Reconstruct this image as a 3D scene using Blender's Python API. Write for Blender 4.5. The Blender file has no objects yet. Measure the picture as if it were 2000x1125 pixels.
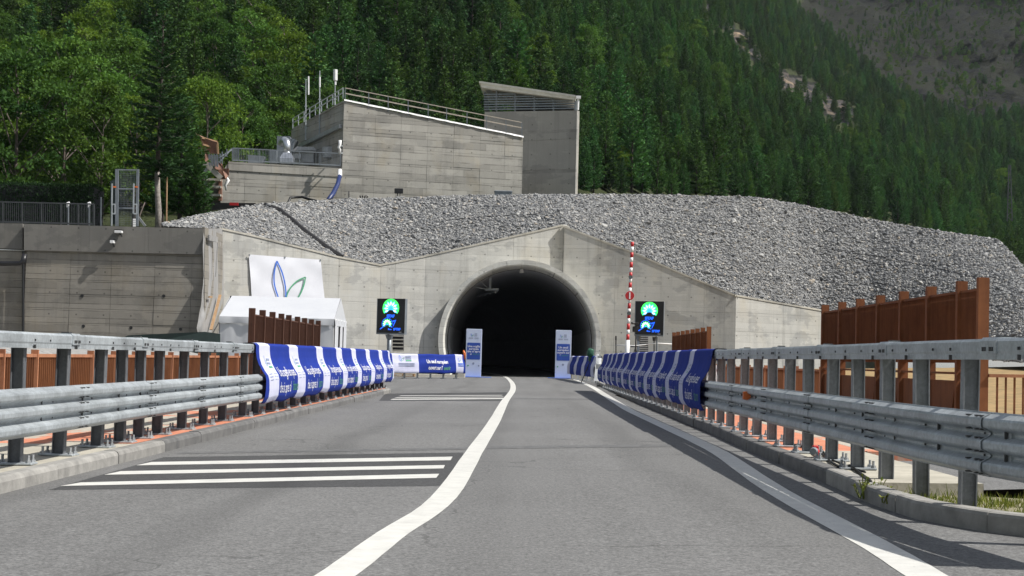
import bpy, bmesh, math, random
import numpy as np
from mathutils import Vector, Matrix, noise as mnoise

random.seed(7)
rng = np.random.default_rng(7)
SC = bpy.context.scene
COL = SC.collection

# ------------------------------------------------------------------ camera
F, CX, CY = 3100.0, 1000.0, 562.5          # focal length and centre, in photo pixels (2000 wide)
H = 1.15                                   # eye height above the road
ROLL, SLOPE = 0.025, 0.0115                # camera roll, cross fall of the deck
VPX, VPY = 1010.0, 700.0
c_f = Vector(((VPX - CX) / F, -(VPY - CY) / F, -1)).normalized()
c_u = Vector((math.sin(ROLL), math.cos(ROLL), 0))
c_u = (c_u - c_u.dot(c_f) * c_f).normalized()
c_r = c_f.cross(c_u)
ROT = Matrix((c_r, c_f, c_u))
cam_d = bpy.data.cameras.new('camera')
cam = bpy.data.objects.new('camera', cam_d)
COL.objects.link(cam)
cam.matrix_world = Matrix.Translation((0, 0, H)) @ ROT.to_4x4()
cam_d.sensor_width = 36
cam_d.lens = F / 2000 * 36
cam_d.clip_end = 8000
cam_d.clip_start = 0.1
SC.camera = cam

# ------------------------------------------------------------------ light
SUN_DIR = Vector((-0.60, 0.13, -0.76)).normalized()     # the way the light travels
world = bpy.data.worlds.new("World")
SC.world = world
world.use_nodes = True
wn = world.node_tree.nodes
wl = world.node_tree.links
for n in list(wn):
    wn.remove(n)
sky = wn.new('ShaderNodeTexSky')
sky.sky_type = 'NISHITA'
sky.sun_disc = False
sky.sun_elevation = math.asin(-SUN_DIR.z)
sky.sun_rotation = math.atan2(-SUN_DIR.x, -SUN_DIR.y)
bg = wn.new('ShaderNodeBackground')
bg.inputs[1].default_value = 0.102
wo = wn.new('ShaderNodeOutputWorld')
hs = wn.new('ShaderNodeHueSaturation')      # thin white cloud takes most of the blue out of the sky light
hs.inputs['Saturation'].default_value = 0.45
wl.new(sky.outputs[0], hs.inputs['Color'])
wl.new(hs.outputs[0], bg.inputs[0])
wl.new(bg.outputs[0], wo.inputs[0])
sl = bpy.data.lights.new('sun', 'SUN')
sl.energy = 4.4
sl.angle = math.radians(0.5)
sl.color = (1.0, 0.965, 0.90)
sun = bpy.data.objects.new('sun', sl)
sun.rotation_euler = SUN_DIR.to_track_quat('-Z', 'Y').to_euler()
sun.location = (60, -30, 80)
COL.objects.link(sun)
SC.view_settings.view_transform = 'Standard'
SC.view_settings.look = 'None'
SC.view_settings.gamma = 1
SC.view_settings.use_curve_mapping = False
SC.view_settings.exposure = 0.57

# ------------------------------------------------------------------ helpers: space
def ray(px, py):
    c = Vector(((px - CX) / F, -(py - CY) / F, -1))
    return ROT @ c
def P(px, py, D):
    "world point seen at a photo pixel, D metres down the road"
    r = ray(px, py)
    return Vector((0, 0, H)) + r * (D / r.y)
def G(px, py, dz=0.0):
    "point of the deck plane (raised by dz) seen at a photo pixel"
    r = ray(px, py)
    t = (dz - H) / (r.z - SLOPE * r.x)
    return Vector((0, 0, H)) + r * t
def gz(x):
    return SLOPE * x
def pxx(px, D):
    return (px - VPX) / F * D
def lerp(a, b, t):
    return a + (b - a) * t
def interp(x, xs, ys):
    return float(np.interp(x, xs, ys))

# ------------------------------------------------------------------ helpers: objects
def tag(o, label=None, cat=None, group=None, kind=None):
    if label: o['label'] = label
    if cat: o['category'] = cat
    if group: o['group'] = group
    if kind: o['kind'] = kind
    return o
def thing(name, label, cat, loc=(0, 0, 0), rz=0, group=None):
    o = bpy.data.objects.new(name, None)
    COL.objects.link(o)
    o.location = loc
    o.rotation_euler = (0, 0, rz)
    o.empty_display_size = 0.3
    return tag(o, label, cat, group)
def wmat(o):
    L = Matrix.LocRotScale(o.location, o.rotation_euler, o.scale)
    return L if o.parent is None else wmat(o.parent) @ o.matrix_parent_inverse @ L
def link(name, me, parent=None, local=False):
    o = bpy.data.objects.new(name, me)
    COL.objects.link(o)
    if parent is not None:
        o.parent = parent
        if not local:                       # the mesh is in world coordinates
            o.matrix_parent_inverse = wmat(parent).inverted()
    return o
def kids(o):
    return [c for c in o.children]
def dup(root, loc, rz=None, label=None, group=None, scale=None):
    def cp(o, par):
        c = o.copy()
        COL.objects.link(c)
        if par is not None:
            c.parent = par
            c.matrix_parent_inverse = o.matrix_parent_inverse.copy()
        for ch in o.children:
            cp(ch, c)
        return c
    r = cp(root, None)
    r.location = loc
    if rz is not None: r.rotation_euler = (0, 0, rz)
    if scale is not None: r.scale = scale
    if label: r['label'] = label
    if group: r['group'] = group
    return r

class MB:
    def __init__(s):
        s.v, s.f, s.m = [], [], []
    def add(s, vs, fs, mi=0):
        b = len(s.v)
        s.v.extend([tuple(x) for x in vs])
        for f in fs:
            s.f.append(tuple(i + b for i in f))
            s.m.append(mi)
        return s
    def quad(s, a, b, c, d, mi=0):
        return s.add([a, b, c, d], [(0, 1, 2, 3)], mi)
    def hexa(s, p, mi=0):
        "8 points: bottom four ccw, top four"
        return s.add(p, [(3, 2, 1, 0), (4, 5, 6, 7), (0, 1, 5, 4), (1, 2, 6, 5), (2, 3, 7, 6), (3, 0, 4, 7)], mi)
    def box(s, c, d, rz=0, mi=0, M=None):
        hx, hy, hz = d[0] / 2, d[1] / 2, d[2] / 2
        p = [(-hx, -hy, -hz), (hx, -hy, -hz), (hx, hy, -hz), (-hx, hy, -hz), (-hx, -hy, hz), (hx, -hy, hz), (hx, hy, hz), (-hx, hy, hz)]
        R = M if M is not None else Matrix.Rotation(rz, 3, 'Z')
        return s.hexa([R @ Vector(q) + Vector(c) for q in p], mi)
    def beam(s, a, b, w, h, mi=0, up=(0, 0, 1)):
        "box from a to b, w wide and h high"
        a, b = Vector(a), Vector(b)
        d = (b - a)
        L = d.length
        d = d.normalized()
        up = Vector(up)
        if abs(d.dot(up)) > 0.98: up = Vector((0, 1, 0))
        x = d.cross(up).normalized()
        z = x.cross(d)
        R = Matrix((x, d, z)).transposed()
        return s.box((a + b) / 2, (w, L, h), M=R, mi=mi)
    def tube(s, pts, r, n=8, mi=0, caps=True):
        pts = [Vector(p) for p in pts]
        rs = r if isinstance(r, (list, tuple)) else [r] * len(pts)
        b = len(s.v)
        prev = None
        for i, p in enumerate(pts):
            t = (pts[min(i + 1, len(pts) - 1)] - pts[max(i - 1, 0)]).normalized()
            if prev is None:
                a = Vector((0, 0, 1)) if abs(t.z) < 0.9 else Vector((1, 0, 0))
                x = t.cross(a).normalized()
            else:
                x = (prev - prev.dot(t) * t).normalized()
            prev = x
            y = t.cross(x)
            for k in range(n):
                an = 2 * math.pi * k / n
                s.v.append(tuple(p + (x * math.cos(an) + y * math.sin(an)) * rs[i]))
        for i in range(len(pts) - 1):
            for k in range(n):
                s.f.append((b + i * n + k, b + i * n + (k + 1) % n, b + (i + 1) * n + (k + 1) % n, b + (i + 1) * n + k))
                s.m.append(mi)
        if caps:
            s.f.append(tuple(b + k for k in reversed(range(n)))); s.m.append(mi)
            s.f.append(tuple(b + (len(pts) - 1) * n + k for k in range(n))); s.m.append(mi)
        return s
    def sweep(s, prof, stations, closed=False, mi=0, caps=False):
        "prof: list of points per station -> stations: list of lists of 3d points"
        b = len(s.v)
        n = len(stations[0])
        for st in stations:
            s.v.extend(tuple(p) for p in st)
        for i in range(len(stations) - 1):
            for k in range(n if closed else n - 1):
                k2 = (k + 1) % n
                s.f.append((b + i * n + k, b + (i + 1) * n + k, b + (i + 1) * n + k2, b + i * n + k2)); s.m.append(mi)
        if caps:
            s.f.append(tuple(b + k for k in range(n))); s.m.append(mi)
            s.f.append(tuple(b + (len(stations) - 1) * n + k for k in reversed(range(n)))); s.m.append(mi)
        return s
    def extrude(s, poly, off, mi=0):
        "closed solid: planar polygon (3d points) pushed by off"
        n = len(poly)
        off = Vector(off)
        vs = [Vector(p) for p in poly] + [Vector(p) + off for p in poly]
        fs = [tuple(range(n)), tuple(reversed(range(n, 2 * n)))]
        for k in range(n):
            k2 = (k + 1) % n
            fs.append((k2, k, k + n, k2 + n))
        return s.add(vs, fs, mi)
    def mesh(s, name, mats, smooth=False, bevel=0):
        me = bpy.data.meshes.new(name)
        me.from_pydata(s.v, [], s.f)
        if not isinstance(mats, (list, tuple)): mats = [mats]
        for m in mats: me.materials.append(m)
        me.polygons.foreach_set('material_index', s.m)
        bm = bmesh.new()
        bm.from_mesh(me)
        bmesh.ops.recalc_face_normals(bm, faces=bm.faces)
        if bevel:
            es = [e for e in bm.edges if len(e.link_faces) == 2 and e.calc_face_angle(0) > 0.6]
            bmesh.ops.bevel(bm, geom=es, offset=bevel, segments=1, affect='EDGES', clamp_overlap=True)
        bm.to_mesh(me)
        bm.free()
        if smooth:
            me.polygons.foreach_set('use_smooth', [True] * len(me.polygons))
        me.update()
        return me
    def build(s, name, mats, parent=None, smooth=False, local=False, bevel=0):
        return link(name, s.mesh(name, mats, smooth, bevel), parent, local)

def np_mesh(name, verts, faces, mat, tint=None):
    "quads from numpy arrays"
    me = bpy.data.meshes.new(name)
    nv, nf = len(verts), len(faces)
    k = faces.shape[1]
    me.vertices.add(nv)
    me.vertices.foreach_set('co', np.asarray(verts, np.float32).ravel())
    me.loops.add(nf * k)
    me.loops.foreach_set('vertex_index', np.asarray(faces, np.int32).ravel())
    me.polygons.add(nf)
    me.polygons.foreach_set('loop_start', np.arange(0, nf * k, k, dtype=np.int32))
    me.polygons.foreach_set('loop_total', np.full(nf, k, np.int32))
    me.materials.append(mat)
    me.update(calc_edges=True)
    if tint is not None:
        a = me.attributes.new('tint', 'FLOAT', 'FACE')
        a.data.foreach_set('value', np.asarray(tint, np.float32))
    me.validate()
    return me

def text_mb(txt, size, align='CENTER', spacing=1.0, bold=0.0):
    "a line of text as (vertices, faces) flat in xy"
    cu = bpy.data.curves.new('t', 'FONT')
    cu.body = txt
    cu.size = size
    cu.align_x = align
    cu.space_character = spacing
    cu.resolution_u = 2
    cu.offset = bold
    cu.fill_mode = 'FRONT'
    o = bpy.data.objects.new('t', cu)
    COL.objects.link(o)
    dg = bpy.context.evaluated_depsgraph_get()
    dg.update()
    me = bpy.data.meshes.new_from_object(o.evaluated_get(dg))
    bpy.data.objects.remove(o)
    bpy.data.curves.remove(cu)
    return me
def text_flat(mb, txt, size, org, xd, yd, align='CENTER', mi=0, spacing=1.0, bold=0.0):
    me = text_mb(txt, size, align, spacing, bold)
    org, xd, yd = Vector(org), Vector(xd), Vector(yd)
    mb.add([org + xd * v.co.x + yd * v.co.y for v in me.vertices], [tuple(p.vertices) for p in me.polygons], mi)
    bpy.data.meshes.remove(me)

# ------------------------------------------------------------------ helpers: materials
class NT:
    def __init__(s, name):
        s.mat = bpy.data.materials.new(name)
        s.mat.use_nodes = True
        s.t = s.mat.node_tree
        for n in list(s.t.nodes): s.t.nodes.remove(n)
        s.out = s.n('ShaderNodeOutputMaterial')
        s.b = s.n('ShaderNodeBsdfPrincipled')
        s.l(s.b.outputs[0], s.out.inputs[0])
    def n(s, typ, **kw):
        nd = s.t.nodes.new(typ)
        for k, v in kw.items(): setattr(nd, k, v)
        return nd
    def l(s, a, b): s.t.links.new(a, b)
    def pos(s, scale=(1, 1, 1), obj=False):
        g = s.n('ShaderNodeTexCoord').outputs['Object'] if obj else s.n('ShaderNodeNewGeometry').outputs['Position']
        m = s.n('ShaderNodeVectorMath', operation='MULTIPLY')
        s.l(g, m.inputs[0])
        m.inputs[1].default_value = scale
        return m.outputs[0]
    def noise(s, scale, detail=4, rough=0.55, vec=None):
        t = s.n('ShaderNodeTexNoise')
        t.inputs['Scale'].default_value = scale
        t.inputs['Detail'].default_value = detail
        t.inputs['Roughness'].default_value = rough
        if vec is not None: s.l(vec, t.inputs['Vector'])
        return t.outputs[0]
    def ramp(s, fac, stops):
        r = s.n('ShaderNodeValToRGB')
        el = r.color_ramp.elements
        while len(el) < len(stops): el.new(0.5)
        for e, (p, c) in zip(el, stops):
            e.position = p
            e.color = (c, c, c, 1) if isinstance(c, (int, float)) else (*c, 1)
        s.l(fac, r.inputs[0])
        return r.outputs[0]
    def mix(s, a, b, fac, mode='MIX'):
        m = s.n('ShaderNodeMix', data_type='RGBA', blend_type=mode)
        for sock, v in ((m.inputs['Factor'], fac), (m.inputs['A'], a), (m.inputs['B'], b)):
            sock = [i for i in m.inputs if i.name == sock.name and i.enabled and (i.type == 'RGBA' or sock.name == 'Factor')][0]
            if isinstance(v, (int, float)) and sock.type == 'VALUE': sock.default_value = v
            elif isinstance(v, (int, float)): sock.default_value = (v, v, v, 1)
            elif isinstance(v, (tuple, list)): sock.default_value = (*v, 1)
            else: s.l(v, sock)
        return [o for o in m.outputs if o.type == 'RGBA'][0]
    def math(s, op, a, b=0.0):
        m = s.n('ShaderNodeMath', operation=op)
        for i, v in enumerate((a, b)):
            if isinstance(v, (int, float)): m.inputs[i].default_value = v
            else: s.l(v, m.inputs[i])
        return m.outputs[0]
    def bump(s, h, strength=0.3, dist=0.02):
        b = s.n('ShaderNodeBump')
        b.inputs['Strength'].default_value = strength
        b.inputs['Distance'].default_value = dist
        s.l(h, b.inputs['Height'])
        s.l(b.outputs[0], s.b.inputs['Normal'])
    def rnd(s): return s.n('ShaderNodeObjectInfo').outputs['Random']
    def col(s, c):
        i = s.b.inputs['Base Color']
        if isinstance(c, (tuple, list)): i.default_value = (*c, 1)
        else: s.l(c, i)
        return s
    def set(s, rough=0.6, metal=0.0, spec=0.5):
        s.b.inputs['Roughness'].default_value = rough
        s.b.inputs['Metallic'].default_value = metal
        s.b.inputs['Specular IOR Level'].default_value = spec
        return s

def plain(name, c1, c2=None, scale=3, rough=0.6, metal=0.0, bump=0.0, spec=0.5, stretch=(1, 1, 1), rnd=0.0, bscale=None, detail=5):
    m = NT(name)
    v = m.pos(stretch)
    c2 = c2 or tuple(x * 0.8 for x in c1)
    f = m.noise(scale, detail, 0.6, v)
    c = m.ramp(f, [(0.3, c2), (0.7, c1)])
    if rnd:
        r = m.math('ADD', m.math('MULTIPLY', m.rnd(), 2 * rnd), 1 - rnd)
        c = m.mix(c, r, 1.0, 'MULTIPLY')
    m.col(c)
    m.set(rough, metal, spec)
    if bump: m.bump(m.noise(bscale or scale * 4, 4, 0.6, v), bump, 0.02)
    return m.mat

def concrete(name, c, dark=0.6, board=0.25, warm=0.0, rnd=0.12, streak=0.55, bstr=0.25, patch=0.5, lstr=0.5, bvar=0.16, lw=0.08):
    m = NT(name)
    p = m.pos()
    big = m.noise(0.3, 5, 0.6, p)
    st = m.noise(1.0, 5, 0.65, m.pos((1.6, 1.6, 0.14)))
    fine = m.noise(9, 5, 0.7, p)
    blot = m.noise(1.3, 6, 0.7, p)
    lo = tuple(x * dark for x in c)
    hi = tuple(min(1, x * 1.12) for x in c)
    k = m.math('ADD', m.math('MULTIPLY', big, 0.45), m.math('ADD', m.math('MULTIPLY', st, streak), m.math('MULTIPLY', blot, 0.35)))
    k = m.math('ADD', k, m.math('MULTIPLY', fine, 0.2))
    col = m.ramp(k, [(0.42, lo), (0.72, c), (1.0, hi)])
    # damp and patched areas with edges of their own
    pn = m.noise(0.42, 7, 0.62, m.pos((1, 1, 1.5)))
    pk = m.ramp(pn, [(0.54, 0.0), (0.57, 1.0)])
    col = m.mix(col, m.mix(col, (0.70, 0.71, 0.73), 1.0, 'MULTIPLY'), m.math('MULTIPLY', pk, patch))
    pn2 = m.noise(0.9, 6, 0.6, m.pos((0.7, 0.7, 2.2)))
    pk2 = m.ramp(pn2, [(0.60, 0.0), (0.63, 1.0)])
    col = m.mix(col, m.mix(col, (1.16, 1.16, 1.15), 1.0, 'MULTIPLY'), m.math('MULTIPLY', pk2, patch))
    drip = m.ramp(m.noise(1.0, 6, 0.7, m.pos((3.2, 3.2, 0.10))), [(0.55, 0.0), (0.72, 1.0)])
    col = m.mix(col, m.mix(col, 0.62, 1.0, 'MULTIPLY'), m.math('MULTIPLY', drip, patch * 0.9))
    if warm:
        w = m.ramp(m.noise(0.55, 4, 0.6, m.pos((1, 1, 0.6))), [(0.5, 0.0), (0.75, 1.0)])
        col = m.mix(col, m.mix(col, (1.0, 0.84, 0.55), 1.0, 'MULTIPLY'), m.math('MULTIPLY', w, warm))
    sep = m.n('ShaderNodeSeparateXYZ')
    m.l(p, sep.inputs[0])
    zz = m.math('DIVIDE', m.math('ADD', sep.outputs[2], m.math('MULTIPLY', big, 0.02)), board)
    fr = m.math('FRACT', zz)
    line = m.math('LESS_THAN', fr, lw)
    # every board takes the stain a little differently
    wn_ = m.n('ShaderNodeTexWhiteNoise', noise_dimensions='1D')
    zf = m.math('FLOOR', zz)
    xf = m.math('FLOOR', m.math('ADD', m.math('DIVIDE', sep.outputs[0], 3.1), m.math('MULTIPLY', zf, 0.37)))
    m.l(m.math('ADD', m.math('MULTIPLY', zf, 17.3), xf), wn_.inputs['W'])
    bt = m.math('ADD', m.math('MULTIPLY', wn_.outputs[0], bvar), 1 - bvar / 2)
    col = m.mix(col, bt, 1.0, 'MULTIPLY')
    lm = m.math('MULTIPLY', line, m.ramp(m.noise(0.9, 3, 0.6, m.pos((1, 1, 3))), [(0.38, 0.08), (0.6, lstr)]))
    col = m.mix(col, m.mix(col, 0.55, 1.0, 'MULTIPLY'), lm)
    # tie holes of the formwork
    hx = m.math('MULTIPLY', m.math('SUBTRACT', m.math('FRACT', m.math('DIVIDE', sep.outputs[0], 1.45)), 0.5), 1.45)
    hz = m.math('MULTIPLY', m.math('SUBTRACT', m.math('FRACT', m.math('DIVIDE', sep.outputs[2], 1.17)), 0.5), 1.17)
    hd = m.math('ADD', m.math('MULTIPLY', hx, hx), m.math('MULTIPLY', hz, hz))
    hole = m.math('MULTIPLY', m.math('LESS_THAN', hd, 0.0024), 0.75)
    col = m.mix(col, m.mix(col, 0.35, 1.0, 'MULTIPLY'), hole)
    if rnd:
        r = m.math('ADD', m.math('MULTIPLY', m.rnd(), 2 * rnd), 1 - rnd)
        col = m.mix(col, r, 1.0, 'MULTIPLY')
    m.col(col)
    m.set(0.85, 0, 0.3)
    hgt = m.math('ADD', m.math('MULTIPLY', fine, 0.5), m.math('MULTIPLY', line, -0.6))
    m.bump(hgt, bstr, 0.03)
    return m.mat

def emit(name, c, s):
    m = NT(name)
    m.col((0.01, 0.01, 0.012)).set(0.4)
    m.b.inputs['Emission Color'].default_value = (*c, 1)
    m.b.inputs['Emission Strength'].default_value = s
    return m.mat

def foliage(name, c1, c2, rough=0.55, rv=0.35, trans=0.25, hv=1.0):
    m = NT(name)
    at = m.n('ShaderNodeAttribute', attribute_name='tint')
    f = at.outputs['Fac']
    c = m.ramp(f, [(0.0, c1), (1.0, c2)])
    r = m.math('ADD', m.math('MULTIPLY', m.rnd(), 2 * rv), 1 - rv)
    c = m.mix(c, r, 1.0, 'MULTIPLY')
    hue = m.math('FRACT', m.math('MULTIPLY', m.rnd(), 7.31))
    c = m.mix(c, m.ramp(hue, [(0.0, (0.78, 0.98, 1.15)), (0.55, (1.0, 1.0, 1.0)), (1.0, (1.20, 1.06, 0.75))]), hv, 'MULTIPLY')
    m.col(c)
    m.set(0.75, 0, 0.12)
    tr = m.n('ShaderNodeBsdfTranslucent')
    m.l(m.mix(c, (1.0, 1.0, 0.6), 1.0, 'MULTIPLY'), tr.inputs[0])
    ms = m.n('ShaderNodeMixShader')
    ms.inputs[0].default_value = trans
    m.l(m.b.outputs[0], ms.inputs[1])
    m.l(tr.outputs[0], ms.inputs[2])
    m.l(ms.outputs[0], m.out.inputs[0])
    return m.mat

# asphalt
def asphalt(name, c, patch=0.25):
    m = NT(name)
    p = m.pos()
    sp = m.noise(42, 4, 0.85, p)
    gr = m.noise(14, 4, 0.7, p)
    trk = m.noise(1.0, 4, 0.55, m.pos((1.1, 0.035, 1)))
    big = m.noise(0.16, 5, 0.65, p)
    lo = tuple(x * (1 - patch) for x in c)
    hi = tuple(x * (1 + patch) for x in c)
    k = m.math('ADD', m.math('MULTIPLY', big, 0.5), m.math('MULTIPLY', trk, 0.5))
    col = m.ramp(k, [(0.35, lo), (0.65, hi)])
    s2 = m.math('ADD', m.ramp(sp, [(0.33, 0.48), (0.5, 0.97), (0.68, 1.75)]), 0.0)
    col = m.mix(col, s2, 1.0, 'MULTIPLY')
    g2 = m.ramp(gr, [(0.35, 0.88), (0.65, 1.12)])
    col = m.mix(col, g2, 1.0, 'MULTIPLY')
    sx = m.n('ShaderNodeSeparateXYZ'); m.l(m.pos(), sx.inputs[0])
    wob = m.math('ADD', sx.outputs[0], m.math('MULTIPLY', m.noise(0.08, 2, 0.5, p), 1.6))
    trw = m.math('SINE', m.math('MULTIPLY', wob, 3.3))
    trm = m.math('MULTIPLY', m.ramp(trw, [(0.55, 0.0), (1.0, 1.0)]), m.ramp(m.noise(0.5, 4, 0.6, m.pos((1, 0.08, 1))), [(0.35, 0.1), (0.65, 0.9)]))
    col = m.mix(col, m.mix(col, 0.74, 1.0, 'MULTIPLY'), trm)
    sn = m.ramp(m.noise(0.55, 7, 0.72, m.pos((1, 0.45, 1))), [(0.60, 0.0), (0.70, 1.0)])
    col = m.mix(col, m.mix(col, 0.64, 1.0, 'MULTIPLY'), m.math('MULTIPLY', sn, 0.7))
    pl = m.ramp(m.noise(0.33, 6, 0.7, m.pos((1, 0.5, 1))), [(0.58, 0.0), (0.68, 1.0)])
    col = m.mix(col, m.mix(col, 1.18, 1.0, 'MULTIPLY'), pl)
    cr = m.n('ShaderNodeTexVoronoi', feature='DISTANCE_TO_EDGE')
    wv = m.n('ShaderNodeVectorMath', operation='ADD')
    m.l(p, wv.inputs[0])
    nn = m.n('ShaderNodeTexNoise')
    nn.inputs['Scale'].default_value = 1.2
    m.l(p, nn.inputs['Vector'])
    m.l(nn.outputs[1], wv.inputs[1])
    m.l(wv.outputs[0], cr.inputs['Vector'])
    cr.inputs['Scale'].default_value = 0.17
    ck = m.math('MULTIPLY', m.math('LESS_THAN', cr.outputs[0], 0.0022), 0.5)
    col = m.mix(col, m.mix(col, 0.45, 1.0, 'MULTIPLY'), ck)
    m.col(col)
    m.set(0.88, 0, 0.35)
    m.bump(m.math('ADD', sp, m.math('MULTIPLY', gr, 0.5)), 0.5, 0.006)
    return m.mat

def galv(name, c, rough=0.42, metal=0.75):
    m = NT(name)
    p = m.pos()
    a = m.noise(2.2, 6, 0.7, p)
    b = m.noise(1.0, 5, 0.7, m.pos((14, 5, 1.2)))
    v = m.n('ShaderNodeTexVoronoi')
    v.inputs['Scale'].default_value = 45
    m.l(p, v.inputs['Vector'])
    k = m.math('ADD', m.math('MULTIPLY', a, 0.6), m.math('MULTIPLY', b, 0.4))
    col = m.ramp(k, [(0.32, tuple(x * 0.6 for x in c)), (0.5, c), (0.7, tuple(min(1, x * 1.3) for x in c))])
    vv = m.n('ShaderNodeSeparateColor')
    m.l(v.outputs['Color'], vv.inputs[0])
    col = m.mix(col, m.math('ADD', m.math('MULTIPLY', vv.outputs[0], 0.22), 0.89), 1.0, 'MULTIPLY')
    m.col(col)
    m.set(rough, metal, 0.5)
    rr = m.math('ADD', m.math('MULTIPLY', a, 0.3), rough - 0.1)
    m.l(rr, m.b.inputs['Roughness'])
    return m.mat

def corten(name, c, rnd=0.1):
    m = NT(name)
    p = m.pos()
    a = m.noise(3, 6, 0.7, p)
    b = m.noise(1, 5, 0.7, m.pos((6, 6, 0.6)))
    k = m.math('ADD', m.math('MULTIPLY', a, 0.5), m.math('MULTIPLY', b, 0.5))
    col = m.ramp(k, [(0.3, (c[0] * 0.55, c[1] * 0.5, c[2] * 0.5)), (0.5, c), (0.72, (c[0] * 1.35, c[1] * 1.4, c[2] * 1.3))])
    r = m.math('ADD', m.math('MULTIPLY', m.rnd(), 2 * rnd), 1 - rnd)
    m.col(m.mix(col, r, 1.0, 'MULTIPLY'))
    m.set(0.8, 0, 0.3)
    m.bump(a, 0.15, 0.01)
    return m.mat

M = {}
M['asphalt'] = asphalt('asphalt', (0.135, 0.134, 0.132), 0.14)
M['asphalt_new'] = asphalt('fresh asphalt', (0.052, 0.052, 0.053), 0.12)
M['paint'] = plain('road paint', (0.67, 0.66, 0.62), (0.50, 0.49, 0.46), 9, 0.7, bump=0.1, detail=8)
def paint_mat():
    m = NT('road paint')
    p = m.pos()
    n = m.noise(5, 8, 0.7, p)
    f = m.noise(38, 4, 0.8, p)
    t = m.noise(0.7, 5, 0.65, m.pos((1, 0.3, 1)))
    col = m.ramp(n, [(0.3, (0.54, 0.53, 0.50)), (0.6, (0.68, 0.67, 0.63))])
    worn = m.ramp(m.math('ADD', m.math('MULTIPLY', f, 0.6), m.math('MULTIPLY', t, 0.4)), [(0.565, 0.0), (0.62, 0.65)])
    col = m.mix(col, (0.26, 0.255, 0.25), worn)
    m.col(col)
    m.set(0.38, 0, 0.5)
    m.bump(f, 0.25, 0.004)
    return m.mat
M['paint'] = paint_mat()
M['joint'] = plain('joint filler', (0.14, 0.14, 0.14), (0.06, 0.06, 0.06), 9, 0.9)
M['portal'] = concrete('portal concrete', (0.43, 0.423, 0.395), 0.58, 0.42, 0.25, 0.04, 0.55, patch=0.65, lstr=0.28, bvar=0.10)
M['ring'] = concrete('arch ring concrete', (0.66, 0.65, 0.60), 0.72, 0.5, 0.1, 0.07, 0.4, patch=0.4)
M['building'] = concrete('board marked concrete', (0.33, 0.317, 0.288), 0.55, 0.50, 0.40, 0.06, 0.50, patch=0.40, lstr=1.0, bvar=0.36, lw=0.13)
M['oldwall'] = concrete('weathered concrete', (0.215, 0.20, 0.175), 0.6, 0.39, 0.3, 0.05, 0.50, patch=0.40, lstr=1.0, bvar=0.26, lw=0.12)
M['oldcap'] = concrete('stained cap concrete', (0.13, 0.125, 0.115), 0.4, 2.0, 0.1, 0.1, 0.8)
M['tower'] = concrete('smooth grey concrete', (0.32, 0.31, 0.29), 0.85, 3.1, 0.0, 0.03, 0.35, 0.08)
M['pale'] = concrete('pale concrete', (0.44, 0.42, 0.37), 0.65, 5.0, 0.2, 0.06, 0.4)
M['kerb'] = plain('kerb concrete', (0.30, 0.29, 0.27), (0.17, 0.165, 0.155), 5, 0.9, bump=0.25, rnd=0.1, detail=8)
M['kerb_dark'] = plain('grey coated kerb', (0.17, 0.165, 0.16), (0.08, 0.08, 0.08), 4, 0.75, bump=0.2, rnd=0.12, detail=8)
M['tunnel'] = plain('tunnel lining', (0.60, 0.60, 0.62), (0.48, 0.48, 0.50), 0.6, 0.6, bump=0.1, bscale=3)
M['tunnel_low'] = plain('painted tunnel wall', (0.80, 0.80, 0.82), (0.70, 0.70, 0.72), 0.8, 0.55)
M['galv'] = galv('galvanised steel', (0.40, 0.43, 0.45), 0.42, 0.45)
M['galv_post_pale'] = galv('post steel', (0.22, 0.23, 0.24), 0.45, 0.4)
M['galv_post'] = galv('shaded post steel', (0.125, 0.13, 0.14), 0.5, 0.2)  # darker than the rails: the shade on the post web is in the colour
M['galv_dark'] = galv('dull galvanised steel', (0.36, 0.37, 0.38), 0.5, 0.6)
M['steel_grey'] = plain('grey painted steel', (0.22, 0.245, 0.27), (0.16, 0.18, 0.20), 3, 0.45, 0.3)
M['bolt'] = plain('dark bolt', (0.09, 0.09, 0.09), None, 5, 0.5, 0.6)
M['corten'] = corten('corten steel', (0.18, 0.068, 0.028))
M['corten_dark'] = corten('dark corten grating', (0.19, 0.072, 0.031), 0.06)
M['corten_deep'] = corten('deep brown corten', (0.075, 0.032, 0.020), 0.06)
M['corten_light'] = corten('orange corten', (0.33, 0.145, 0.078))
M['blue'] = plain('blue banner cloth', (0.014, 0.034, 0.25), (0.011, 0.028, 0.21), 3, 0.85, bump=0.1, spec=0.15)
M['white_cloth'] = plain('white banner cloth', (0.53, 0.54, 0.68), (0.47, 0.48, 0.62), 3, 0.85, bump=0.1, spec=0.15)
M['print_white'] = plain('white print', (0.78, 0.78, 0.84), None, 3, 0.7)
M['print_green'] = plain('green print', (0.06, 0.24, 0.13), None, 3, 0.7)
M['print_blue'] = plain('blue print', (0.035, 0.15, 0.62), None, 3, 0.7)
M['print_pale_green'] = plain('soft green print', (0.09, 0.36, 0.20), None, 3, 0.7)
M['print_grey'] = plain('grey print', (0.25, 0.29, 0.42), None, 3, 0.7)
M['tent'] = plain('white tent cloth', (0.49, 0.50, 0.52), (0.45, 0.46, 0.49), 1.2, 0.6, bump=0.25, bscale=2.5)
M['tarp'] = plain('white printed tarpaulin', (0.70, 0.71, 0.76), (0.64, 0.65, 0.70), 1.2, 0.6, bump=0.2, bscale=2)
M['totem_white'] = plain('white totem board', (0.52, 0.58, 0.74), (0.48, 0.54, 0.70), 2, 0.5)
M['totem_blue'] = plain('blue totem print', (0.02, 0.07, 0.36), (0.018, 0.06, 0.32), 2, 0.5)
M['black'] = plain('black plastic', (0.015, 0.015, 0.017), None, 4, 0.4)
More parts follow.
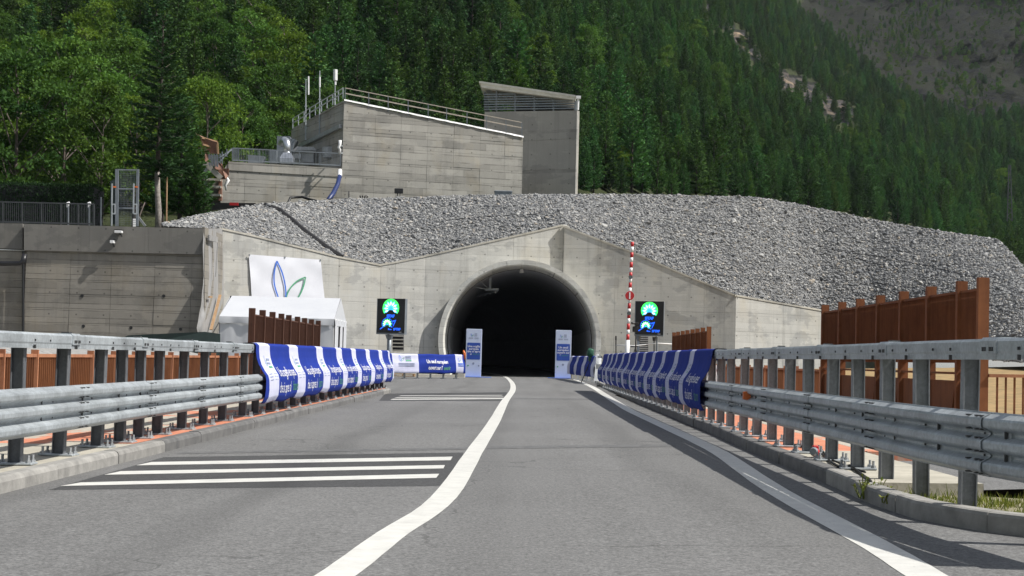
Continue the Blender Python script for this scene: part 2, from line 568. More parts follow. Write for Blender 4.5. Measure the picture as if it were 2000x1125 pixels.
M['rubber'] = plain('black rubber', (0.02, 0.02, 0.02), None, 4, 0.7)
M['darknet'] = plain('dark green netting', (0.018, 0.035, 0.032), (0.01, 0.02, 0.02), 3, 0.9)
M['red'] = plain('red paint', (0.50, 0.02, 0.025), (0.40, 0.016, 0.02), 4, 0.45)
M['white_paint'] = plain('white paint', (0.78, 0.78, 0.78), (0.66, 0.66, 0.66), 4, 0.45)
M['orange'] = plain('orange plastic', (0.70, 0.16, 0.02), (0.55, 0.12, 0.02), 4, 0.5)
M['orange_net'] = plain('orange netting', (0.30, 0.15, 0.10), (0.18, 0.10, 0.075), 5, 0.8)
M['green_cover'] = plain('green rain cover', (0.012, 0.10, 0.05), (0.008, 0.06, 0.035), 6, 0.6, bump=0.3)
M['blue_pipe'] = plain('blue hose', (0.012, 0.028, 0.12), None, 4, 0.45)
M['wood'] = plain('bare timber', (0.36, 0.23, 0.12), (0.25, 0.15, 0.08), 6, 0.8, stretch=(1, 1, 0.2))
M['sheet'] = plain('grey plastic sheeting', (0.30, 0.295, 0.29), (0.20, 0.196, 0.194), 1.6, 0.45, bump=0.8, bscale=1.6, stretch=(1.4, 1.4, 0.5))
M['duct'] = galv('bright duct', (0.55, 0.57, 0.60), 0.3, 0.85)
M['roof_metal'] = plain('cream roof metal', (0.68, 0.66, 0.60), None, 3, 0.5)
M['interior'] = plain('dark interior', (0.02, 0.02, 0.024), None, 2, 0.8)
M['glass'] = plain('grey lamp glass', (0.12, 0.13, 0.14), None, 4, 0.15)
M['bottle'] = plain('clear blue plastic', (0.25, 0.36, 0.55), None, 8, 0.15)
M['cable'] = plain('black cable', (0.012, 0.012, 0.012), None, 4, 0.5)
M['led_green'] = emit('green leds', (0.05, 0.95, 0.12), 1.25)
M['led_white'] = emit('white leds', (0.75, 0.95, 1.0), 1.5)
M['led_blue'] = emit('blue leds', (0.01, 0.12, 1.0), 1.2)
M['led_cyan'] = emit('cyan leds', (0.05, 0.45, 1.0), 1.1)
M['needle'] = foliage('spruce needles', (0.022, 0.056, 0.018), (0.066, 0.132, 0.038), 0.6, 0.38, 0.2)
M['pine'] = foliage('pine needles', (0.024, 0.070, 0.020), (0.074, 0.162, 0.042), 0.6, 0.32, 0.25)
M['leaf'] = foliage('broad leaves', (0.034, 0.084, 0.016), (0.120, 0.205, 0.036), 0.5, 0.28, 0.35)
M['bark'] = plain('bark', (0.16, 0.13, 0.11), (0.06, 0.05, 0.042), 6, 0.9, bump=0.6, stretch=(2, 2, 0.5))
M['birch'] = plain('pale bark', (0.34, 0.31, 0.28), (0.13, 0.115, 0.10), 7, 0.85, bump=0.5)
M['dark_bark'] = plain('dark bark', (0.07, 0.055, 0.045), (0.03, 0.025, 0.02), 6, 0.9, bump=0.6)
M['steel_dark'] = plain('dark painted steel', (0.07, 0.075, 0.08), (0.045, 0.05, 0.055), 3, 0.5, 0.2)
M['grey_wood'] = plain('grey timber', (0.40, 0.35, 0.29), (0.28, 0.25, 0.21), 6, 0.8)
M['hedge'] = foliage('hedge leaves', (0.014, 0.032, 0.011), (0.034, 0.062, 0.018), 0.6, 0.1, 0.2)
M['grass'] = foliage('grass blades', (0.07, 0.11, 0.025), (0.22, 0.24, 0.07), 0.7, 0.2, 0.3)

# orange painted walkway: worn orange coat over pale concrete
def orange_walk(name, keep):
    m = NT(name)
    p = m.pos()
    a = m.noise(0.8, 6, 0.7, m.pos((1.0, 0.55, 1)))
    f = m.noise(14, 4, 0.7, p)
    con = m.ramp(f, [(0.3, (0.30, 0.275, 0.23)), (0.7, (0.46, 0.43, 0.36))])
    org = m.ramp(m.noise(3, 5, 0.7, p), [(0.3, (0.42, 0.15, 0.085)), (0.7, (0.60, 0.25, 0.155))])
    k = m.ramp(a, [(keep, 0.0), (keep + 0.05, 1.0)])
    m.col(m.mix(con, org, k))
    m.set(0.85, 0, 0.3)
    m.bump(f, 0.3, 0.01)
    return m.mat
M['walk_l'] = orange_walk('worn orange walkway', 0.50)
M['walk_g'] = orange_walk('faded orange walkway', 0.52)
M['walk_r'] = orange_walk('orange walkway coat', 0.30)
M['slab'] = plain('pale slab', (0.44, 0.41, 0.34), (0.30, 0.28, 0.23), 3, 0.9, bump=0.3, detail=9)
M['grave'] = plain('dark gravel bed', (0.20, 0.20, 0.20), (0.12, 0.12, 0.12), 2.5, 0.95, bump=0.6)
M['gravel_flat'] = plain('loose gravel', (0.36, 0.35, 0.33), (0.14, 0.135, 0.13), 4, 0.95, bump=0.8, detail=9)
M['soil'] = plain('straw covered soil', (0.36, 0.23, 0.10), (0.16, 0.12, 0.05), 1.6, 0.95, bump=0.6, detail=9)
M['ground'] = plain('valley ground', (0.12, 0.13, 0.06), (0.07, 0.07, 0.04), 0.1, 0.95)
M['seam'] = plain('black drainage strip', (0.03, 0.03, 0.033), None, 3, 0.8)
def stone_mat():
    m = NT('grey stone')
    r = m.rnd()
    c = m.ramp(r, [(0.0, (0.12, 0.125, 0.135)), (0.3, (0.20, 0.203, 0.208)), (0.7, (0.30, 0.30, 0.298)), (0.93, (0.42, 0.415, 0.40)), (1.0, (0.38, 0.33, 0.27))])
    f = m.noise(7, 4, 0.7, m.pos())
    c = m.mix(c, m.ramp(f, [(0.3, 0.72), (0.7, 1.12)]), 1.0, 'MULTIPLY')
    m.col(c)
    m.set(0.9, 0, 0.3)
    return m.mat
M['stone'] = stone_mat()

# =================================================================== SETTING
def xs_at(pts, y):
    ys = [p[1] for p in pts]; xs = [p[0] for p in pts]
    return float(np.interp(y, ys, xs))
def strip(mb, left, right, mi=0):
    "ribbon between two lists of 3d points"
    for i in range(len(left) - 1):
        mb.quad(left[i], right[i], right[i + 1], left[i + 1], mi)
def on_deck(x, y, dz=0.0):
    return Vector((x, y, gz(x) + dz))

# valley floor, far below the deck, out to the horizon
mb = MB()
mb.quad((-4000, -1500, -6), (4000, -1500, -6), (4000, 5000, -6), (-4000, 5000, -6))
tag(mb.build('ground', M['ground']), kind='structure')

# road
mb = MB()
for y0, y1, xa, xb in ((-14, 13.2, -8.5, 9.0), (13.2, 52, -4.35, 3.2), (52, 103, -15.0, 4.4)):
    mb.quad(on_deck(xa, y0), on_deck(xb, y0), on_deck(xb, y1), on_deck(xa, y1))
tag(mb.build('road', M['asphalt']), kind='structure')

# dark fresh strip under the rumble bars
mb = MB()
q = [G(95, 957), G(900, 949), G(905, 884), G(320, 893)]
mb.quad(*[p + Vector((0, 0, .0014)) for p in q])
q = [G(740, 783), G(990, 783), G(990, 766), G(752, 769)]
mb.quad(*[p + Vector((0, 0, .0014)) for p in q])
tag(mb.build('road_patch', M['asphalt_new']), kind='structure')

# painted markings
mb = MB()
def line_path(px_pts, w, n=60):
    pts = [G(*p) for p in px_pts]
    ys = np.array([p.y for p in pts]); xs = np.array([p.x for p in pts])
    # smooth parametric spline through the points
    t = np.arange(len(pts)); tt = np.linspace(0, len(pts) - 1, n)
    def cr(a):
        out = []
        for s in tt:
            i = min(int(s), len(a) - 2); f = s - i
            p0, p1, p2, p3 = a[max(i - 1, 0)], a[i], a[i + 1], a[min(i + 2, len(a) - 1)]
            out.append(0.5 * ((2 * p1) + (-p0 + p2) * f + (2 * p0 - 5 * p1 + 4 * p2 - p3) * f * f + (-p0 + 3 * p1 - 3 * p2 + p3) * f ** 3))
        return np.array(out)
    X, Y = cr(xs), cr(ys)
    L, R = [], []
    for i in range(n):
        a, b = max(i - 1, 0), min(i + 1, n - 1)
        d = Vector((X[b] - X[a], Y[b] - Y[a])).normalized()
        nx, ny = d.y * w / 2, -d.x * w / 2
        jit = 1 + 0.05 * (random.random() - .5)
        L.append(on_deck(X[i] - nx * jit, Y[i] - ny * jit, .0030)); R.append(on_deck(X[i] + nx * jit, Y[i] + ny * jit, .0030))
    return L, R
L, R = line_path([(470, 1240), (655, 1125), (762, 1045), (868, 970), (928, 880), (966, 822), (986, 784), (1002, 760), (998, 745), (984, 735), (955, 729), (905, 724)], .215)
strip(mb, L, R)
L, R = line_path([(1995, 1240), (1809, 1125), (1702, 1060), (1512, 956), (1415, 890), (1372, 867), (1318, 842), (1261, 816), (1227, 800), (1193, 779), (1155, 755), (1118, 739)], .235)
strip(mb, L, R)
for a, b, c, d in (((118, 950), (852, 934), (858, 926), (158, 943)), ((203, 928), (866, 915.5), (869, 909), (236, 921)), ((266, 909.5), (880, 899.5), (884, 892.5), (296, 903))):
    mb.quad(*[G(*p) + Vector((0, 0, .0042)) for p in (a, b, c, d)])
for x0, y0, x1, y1, h in ((762, 781, 984, 779.5, 1.8), (770, 777.2, 982, 776, 1.0), (778, 773.6, 980, 772.6, 0.9)):
    mb.quad(*[G(*p) + Vector((0, 0, .0042)) for p in ((x0, y0), (x1, y1), (x1 + 2, y1 - h), (x0 + 6, y0 - h))])
tag(mb.build('road_marking', M['paint']), kind='structure')

# sealed joints across the road
mb = MB()
for a, b, h in (((345, 887), (925, 878), 4), ((950, 877), (1320, 873), 5), ((1000, 779), (1180, 781), 1.6)):
    mb.quad(*[G(*p) + Vector((0, 0, .0028)) for p in (a, b, (b[0], b[1] - h), (a[0] + 6, a[1] - h))])
tag(mb.build('road_joint', M['joint']), kind='structure')

# ---- walkways and kerbs
K = 0.14
KL = [(-4.16, 6.0), (-4.14, 13.0), (-4.10, 18.0), (-4.07, 30.0), (-3.99, 50.0), (-4.05, 51.4), (-4.4, 52.2)]
KR = [tuple(G(*p)[:2]) for p in ((2120, 1072), (2000, 1050), (1890, 1034), (1790, 1015), (1700, 984), (1620, 948), (1500, 897), (1400, 852), (1250, 790), (1200, 767), (1166, 751))]
KR[0] = (4.3, KR[0][1])
def kerb_run(name, path, side, segs, w, hgt, rnd_edge):
    "side: +1 the road lies to the right of the path (left kerb)"
    root = thing(name, None, None, on_deck(path[0][0], path[0][1]))
    root['kind'] = 'structure'
    ys = [p[1] for p in path]
    # arc-length table
    pts = [Vector((p[0], p[1], 0)) for p in path]
    acc = [0]
    for i in range(1, len(pts)): acc.append(acc[-1] + (pts[i] - pts[i - 1]).length)
    def at(s):
        x = np.interp(s, acc, [p.x for p in pts]); y = np.interp(s, acc, [p.y for p in pts])
        return Vector((x, y, 0))
    n = max(1, int(acc[-1] / segs))
    for k in range(n):
        s0, s1 = acc[-1] * k / n + .006, acc[-1] * (k + 1) / n - .006
        jx, jz = random.uniform(-.008, .008), random.uniform(-.006, .006)
        st = []
        for s in np.linspace(s0, s1, 4):
            p = at(s); q = at(s + .05) - at(s - .05)
            d = q.normalized(); nn = Vector((-d.y, d.x, 0)) * side     # away from the road
            prof = ((0, -.02), (0.0, hgt - rnd_edge), (rnd_edge * .35, hgt - rnd_edge * .3), (rnd_edge, hgt), (w, hgt), (w, -.02))
            st.append([p + nn * (o + jx) + Vector((0, 0, gz(p.x) + z + jz)) for o, z in prof])
        m_ = MB()
        m_.sweep(None, st, closed=True, caps=True)
        mid = (at(s0) + at(s1)) / 2
        yield_mat = kerb_mat(name, mid)
        m_.build('kerb_stone', yield_mat, root)
    return root
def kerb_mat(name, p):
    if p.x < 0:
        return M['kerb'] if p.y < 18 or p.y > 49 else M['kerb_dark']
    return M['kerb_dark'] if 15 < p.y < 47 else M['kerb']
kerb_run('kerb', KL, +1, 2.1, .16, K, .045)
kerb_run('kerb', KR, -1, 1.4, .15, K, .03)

# left walkway
mb = MB()
ys = [6, 10, 14, 17.6]
strip(mb, [on_deck(-6.75, y, K - .004) for y in ys], [on_deck(xs_at(KL, y) - .155, y, K - .004) for y in ys])
tag(mb.build('walkway', M['slab']), kind='structure')
mb = MB()
ys = [17.6, 24, 30, 40, 50, 51.6]
strip(mb, [on_deck(-6.75, y, K - .004) for y in ys], [on_deck(xs_at(KL, y) - .155, y, K - .004) for y in ys])
for a in (mb,):
    a.quad(on_deck(-6.75, 51.6, K - .004), on_deck(-4.3, 51.6, K - .004), on_deck(-4.3, 51.6, -.05), on_deck(-6.75, 51.6, -.05))
tag(mb.build('walkway', M['walk_l']), kind='structure')
mb = MB()
ys = [17.8, 20, 24, 30, 40, 50, 51.3]
strip(mb, [on_deck(-4.78, y, K) for y in ys], [on_deck(xs_at(KL, y) - .16, y, K) for y in ys])
tag(mb.build('walkway_edge', M['walk_r']), kind='structure')
# right walkway: near part bare slab with a broken end face, farther part coated orange
ys = [13.6, 16, 18.4]
mb = MB()
R_ = [on_deck(4.0, y, K - .004) for y in ys]; L_ = [on_deck(xs_at(KR, y) + .145, y, K - .004) for y in ys]
strip(mb, L_, R_)
strip(mb, [p for p in R_], [p + Vector((.02, 0, -.5)) for p in R_])
mb.quad(L_[0], R_[0], R_[0] + Vector((0, 0, -.45)), L_[0] + Vector((0, 0, -.45)))
tag(mb.build('walkway', M['slab']), kind='structure')
ys = [18.4, 24, 30, 40, 52, 62, 66]
mb = MB()
R_ = [on_deck(4.05, y, K - .004) for y in ys]; L_ = [on_deck(xs_at(KR, y) + .145, y, K - .004) for y in ys]
strip(mb, L_, R_)
strip(mb, R_, [p + Vector((.02, 0, -.5)) for p in R_])
mb.quad(on_deck(3.3, 18.4, K - .004), on_deck(4.05, 18.4, K - .004), on_deck(4.05, 18.4, -.05), on_deck(3.3, 18.4, -.05))
tag(mb.build('walkway', M['walk_r']), kind='structure')
mb = MB()
strip(mb, [on_deck(4.07, y, K - .008) for y in ys], [on_deck(6.9, y, K - .008) for y in ys])
mb.quad(on_deck(4.07, 18.4, K - .008), on_deck(6.9, 18.4, K - .008), on_deck(6.9, 18.4, -.05), on_deck(4.07, 18.4, -.05))
tag(mb.build('walkway', M['walk_g']), kind='structure')
mb = MB()
mb.quad(on_deck(4.02, 14.2, .03), on_deck(6.9, 15.5, .03), on_deck(6.9, 18.5, .03), on_deck(4.02, 18.5, .03))
tag(mb.build('path', M['asphalt']), kind='structure')
mb = MB()
mb.quad(on_deck(4.4, 70, -.004), on_deck(12, 70, -.004), on_deck(12, 99, -.004), on_deck(4.4, 99, -.004))
tag(mb.build('forecourt', M['asphalt']), kind='structure')

# grass verge by the near right kerb
mb = MB()
kr = [(x, y) for x, y in KR if y < 13.6]
kr.sort(key=lambda p: p[1])
ysv = np.linspace(9.2, 13.6, 12)
def vz(x, y): return gz(x) + .035 + .025 * mnoise.noise(Vector((x * 1.3, y * 1.3, 0))) - max(0, x - 3.9) * .06
cols = []
for y in ysv:
    xa = xs_at(sorted(KR, key=lambda p: p[1]), y) + .14
    cols.append([Vector((x, y, vz(x, y))) for x in [xa + (7 - xa) * (k / 10) ** 1.5 for k in range(11)]])
for i in range(len(cols) - 1):
    for k in range(10):
        mb.quad(cols[i][k], cols[i][k + 1], cols[i + 1][k + 1], cols[i + 1][k])
tag(mb.build('verge', plain('dry verge soil', (0.26, 0.23, 0.15), (0.13, 0.12, 0.07), 4, .95, bump=.6, detail=8)), kind='structure')
nb = 9000
vs, fs, ti = [], [], []
for i in range(nb):
    y = random.uniform(9.3, 13.5)
    xa = xs_at(sorted(KR, key=lambda p: p[1]), y) + .17
    x = xa + random.random() ** 1.6 * 3.0
    if mnoise.noise(Vector((x * 2.2, y * 2.2, 5))) < -.12: continue
    b0 = Vector((x, y, vz(x, y) - .01))
    h_ = random.uniform(.03, .10) * (1.7 if random.random() < .05 else 1)
    a = random.uniform(0, 6.28); w = .006
    lean = Vector((random.uniform(-.6, .6), random.uniform(-.6, .6), 1)).normalized() * h_
    s = Vector((math.cos(a), math.sin(a), 0)) * w
    k = len(vs)
    vs += [b0 - s, b0 + s, b0 + lean + s * .2, b0 + lean - s * .2]
    fs.append((k, k + 1, k + 2, k + 3)); ti.append(random.random())
tag(link('grass', np_mesh('grass', [tuple(v) for v in vs], np.array(fs), M['grass'], ti)), kind='stuff')

# unseen valley sides left, right and behind, added to cut low sky light
mb = MB()
na, nr = 97, 9
for k in range(nr):
    t = k / (nr - 1)
    for i in range(na):
        a = math.radians(lerp(118, 422, i / (na - 1)))          # the mountain ahead fills the rest
        hh = (230 + 120 * mnoise.noise(Vector((math.cos(a) * 2.3, math.sin(a) * 2.3, 4))) + 50 * mnoise.noise(Vector((math.cos(a) * 9, math.sin(a) * 9, 8))))
        r_ = 420 + 520 * t + 40 * mnoise.noise(Vector((math.cos(a) * 6, math.sin(a) * 6, t * 4)))
        mb.v.append((math.cos(a) * r_, math.sin(a) * r_, -7 + hh * t ** .9 + 10 * mnoise.noise(Vector((a * 9, t * 7, 2))) * t))
for k in range(nr - 1):
    for i in range(na - 1):
        mb.f.append((k * na + i, k * na + i + 1, (k + 1) * na + i + 1, (k + 1) * na + i)); mb.m.append(0)
tag(mb.build('hills', plain('wooded hills', (0.045, 0.07, 0.03), (0.022, 0.036, 0.016), .04, .95, detail=8), smooth=True), kind='structure')

# banks on either side of the deck
def bank(name, mat, grid, kind='structure', disp=0.0):
    m_ = MB()
    n = len(grid[0])
    rows = len(grid)
    vs = [p for r in grid for p in r]
    fs = [(i * n + k, i * n + k + 1, (i + 1) * n + k + 1, (i + 1) * n + k) for i in range(rows - 1) for k in range(n - 1)]
    m_.add(vs, fs)
    o = m_.build(name, mat, smooth=True)
    return tag(o, kind=kind)
g = []
for y in np.linspace(14, 96, 40):
    row = []
    for x in np.linspace(7.0, 46, 30):
        t = (y - 14) / 82
        z = -1.6 + 2.2 * t + (x - 7) * .035 * t + .10 * mnoise.noise(Vector((x * .5, y * .3, 1))) 
        row.append((x, y, z))
    g.append(row)
bank('hillside', M['soil'], g)
g = []
for y in np.linspace(8, 96, 36):
    row = []
    for x in np.linspace(-48, -7.0, 30):
        t = min(1, max(0, (-x - 7.5) / 7))
        z = -.35 + (1.45 * t if 18 < y < 78 else 0) * min(1, (y - 18) / 14) * min(1, max(0, (78 - y) / 8)) + .16 * mnoise.noise(Vector((x * .6, y * .6, 2)))
        row.append((x, y, z))
    g.append(row)
bank('gravel_bank', M['gravel_flat'], g)
mb = MB()
for x in (-7.0, 7.0):
    mb.quad((x, -14, gz(x) + .1), (x, 100, gz(x) + .1), (x, 100, -6), (x, -14, -6))
tag(mb.build('deck_edge', M['kerb_dark']), kind='structure')

# =================================================================== PORTAL
def vplane(A, B, px, py):
    "hit of a photo ray with the vertical plane through plan points A, B"
    r = ray(px, py); o = Vector((0, 0, H))
    d = Vector((B[0] - A[0], B[1] - A[1], 0)); n = Vector((d.y, -d.x, 0))
    t = (Vector((A[0], A[1], 0)) - o).dot(n) / r.dot(n)
    return o + r * t
def plan(px, D, py=600):
    p = P(px, py, D)
    return (p.x, p.y)

def panel_wall(parent, A, B, top, rows, cols, mat, thick=.35, zlo=-.5, hole=None, name='wall_panel', gap=.014, core=None, ns=3, jit=.006):
    "top: list of photo points of the top edge; rows: z levels; cols: photo x of the joints"
    a = Vector((A[0], A[1], 0)); b = Vector((B[0], B[1], 0)); L = (b - a).length
    d = (b - a).normalized(); n = Vector((d.y, -d.x, 0))            # outward, towards the road
    if n.y > 0: n = -n
    tp = [vplane(A, B, *p) for p in top]
    tu = [(p - Vector((a.x, a.y, p.z))).dot(d) for p in tp]; tz = [p.z for p in tp]
    cu = [(lambda q: (Vector((q.x, q.y, 0)) - a).dot(d))(vplane(A, B, c, 600)) for c in cols]
    cu = sorted(set([0.0, L] + [c for c in cu if .05 < c < L - .05]))
    # add the corners of the top edge so every cell is a simple polygon
    zt = lambda u: float(np.interp(u, tu, tz))
    rows = sorted([zlo] + [r for r in rows if r > zlo] + [max(tz) + 1])
    def cell(u0, u1, z0, z1, grow=0, out=0, th=thick):
        us = sorted(set([u0, u1] + [t for t in tu if u0 < t < u1] + (list(np.linspace(u0, u1, 30)) if hole else [])))
        runs, cur = [], []
        for u in us:
            p = a + d * u
            hi = min(z1, zt(u)); lo = z0
            if hole:
                dx = p.x - hole[0]
                if abs(dx) < hole[2]: lo = max(lo, hole[1] + math.sqrt(hole[2] ** 2 - dx * dx))
            if hi - lo > .02: cur.append((u, lo, hi))
            else:
                if len(cur) > 1: runs.append(cur)
                cur = []
        if len(cur) > 1: runs.append(cur)
        for r in runs:
            poly = [a + d * u + Vector((0, 0, lo)) for u, lo, hi in r] + [a + d * u + Vector((0, 0, hi)) for u, lo, hi in reversed(r)]
            poly = [p + n * out for p in poly]
            m_ = MB(); m_.extrude(poly, n * -th)
            yield m_
    for i in range(len(cu) - 1):
        for j in range(len(rows) - 1):
            g2 = gap / 2
            for m_ in cell(cu[i] + g2, cu[i + 1] - g2, rows[j] + g2, rows[j + 1] - g2, out=random.uniform(-jit, jit)):
                m_.build(name, mat, parent)
    for m_ in cell(0.02, L - .02, zlo, max(tz) + 1, out=-.03, th=thick * .8):
        m_.build('wall_core', core or mat, parent)
    return a, d, n, zt, L

def coping(parent, A, B, top, mat, w=.30, h=.09, prof=.04):
    pts = [vplane(A, B, *p) for p in top]
    d = Vector((B[0] - A[0], B[1] - A[1], 0)).normalized(); n = Vector((d.y, -d.x, 0))
    if n.y > 0: n = -n
    for p, q in zip(pts[:-1], pts[1:]):
        m_ = MB()
        o = n * (prof) 
        bk = n * -(w)
        m_.hexa([p + o + Vector((0, 0, -h * .2)), q + o + Vector((0, 0, -h * .2)), q + bk + Vector((0, 0, -h * .2)), p + bk + Vector((0, 0, -h * .2)),
                 p + o + Vector((0, 0, h)), q + o + Vector((0, 0, h)), q + bk + Vector((0, 0, h)), p + bk + Vector((0, 0, h))])
        m_.build('coping', mat, parent)

RX, RZ, RO, RI = pxx(1014, 98), H + (VPY - 666) / F * 98, 159 / F * 98, 147 / F * 98
portal = thing('tunnel_portal', 'pale concrete tunnel portal with pointed top and round arched mouth', 'tunnel portal', (RX, 98, 0))
W = [plan(430, 92.0), plan(742, 97.2), plan(829, 98.4), plan(1097, 100.6), plan(1099, 100.2), plan(1437, 99.9), plan(1720, 108.6)]
hole = (RX, RZ, (RO + RI) / 2)
TOPS = [[(428, 447), (500, 463), (600, 488), (660, 503), (744, 519)],
        [(740, 519), (770, 514), (831, 501.5)],
        [(827, 502), (1098, 441.3)],
        [(1096, 441), (1100, 443)],
        [(1098, 442), (1233, 493), (1340, 539), (1439, 579)],
        [(1435, 578), (1603, 607), (1722, 630)]]
COLS = [[520, 585, 660], [770], [1000], [], [1200, 1290, 1375], [1530, 1600]]
for i in range(6):
    panel_wall(portal, W[i], W[i + 1], TOPS[i], [1.7, 4.35, 6.5, 8.2] if i != 5 else [1.7, 3.2, 4.4], COLS[i], M['portal'], hole=hole if 1 <= i <= 4 else None, zlo=-.3, gap=.012, jit=.003)
    coping(portal, W[i], W[i + 1], TOPS[i], M['pale'])
# arch ring, cast in segments
def ring_pt(r, a): return (RX + r * math.cos(a), RZ + r * math.sin(a))
foot = math.pi + math.asin(min(1, (RZ + .1) / RO)) * 1.0
angs = np.linspace(-(foot - math.pi), foot, 23)
for k in range(22):
    a0, a1 = angs[k] + .0012, angs[k + 1] - .0012
    m_ = MB()
    st = []
    y0 = 98.0 + random.uniform(-.006, .006)
    for a in np.linspace(a0, a1, 5):
        (xi, zi), (xo, zo) = ring_pt(RI, a), ring_pt(RO, a)
        xm, zm = ring_pt(RI + .09, a)
        st.append([(xi, y0 + .10, zi), (xm, y0, zm), (xo, y0, zo), (xo, 102.0, zo), (xi, 102.0, zi)])
    m_.sweep(None, st, closed=True, caps=True)
    m_.build('ring_segment', M['ring'], portal)
# dark tunnel behind the mouth
tun = thing('tunnel', 'dark vaulted road tunnel running in behind the arched mouth', 'tunnel', (RX, 103, 0))
def bend(y): return -max(0, y - 120) ** 2 / 700
def vault(name, mat, a0, a1, r, y0=102.0, y1=260):
    st = []
    for y in np.linspace(y0, y1, 36):
        st.append([(RX + bend(y) + r * math.cos(a), y, RZ + r * math.sin(a)) for a in np.linspace(a0, a1, 20)])
    m_ = MB(); m_.sweep(None, st)
    return m_.build(name, mat, tun, smooth=True)
sp = math.asin(.9 / RI)
vault('tunnel_shell', M['interior'], 0, 2 * math.pi, RI + .30, 101.5, 262)  # unseen outer shell, added to stop sunlight leaking past the lining
vault('vault_lining', M['tunnel'], sp, math.pi - sp, RI - .02)
vault('painted_wall', M['tunnel_low'], -(foot - math.pi) - .03, sp, RI - .05)
vault('painted_wall', M['tunnel_low'], math.pi - sp, foot + .03, RI - .05)
mb = MB()
for y in (261,):
    mb.quad((RX + bend(y) - 8, y, -1), (RX + bend(y) + 8, y, -1), (RX + bend(y) + 8, y, 12), (RX + bend(y) - 8, y, 12))
mb.build('light_stop', M['interior'], tun)  # unseen cap past the bend, added to keep light out of the tunnel
mb = MB()
ysr = np.linspace(103, 261, 30)
strip(mb, [(RX + bend(y) - 5, y, -.052) for y in ysr], [(RX + bend(y) + 5, y, .055) for y in ysr])
mb.build('tunnel_road', M['asphalt'], tun)
for sgn in (-1, 1):
    mb = MB()
    st = [[(RX + bend(y) + sgn * 3.55, y, -.1), (RX + bend(y) + sgn * 3.55, y, .25), (RX + bend(y) + sgn * 5, y, .25)] for y in np.linspace(98.5, 260, 30)]
    mb.sweep(None, st)
    mb.build('tunnel_kerb', M['kerb'], tun)
mb = MB()
ysr = np.linspace(103, 200, 30)
strip(mb, [(pxx(905, 103) + bend(y) - .08 - (y - 103) * .03, y, .02) for y in ysr[:9]], [(pxx(905, 103) + bend(y) + .08 - (y - 103) * .03, y, .02) for y in ysr[:9]])
mb.build('tunnel_line', M['paint'], tun)
# hanging signal gantry, cable tray and lamps
fix = thing('tunnel_gantry', 'grey hanging bracket with cross arms under the tunnel crown', 'bracket', P(957, 535, 104))
c = P(959, 520, 104); e = P(957, 566, 104)
mb = MB(); mb.beam(c, e, .14, .14); mb.build('hanger', M['galv'], fix)
mb = MB(); mb.beam(P(925, 560, 104), P(962, 567, 104), .08, .08); mb.beam(P(930, 543, 104), P(957, 566, 104), .05, .05); mb.build('brace', M['galv'], fix)
mb = MB(); mb.beam(P(948, 566, 104), P(974, 565, 104), .3, .14); mb.build('cross_arm', M['galv'], fix)
tray = thing('cable_tray', 'pale cable tray with small fittings running along the tunnel vault', 'cable tray', P(970, 568, 105))
mb = MB(); mb.tube([P(972, 568, 105), P(940, 576, 112), P(905, 585, 122), P(880, 590, 130)], .05, 6); mb.build('tray', M['galv'], tray)
for k in range(9):
    t = k / 8
    p = P(lerp(968, 886, t), lerp(571, 591, t), lerp(105.5, 128, t))
    mb = MB(); mb.box(p, (.10, .5, .10)); mb.build('fitting', M['white_paint'], tray)
lamp = thing('tunnel_lamp', 'small pale lamp hanging from the crown inside the arch', 'lamp', P(1019, 528, 101))
mb = MB(); mb.tube([P(1019, 516, 101), P(1019, 526, 101)], .03, 6); mb.build('stem', M['galv'], lamp)
mb = MB(); mb.tube([P(1019, 525, 101), P(1019, 533, 101)], [.09, .16], 10); mb.build('lamp_shade', M['white_paint'], lamp)

# =================================================================== RETAINING WALL on the left
ret = thing('retaining_wall', 'dark weathered board marked retaining wall with an overhanging cap', 'retaining wall', (*plan(220, 86), 0))
RA, RB, RC = plan(-120, 85.4), plan(47, 85.6), plan(394, 86.4)
rows = [0.9 + .78 * k for k in range(8)]
panel_wall(ret, RB, RC, [(46, 489), (396, 497)], rows, [135, 215, 300, 372], M['oldwall'], zlo=-.4, gap=.02, jit=.012)
RA2, RB2 = plan(-120, 85.7), plan(46, 85.9)
panel_wall(ret, RA2, RB2, [(-121, 485), (47, 489)], rows, [-40], M['oldwall'], zlo=-.4, gap=.02, jit=.012)
def cap(A, B, pa, pb, ya, yb, name='cap_beam', over=.16, h0=(437, 447), bot=(489, 498)):
    a1, b1 = vplane(A, B, pa, h0[0]), vplane(A, B, pb, h0[1])
    a0, b0 = vplane(A, B, pa, bot[0]), vplane(A, B, pb, bot[1])
    d = (b1 - a1); d.z = 0; d.normalize(); n = Vector((d.y, -d.x, 0))
    if n.y > 0: n = -n
    m_ = MB()
    f, k = n * over, n * -.9
    m_.hexa([a0 + f, b0 + f, b0 + k, a0 + k, a1 + f, b1 + f, b1 + k, a1 + k])
    return m_.build(name, M['oldcap'], ret)
for p0, p1 in ((48, 175), (175.3, 290), (290.3, 397)):
    t0, t1 = (p0 - 47) / 350, (p1 - 47) / 350
    cap(RB, RC, p0, p1, 0, 0, h0=(437.5 + 9.5 * t0, 437.5 + 9.5 * t1), bot=(489 + 8.5 * t0, 489 + 8.5 * t1))
cap(RA2, RB2, -121, 45.5, 0, 0, h0=(434, 437), bot=(481, 487))
mb = MB(); q = [vplane(RB, RC, 395, y) for y in (440, 655)]
mb.hexa([q[1] + Vector((0, -.05, 0)), q[1] + Vector((.15, -.05, 0)), q[1] + Vector((.15, 5.2, 0)), q[1] + Vector((.0, 5.2, 0)), q[0] + Vector((0, -.05, -.1)), q[0] + Vector((.15, -.05, -.1)), q[0] + Vector((.15, 5.2, -.1)), q[0] + Vector((.0, 5.2, -.1))])
mb.build('end_return', M['oldwall'], ret)
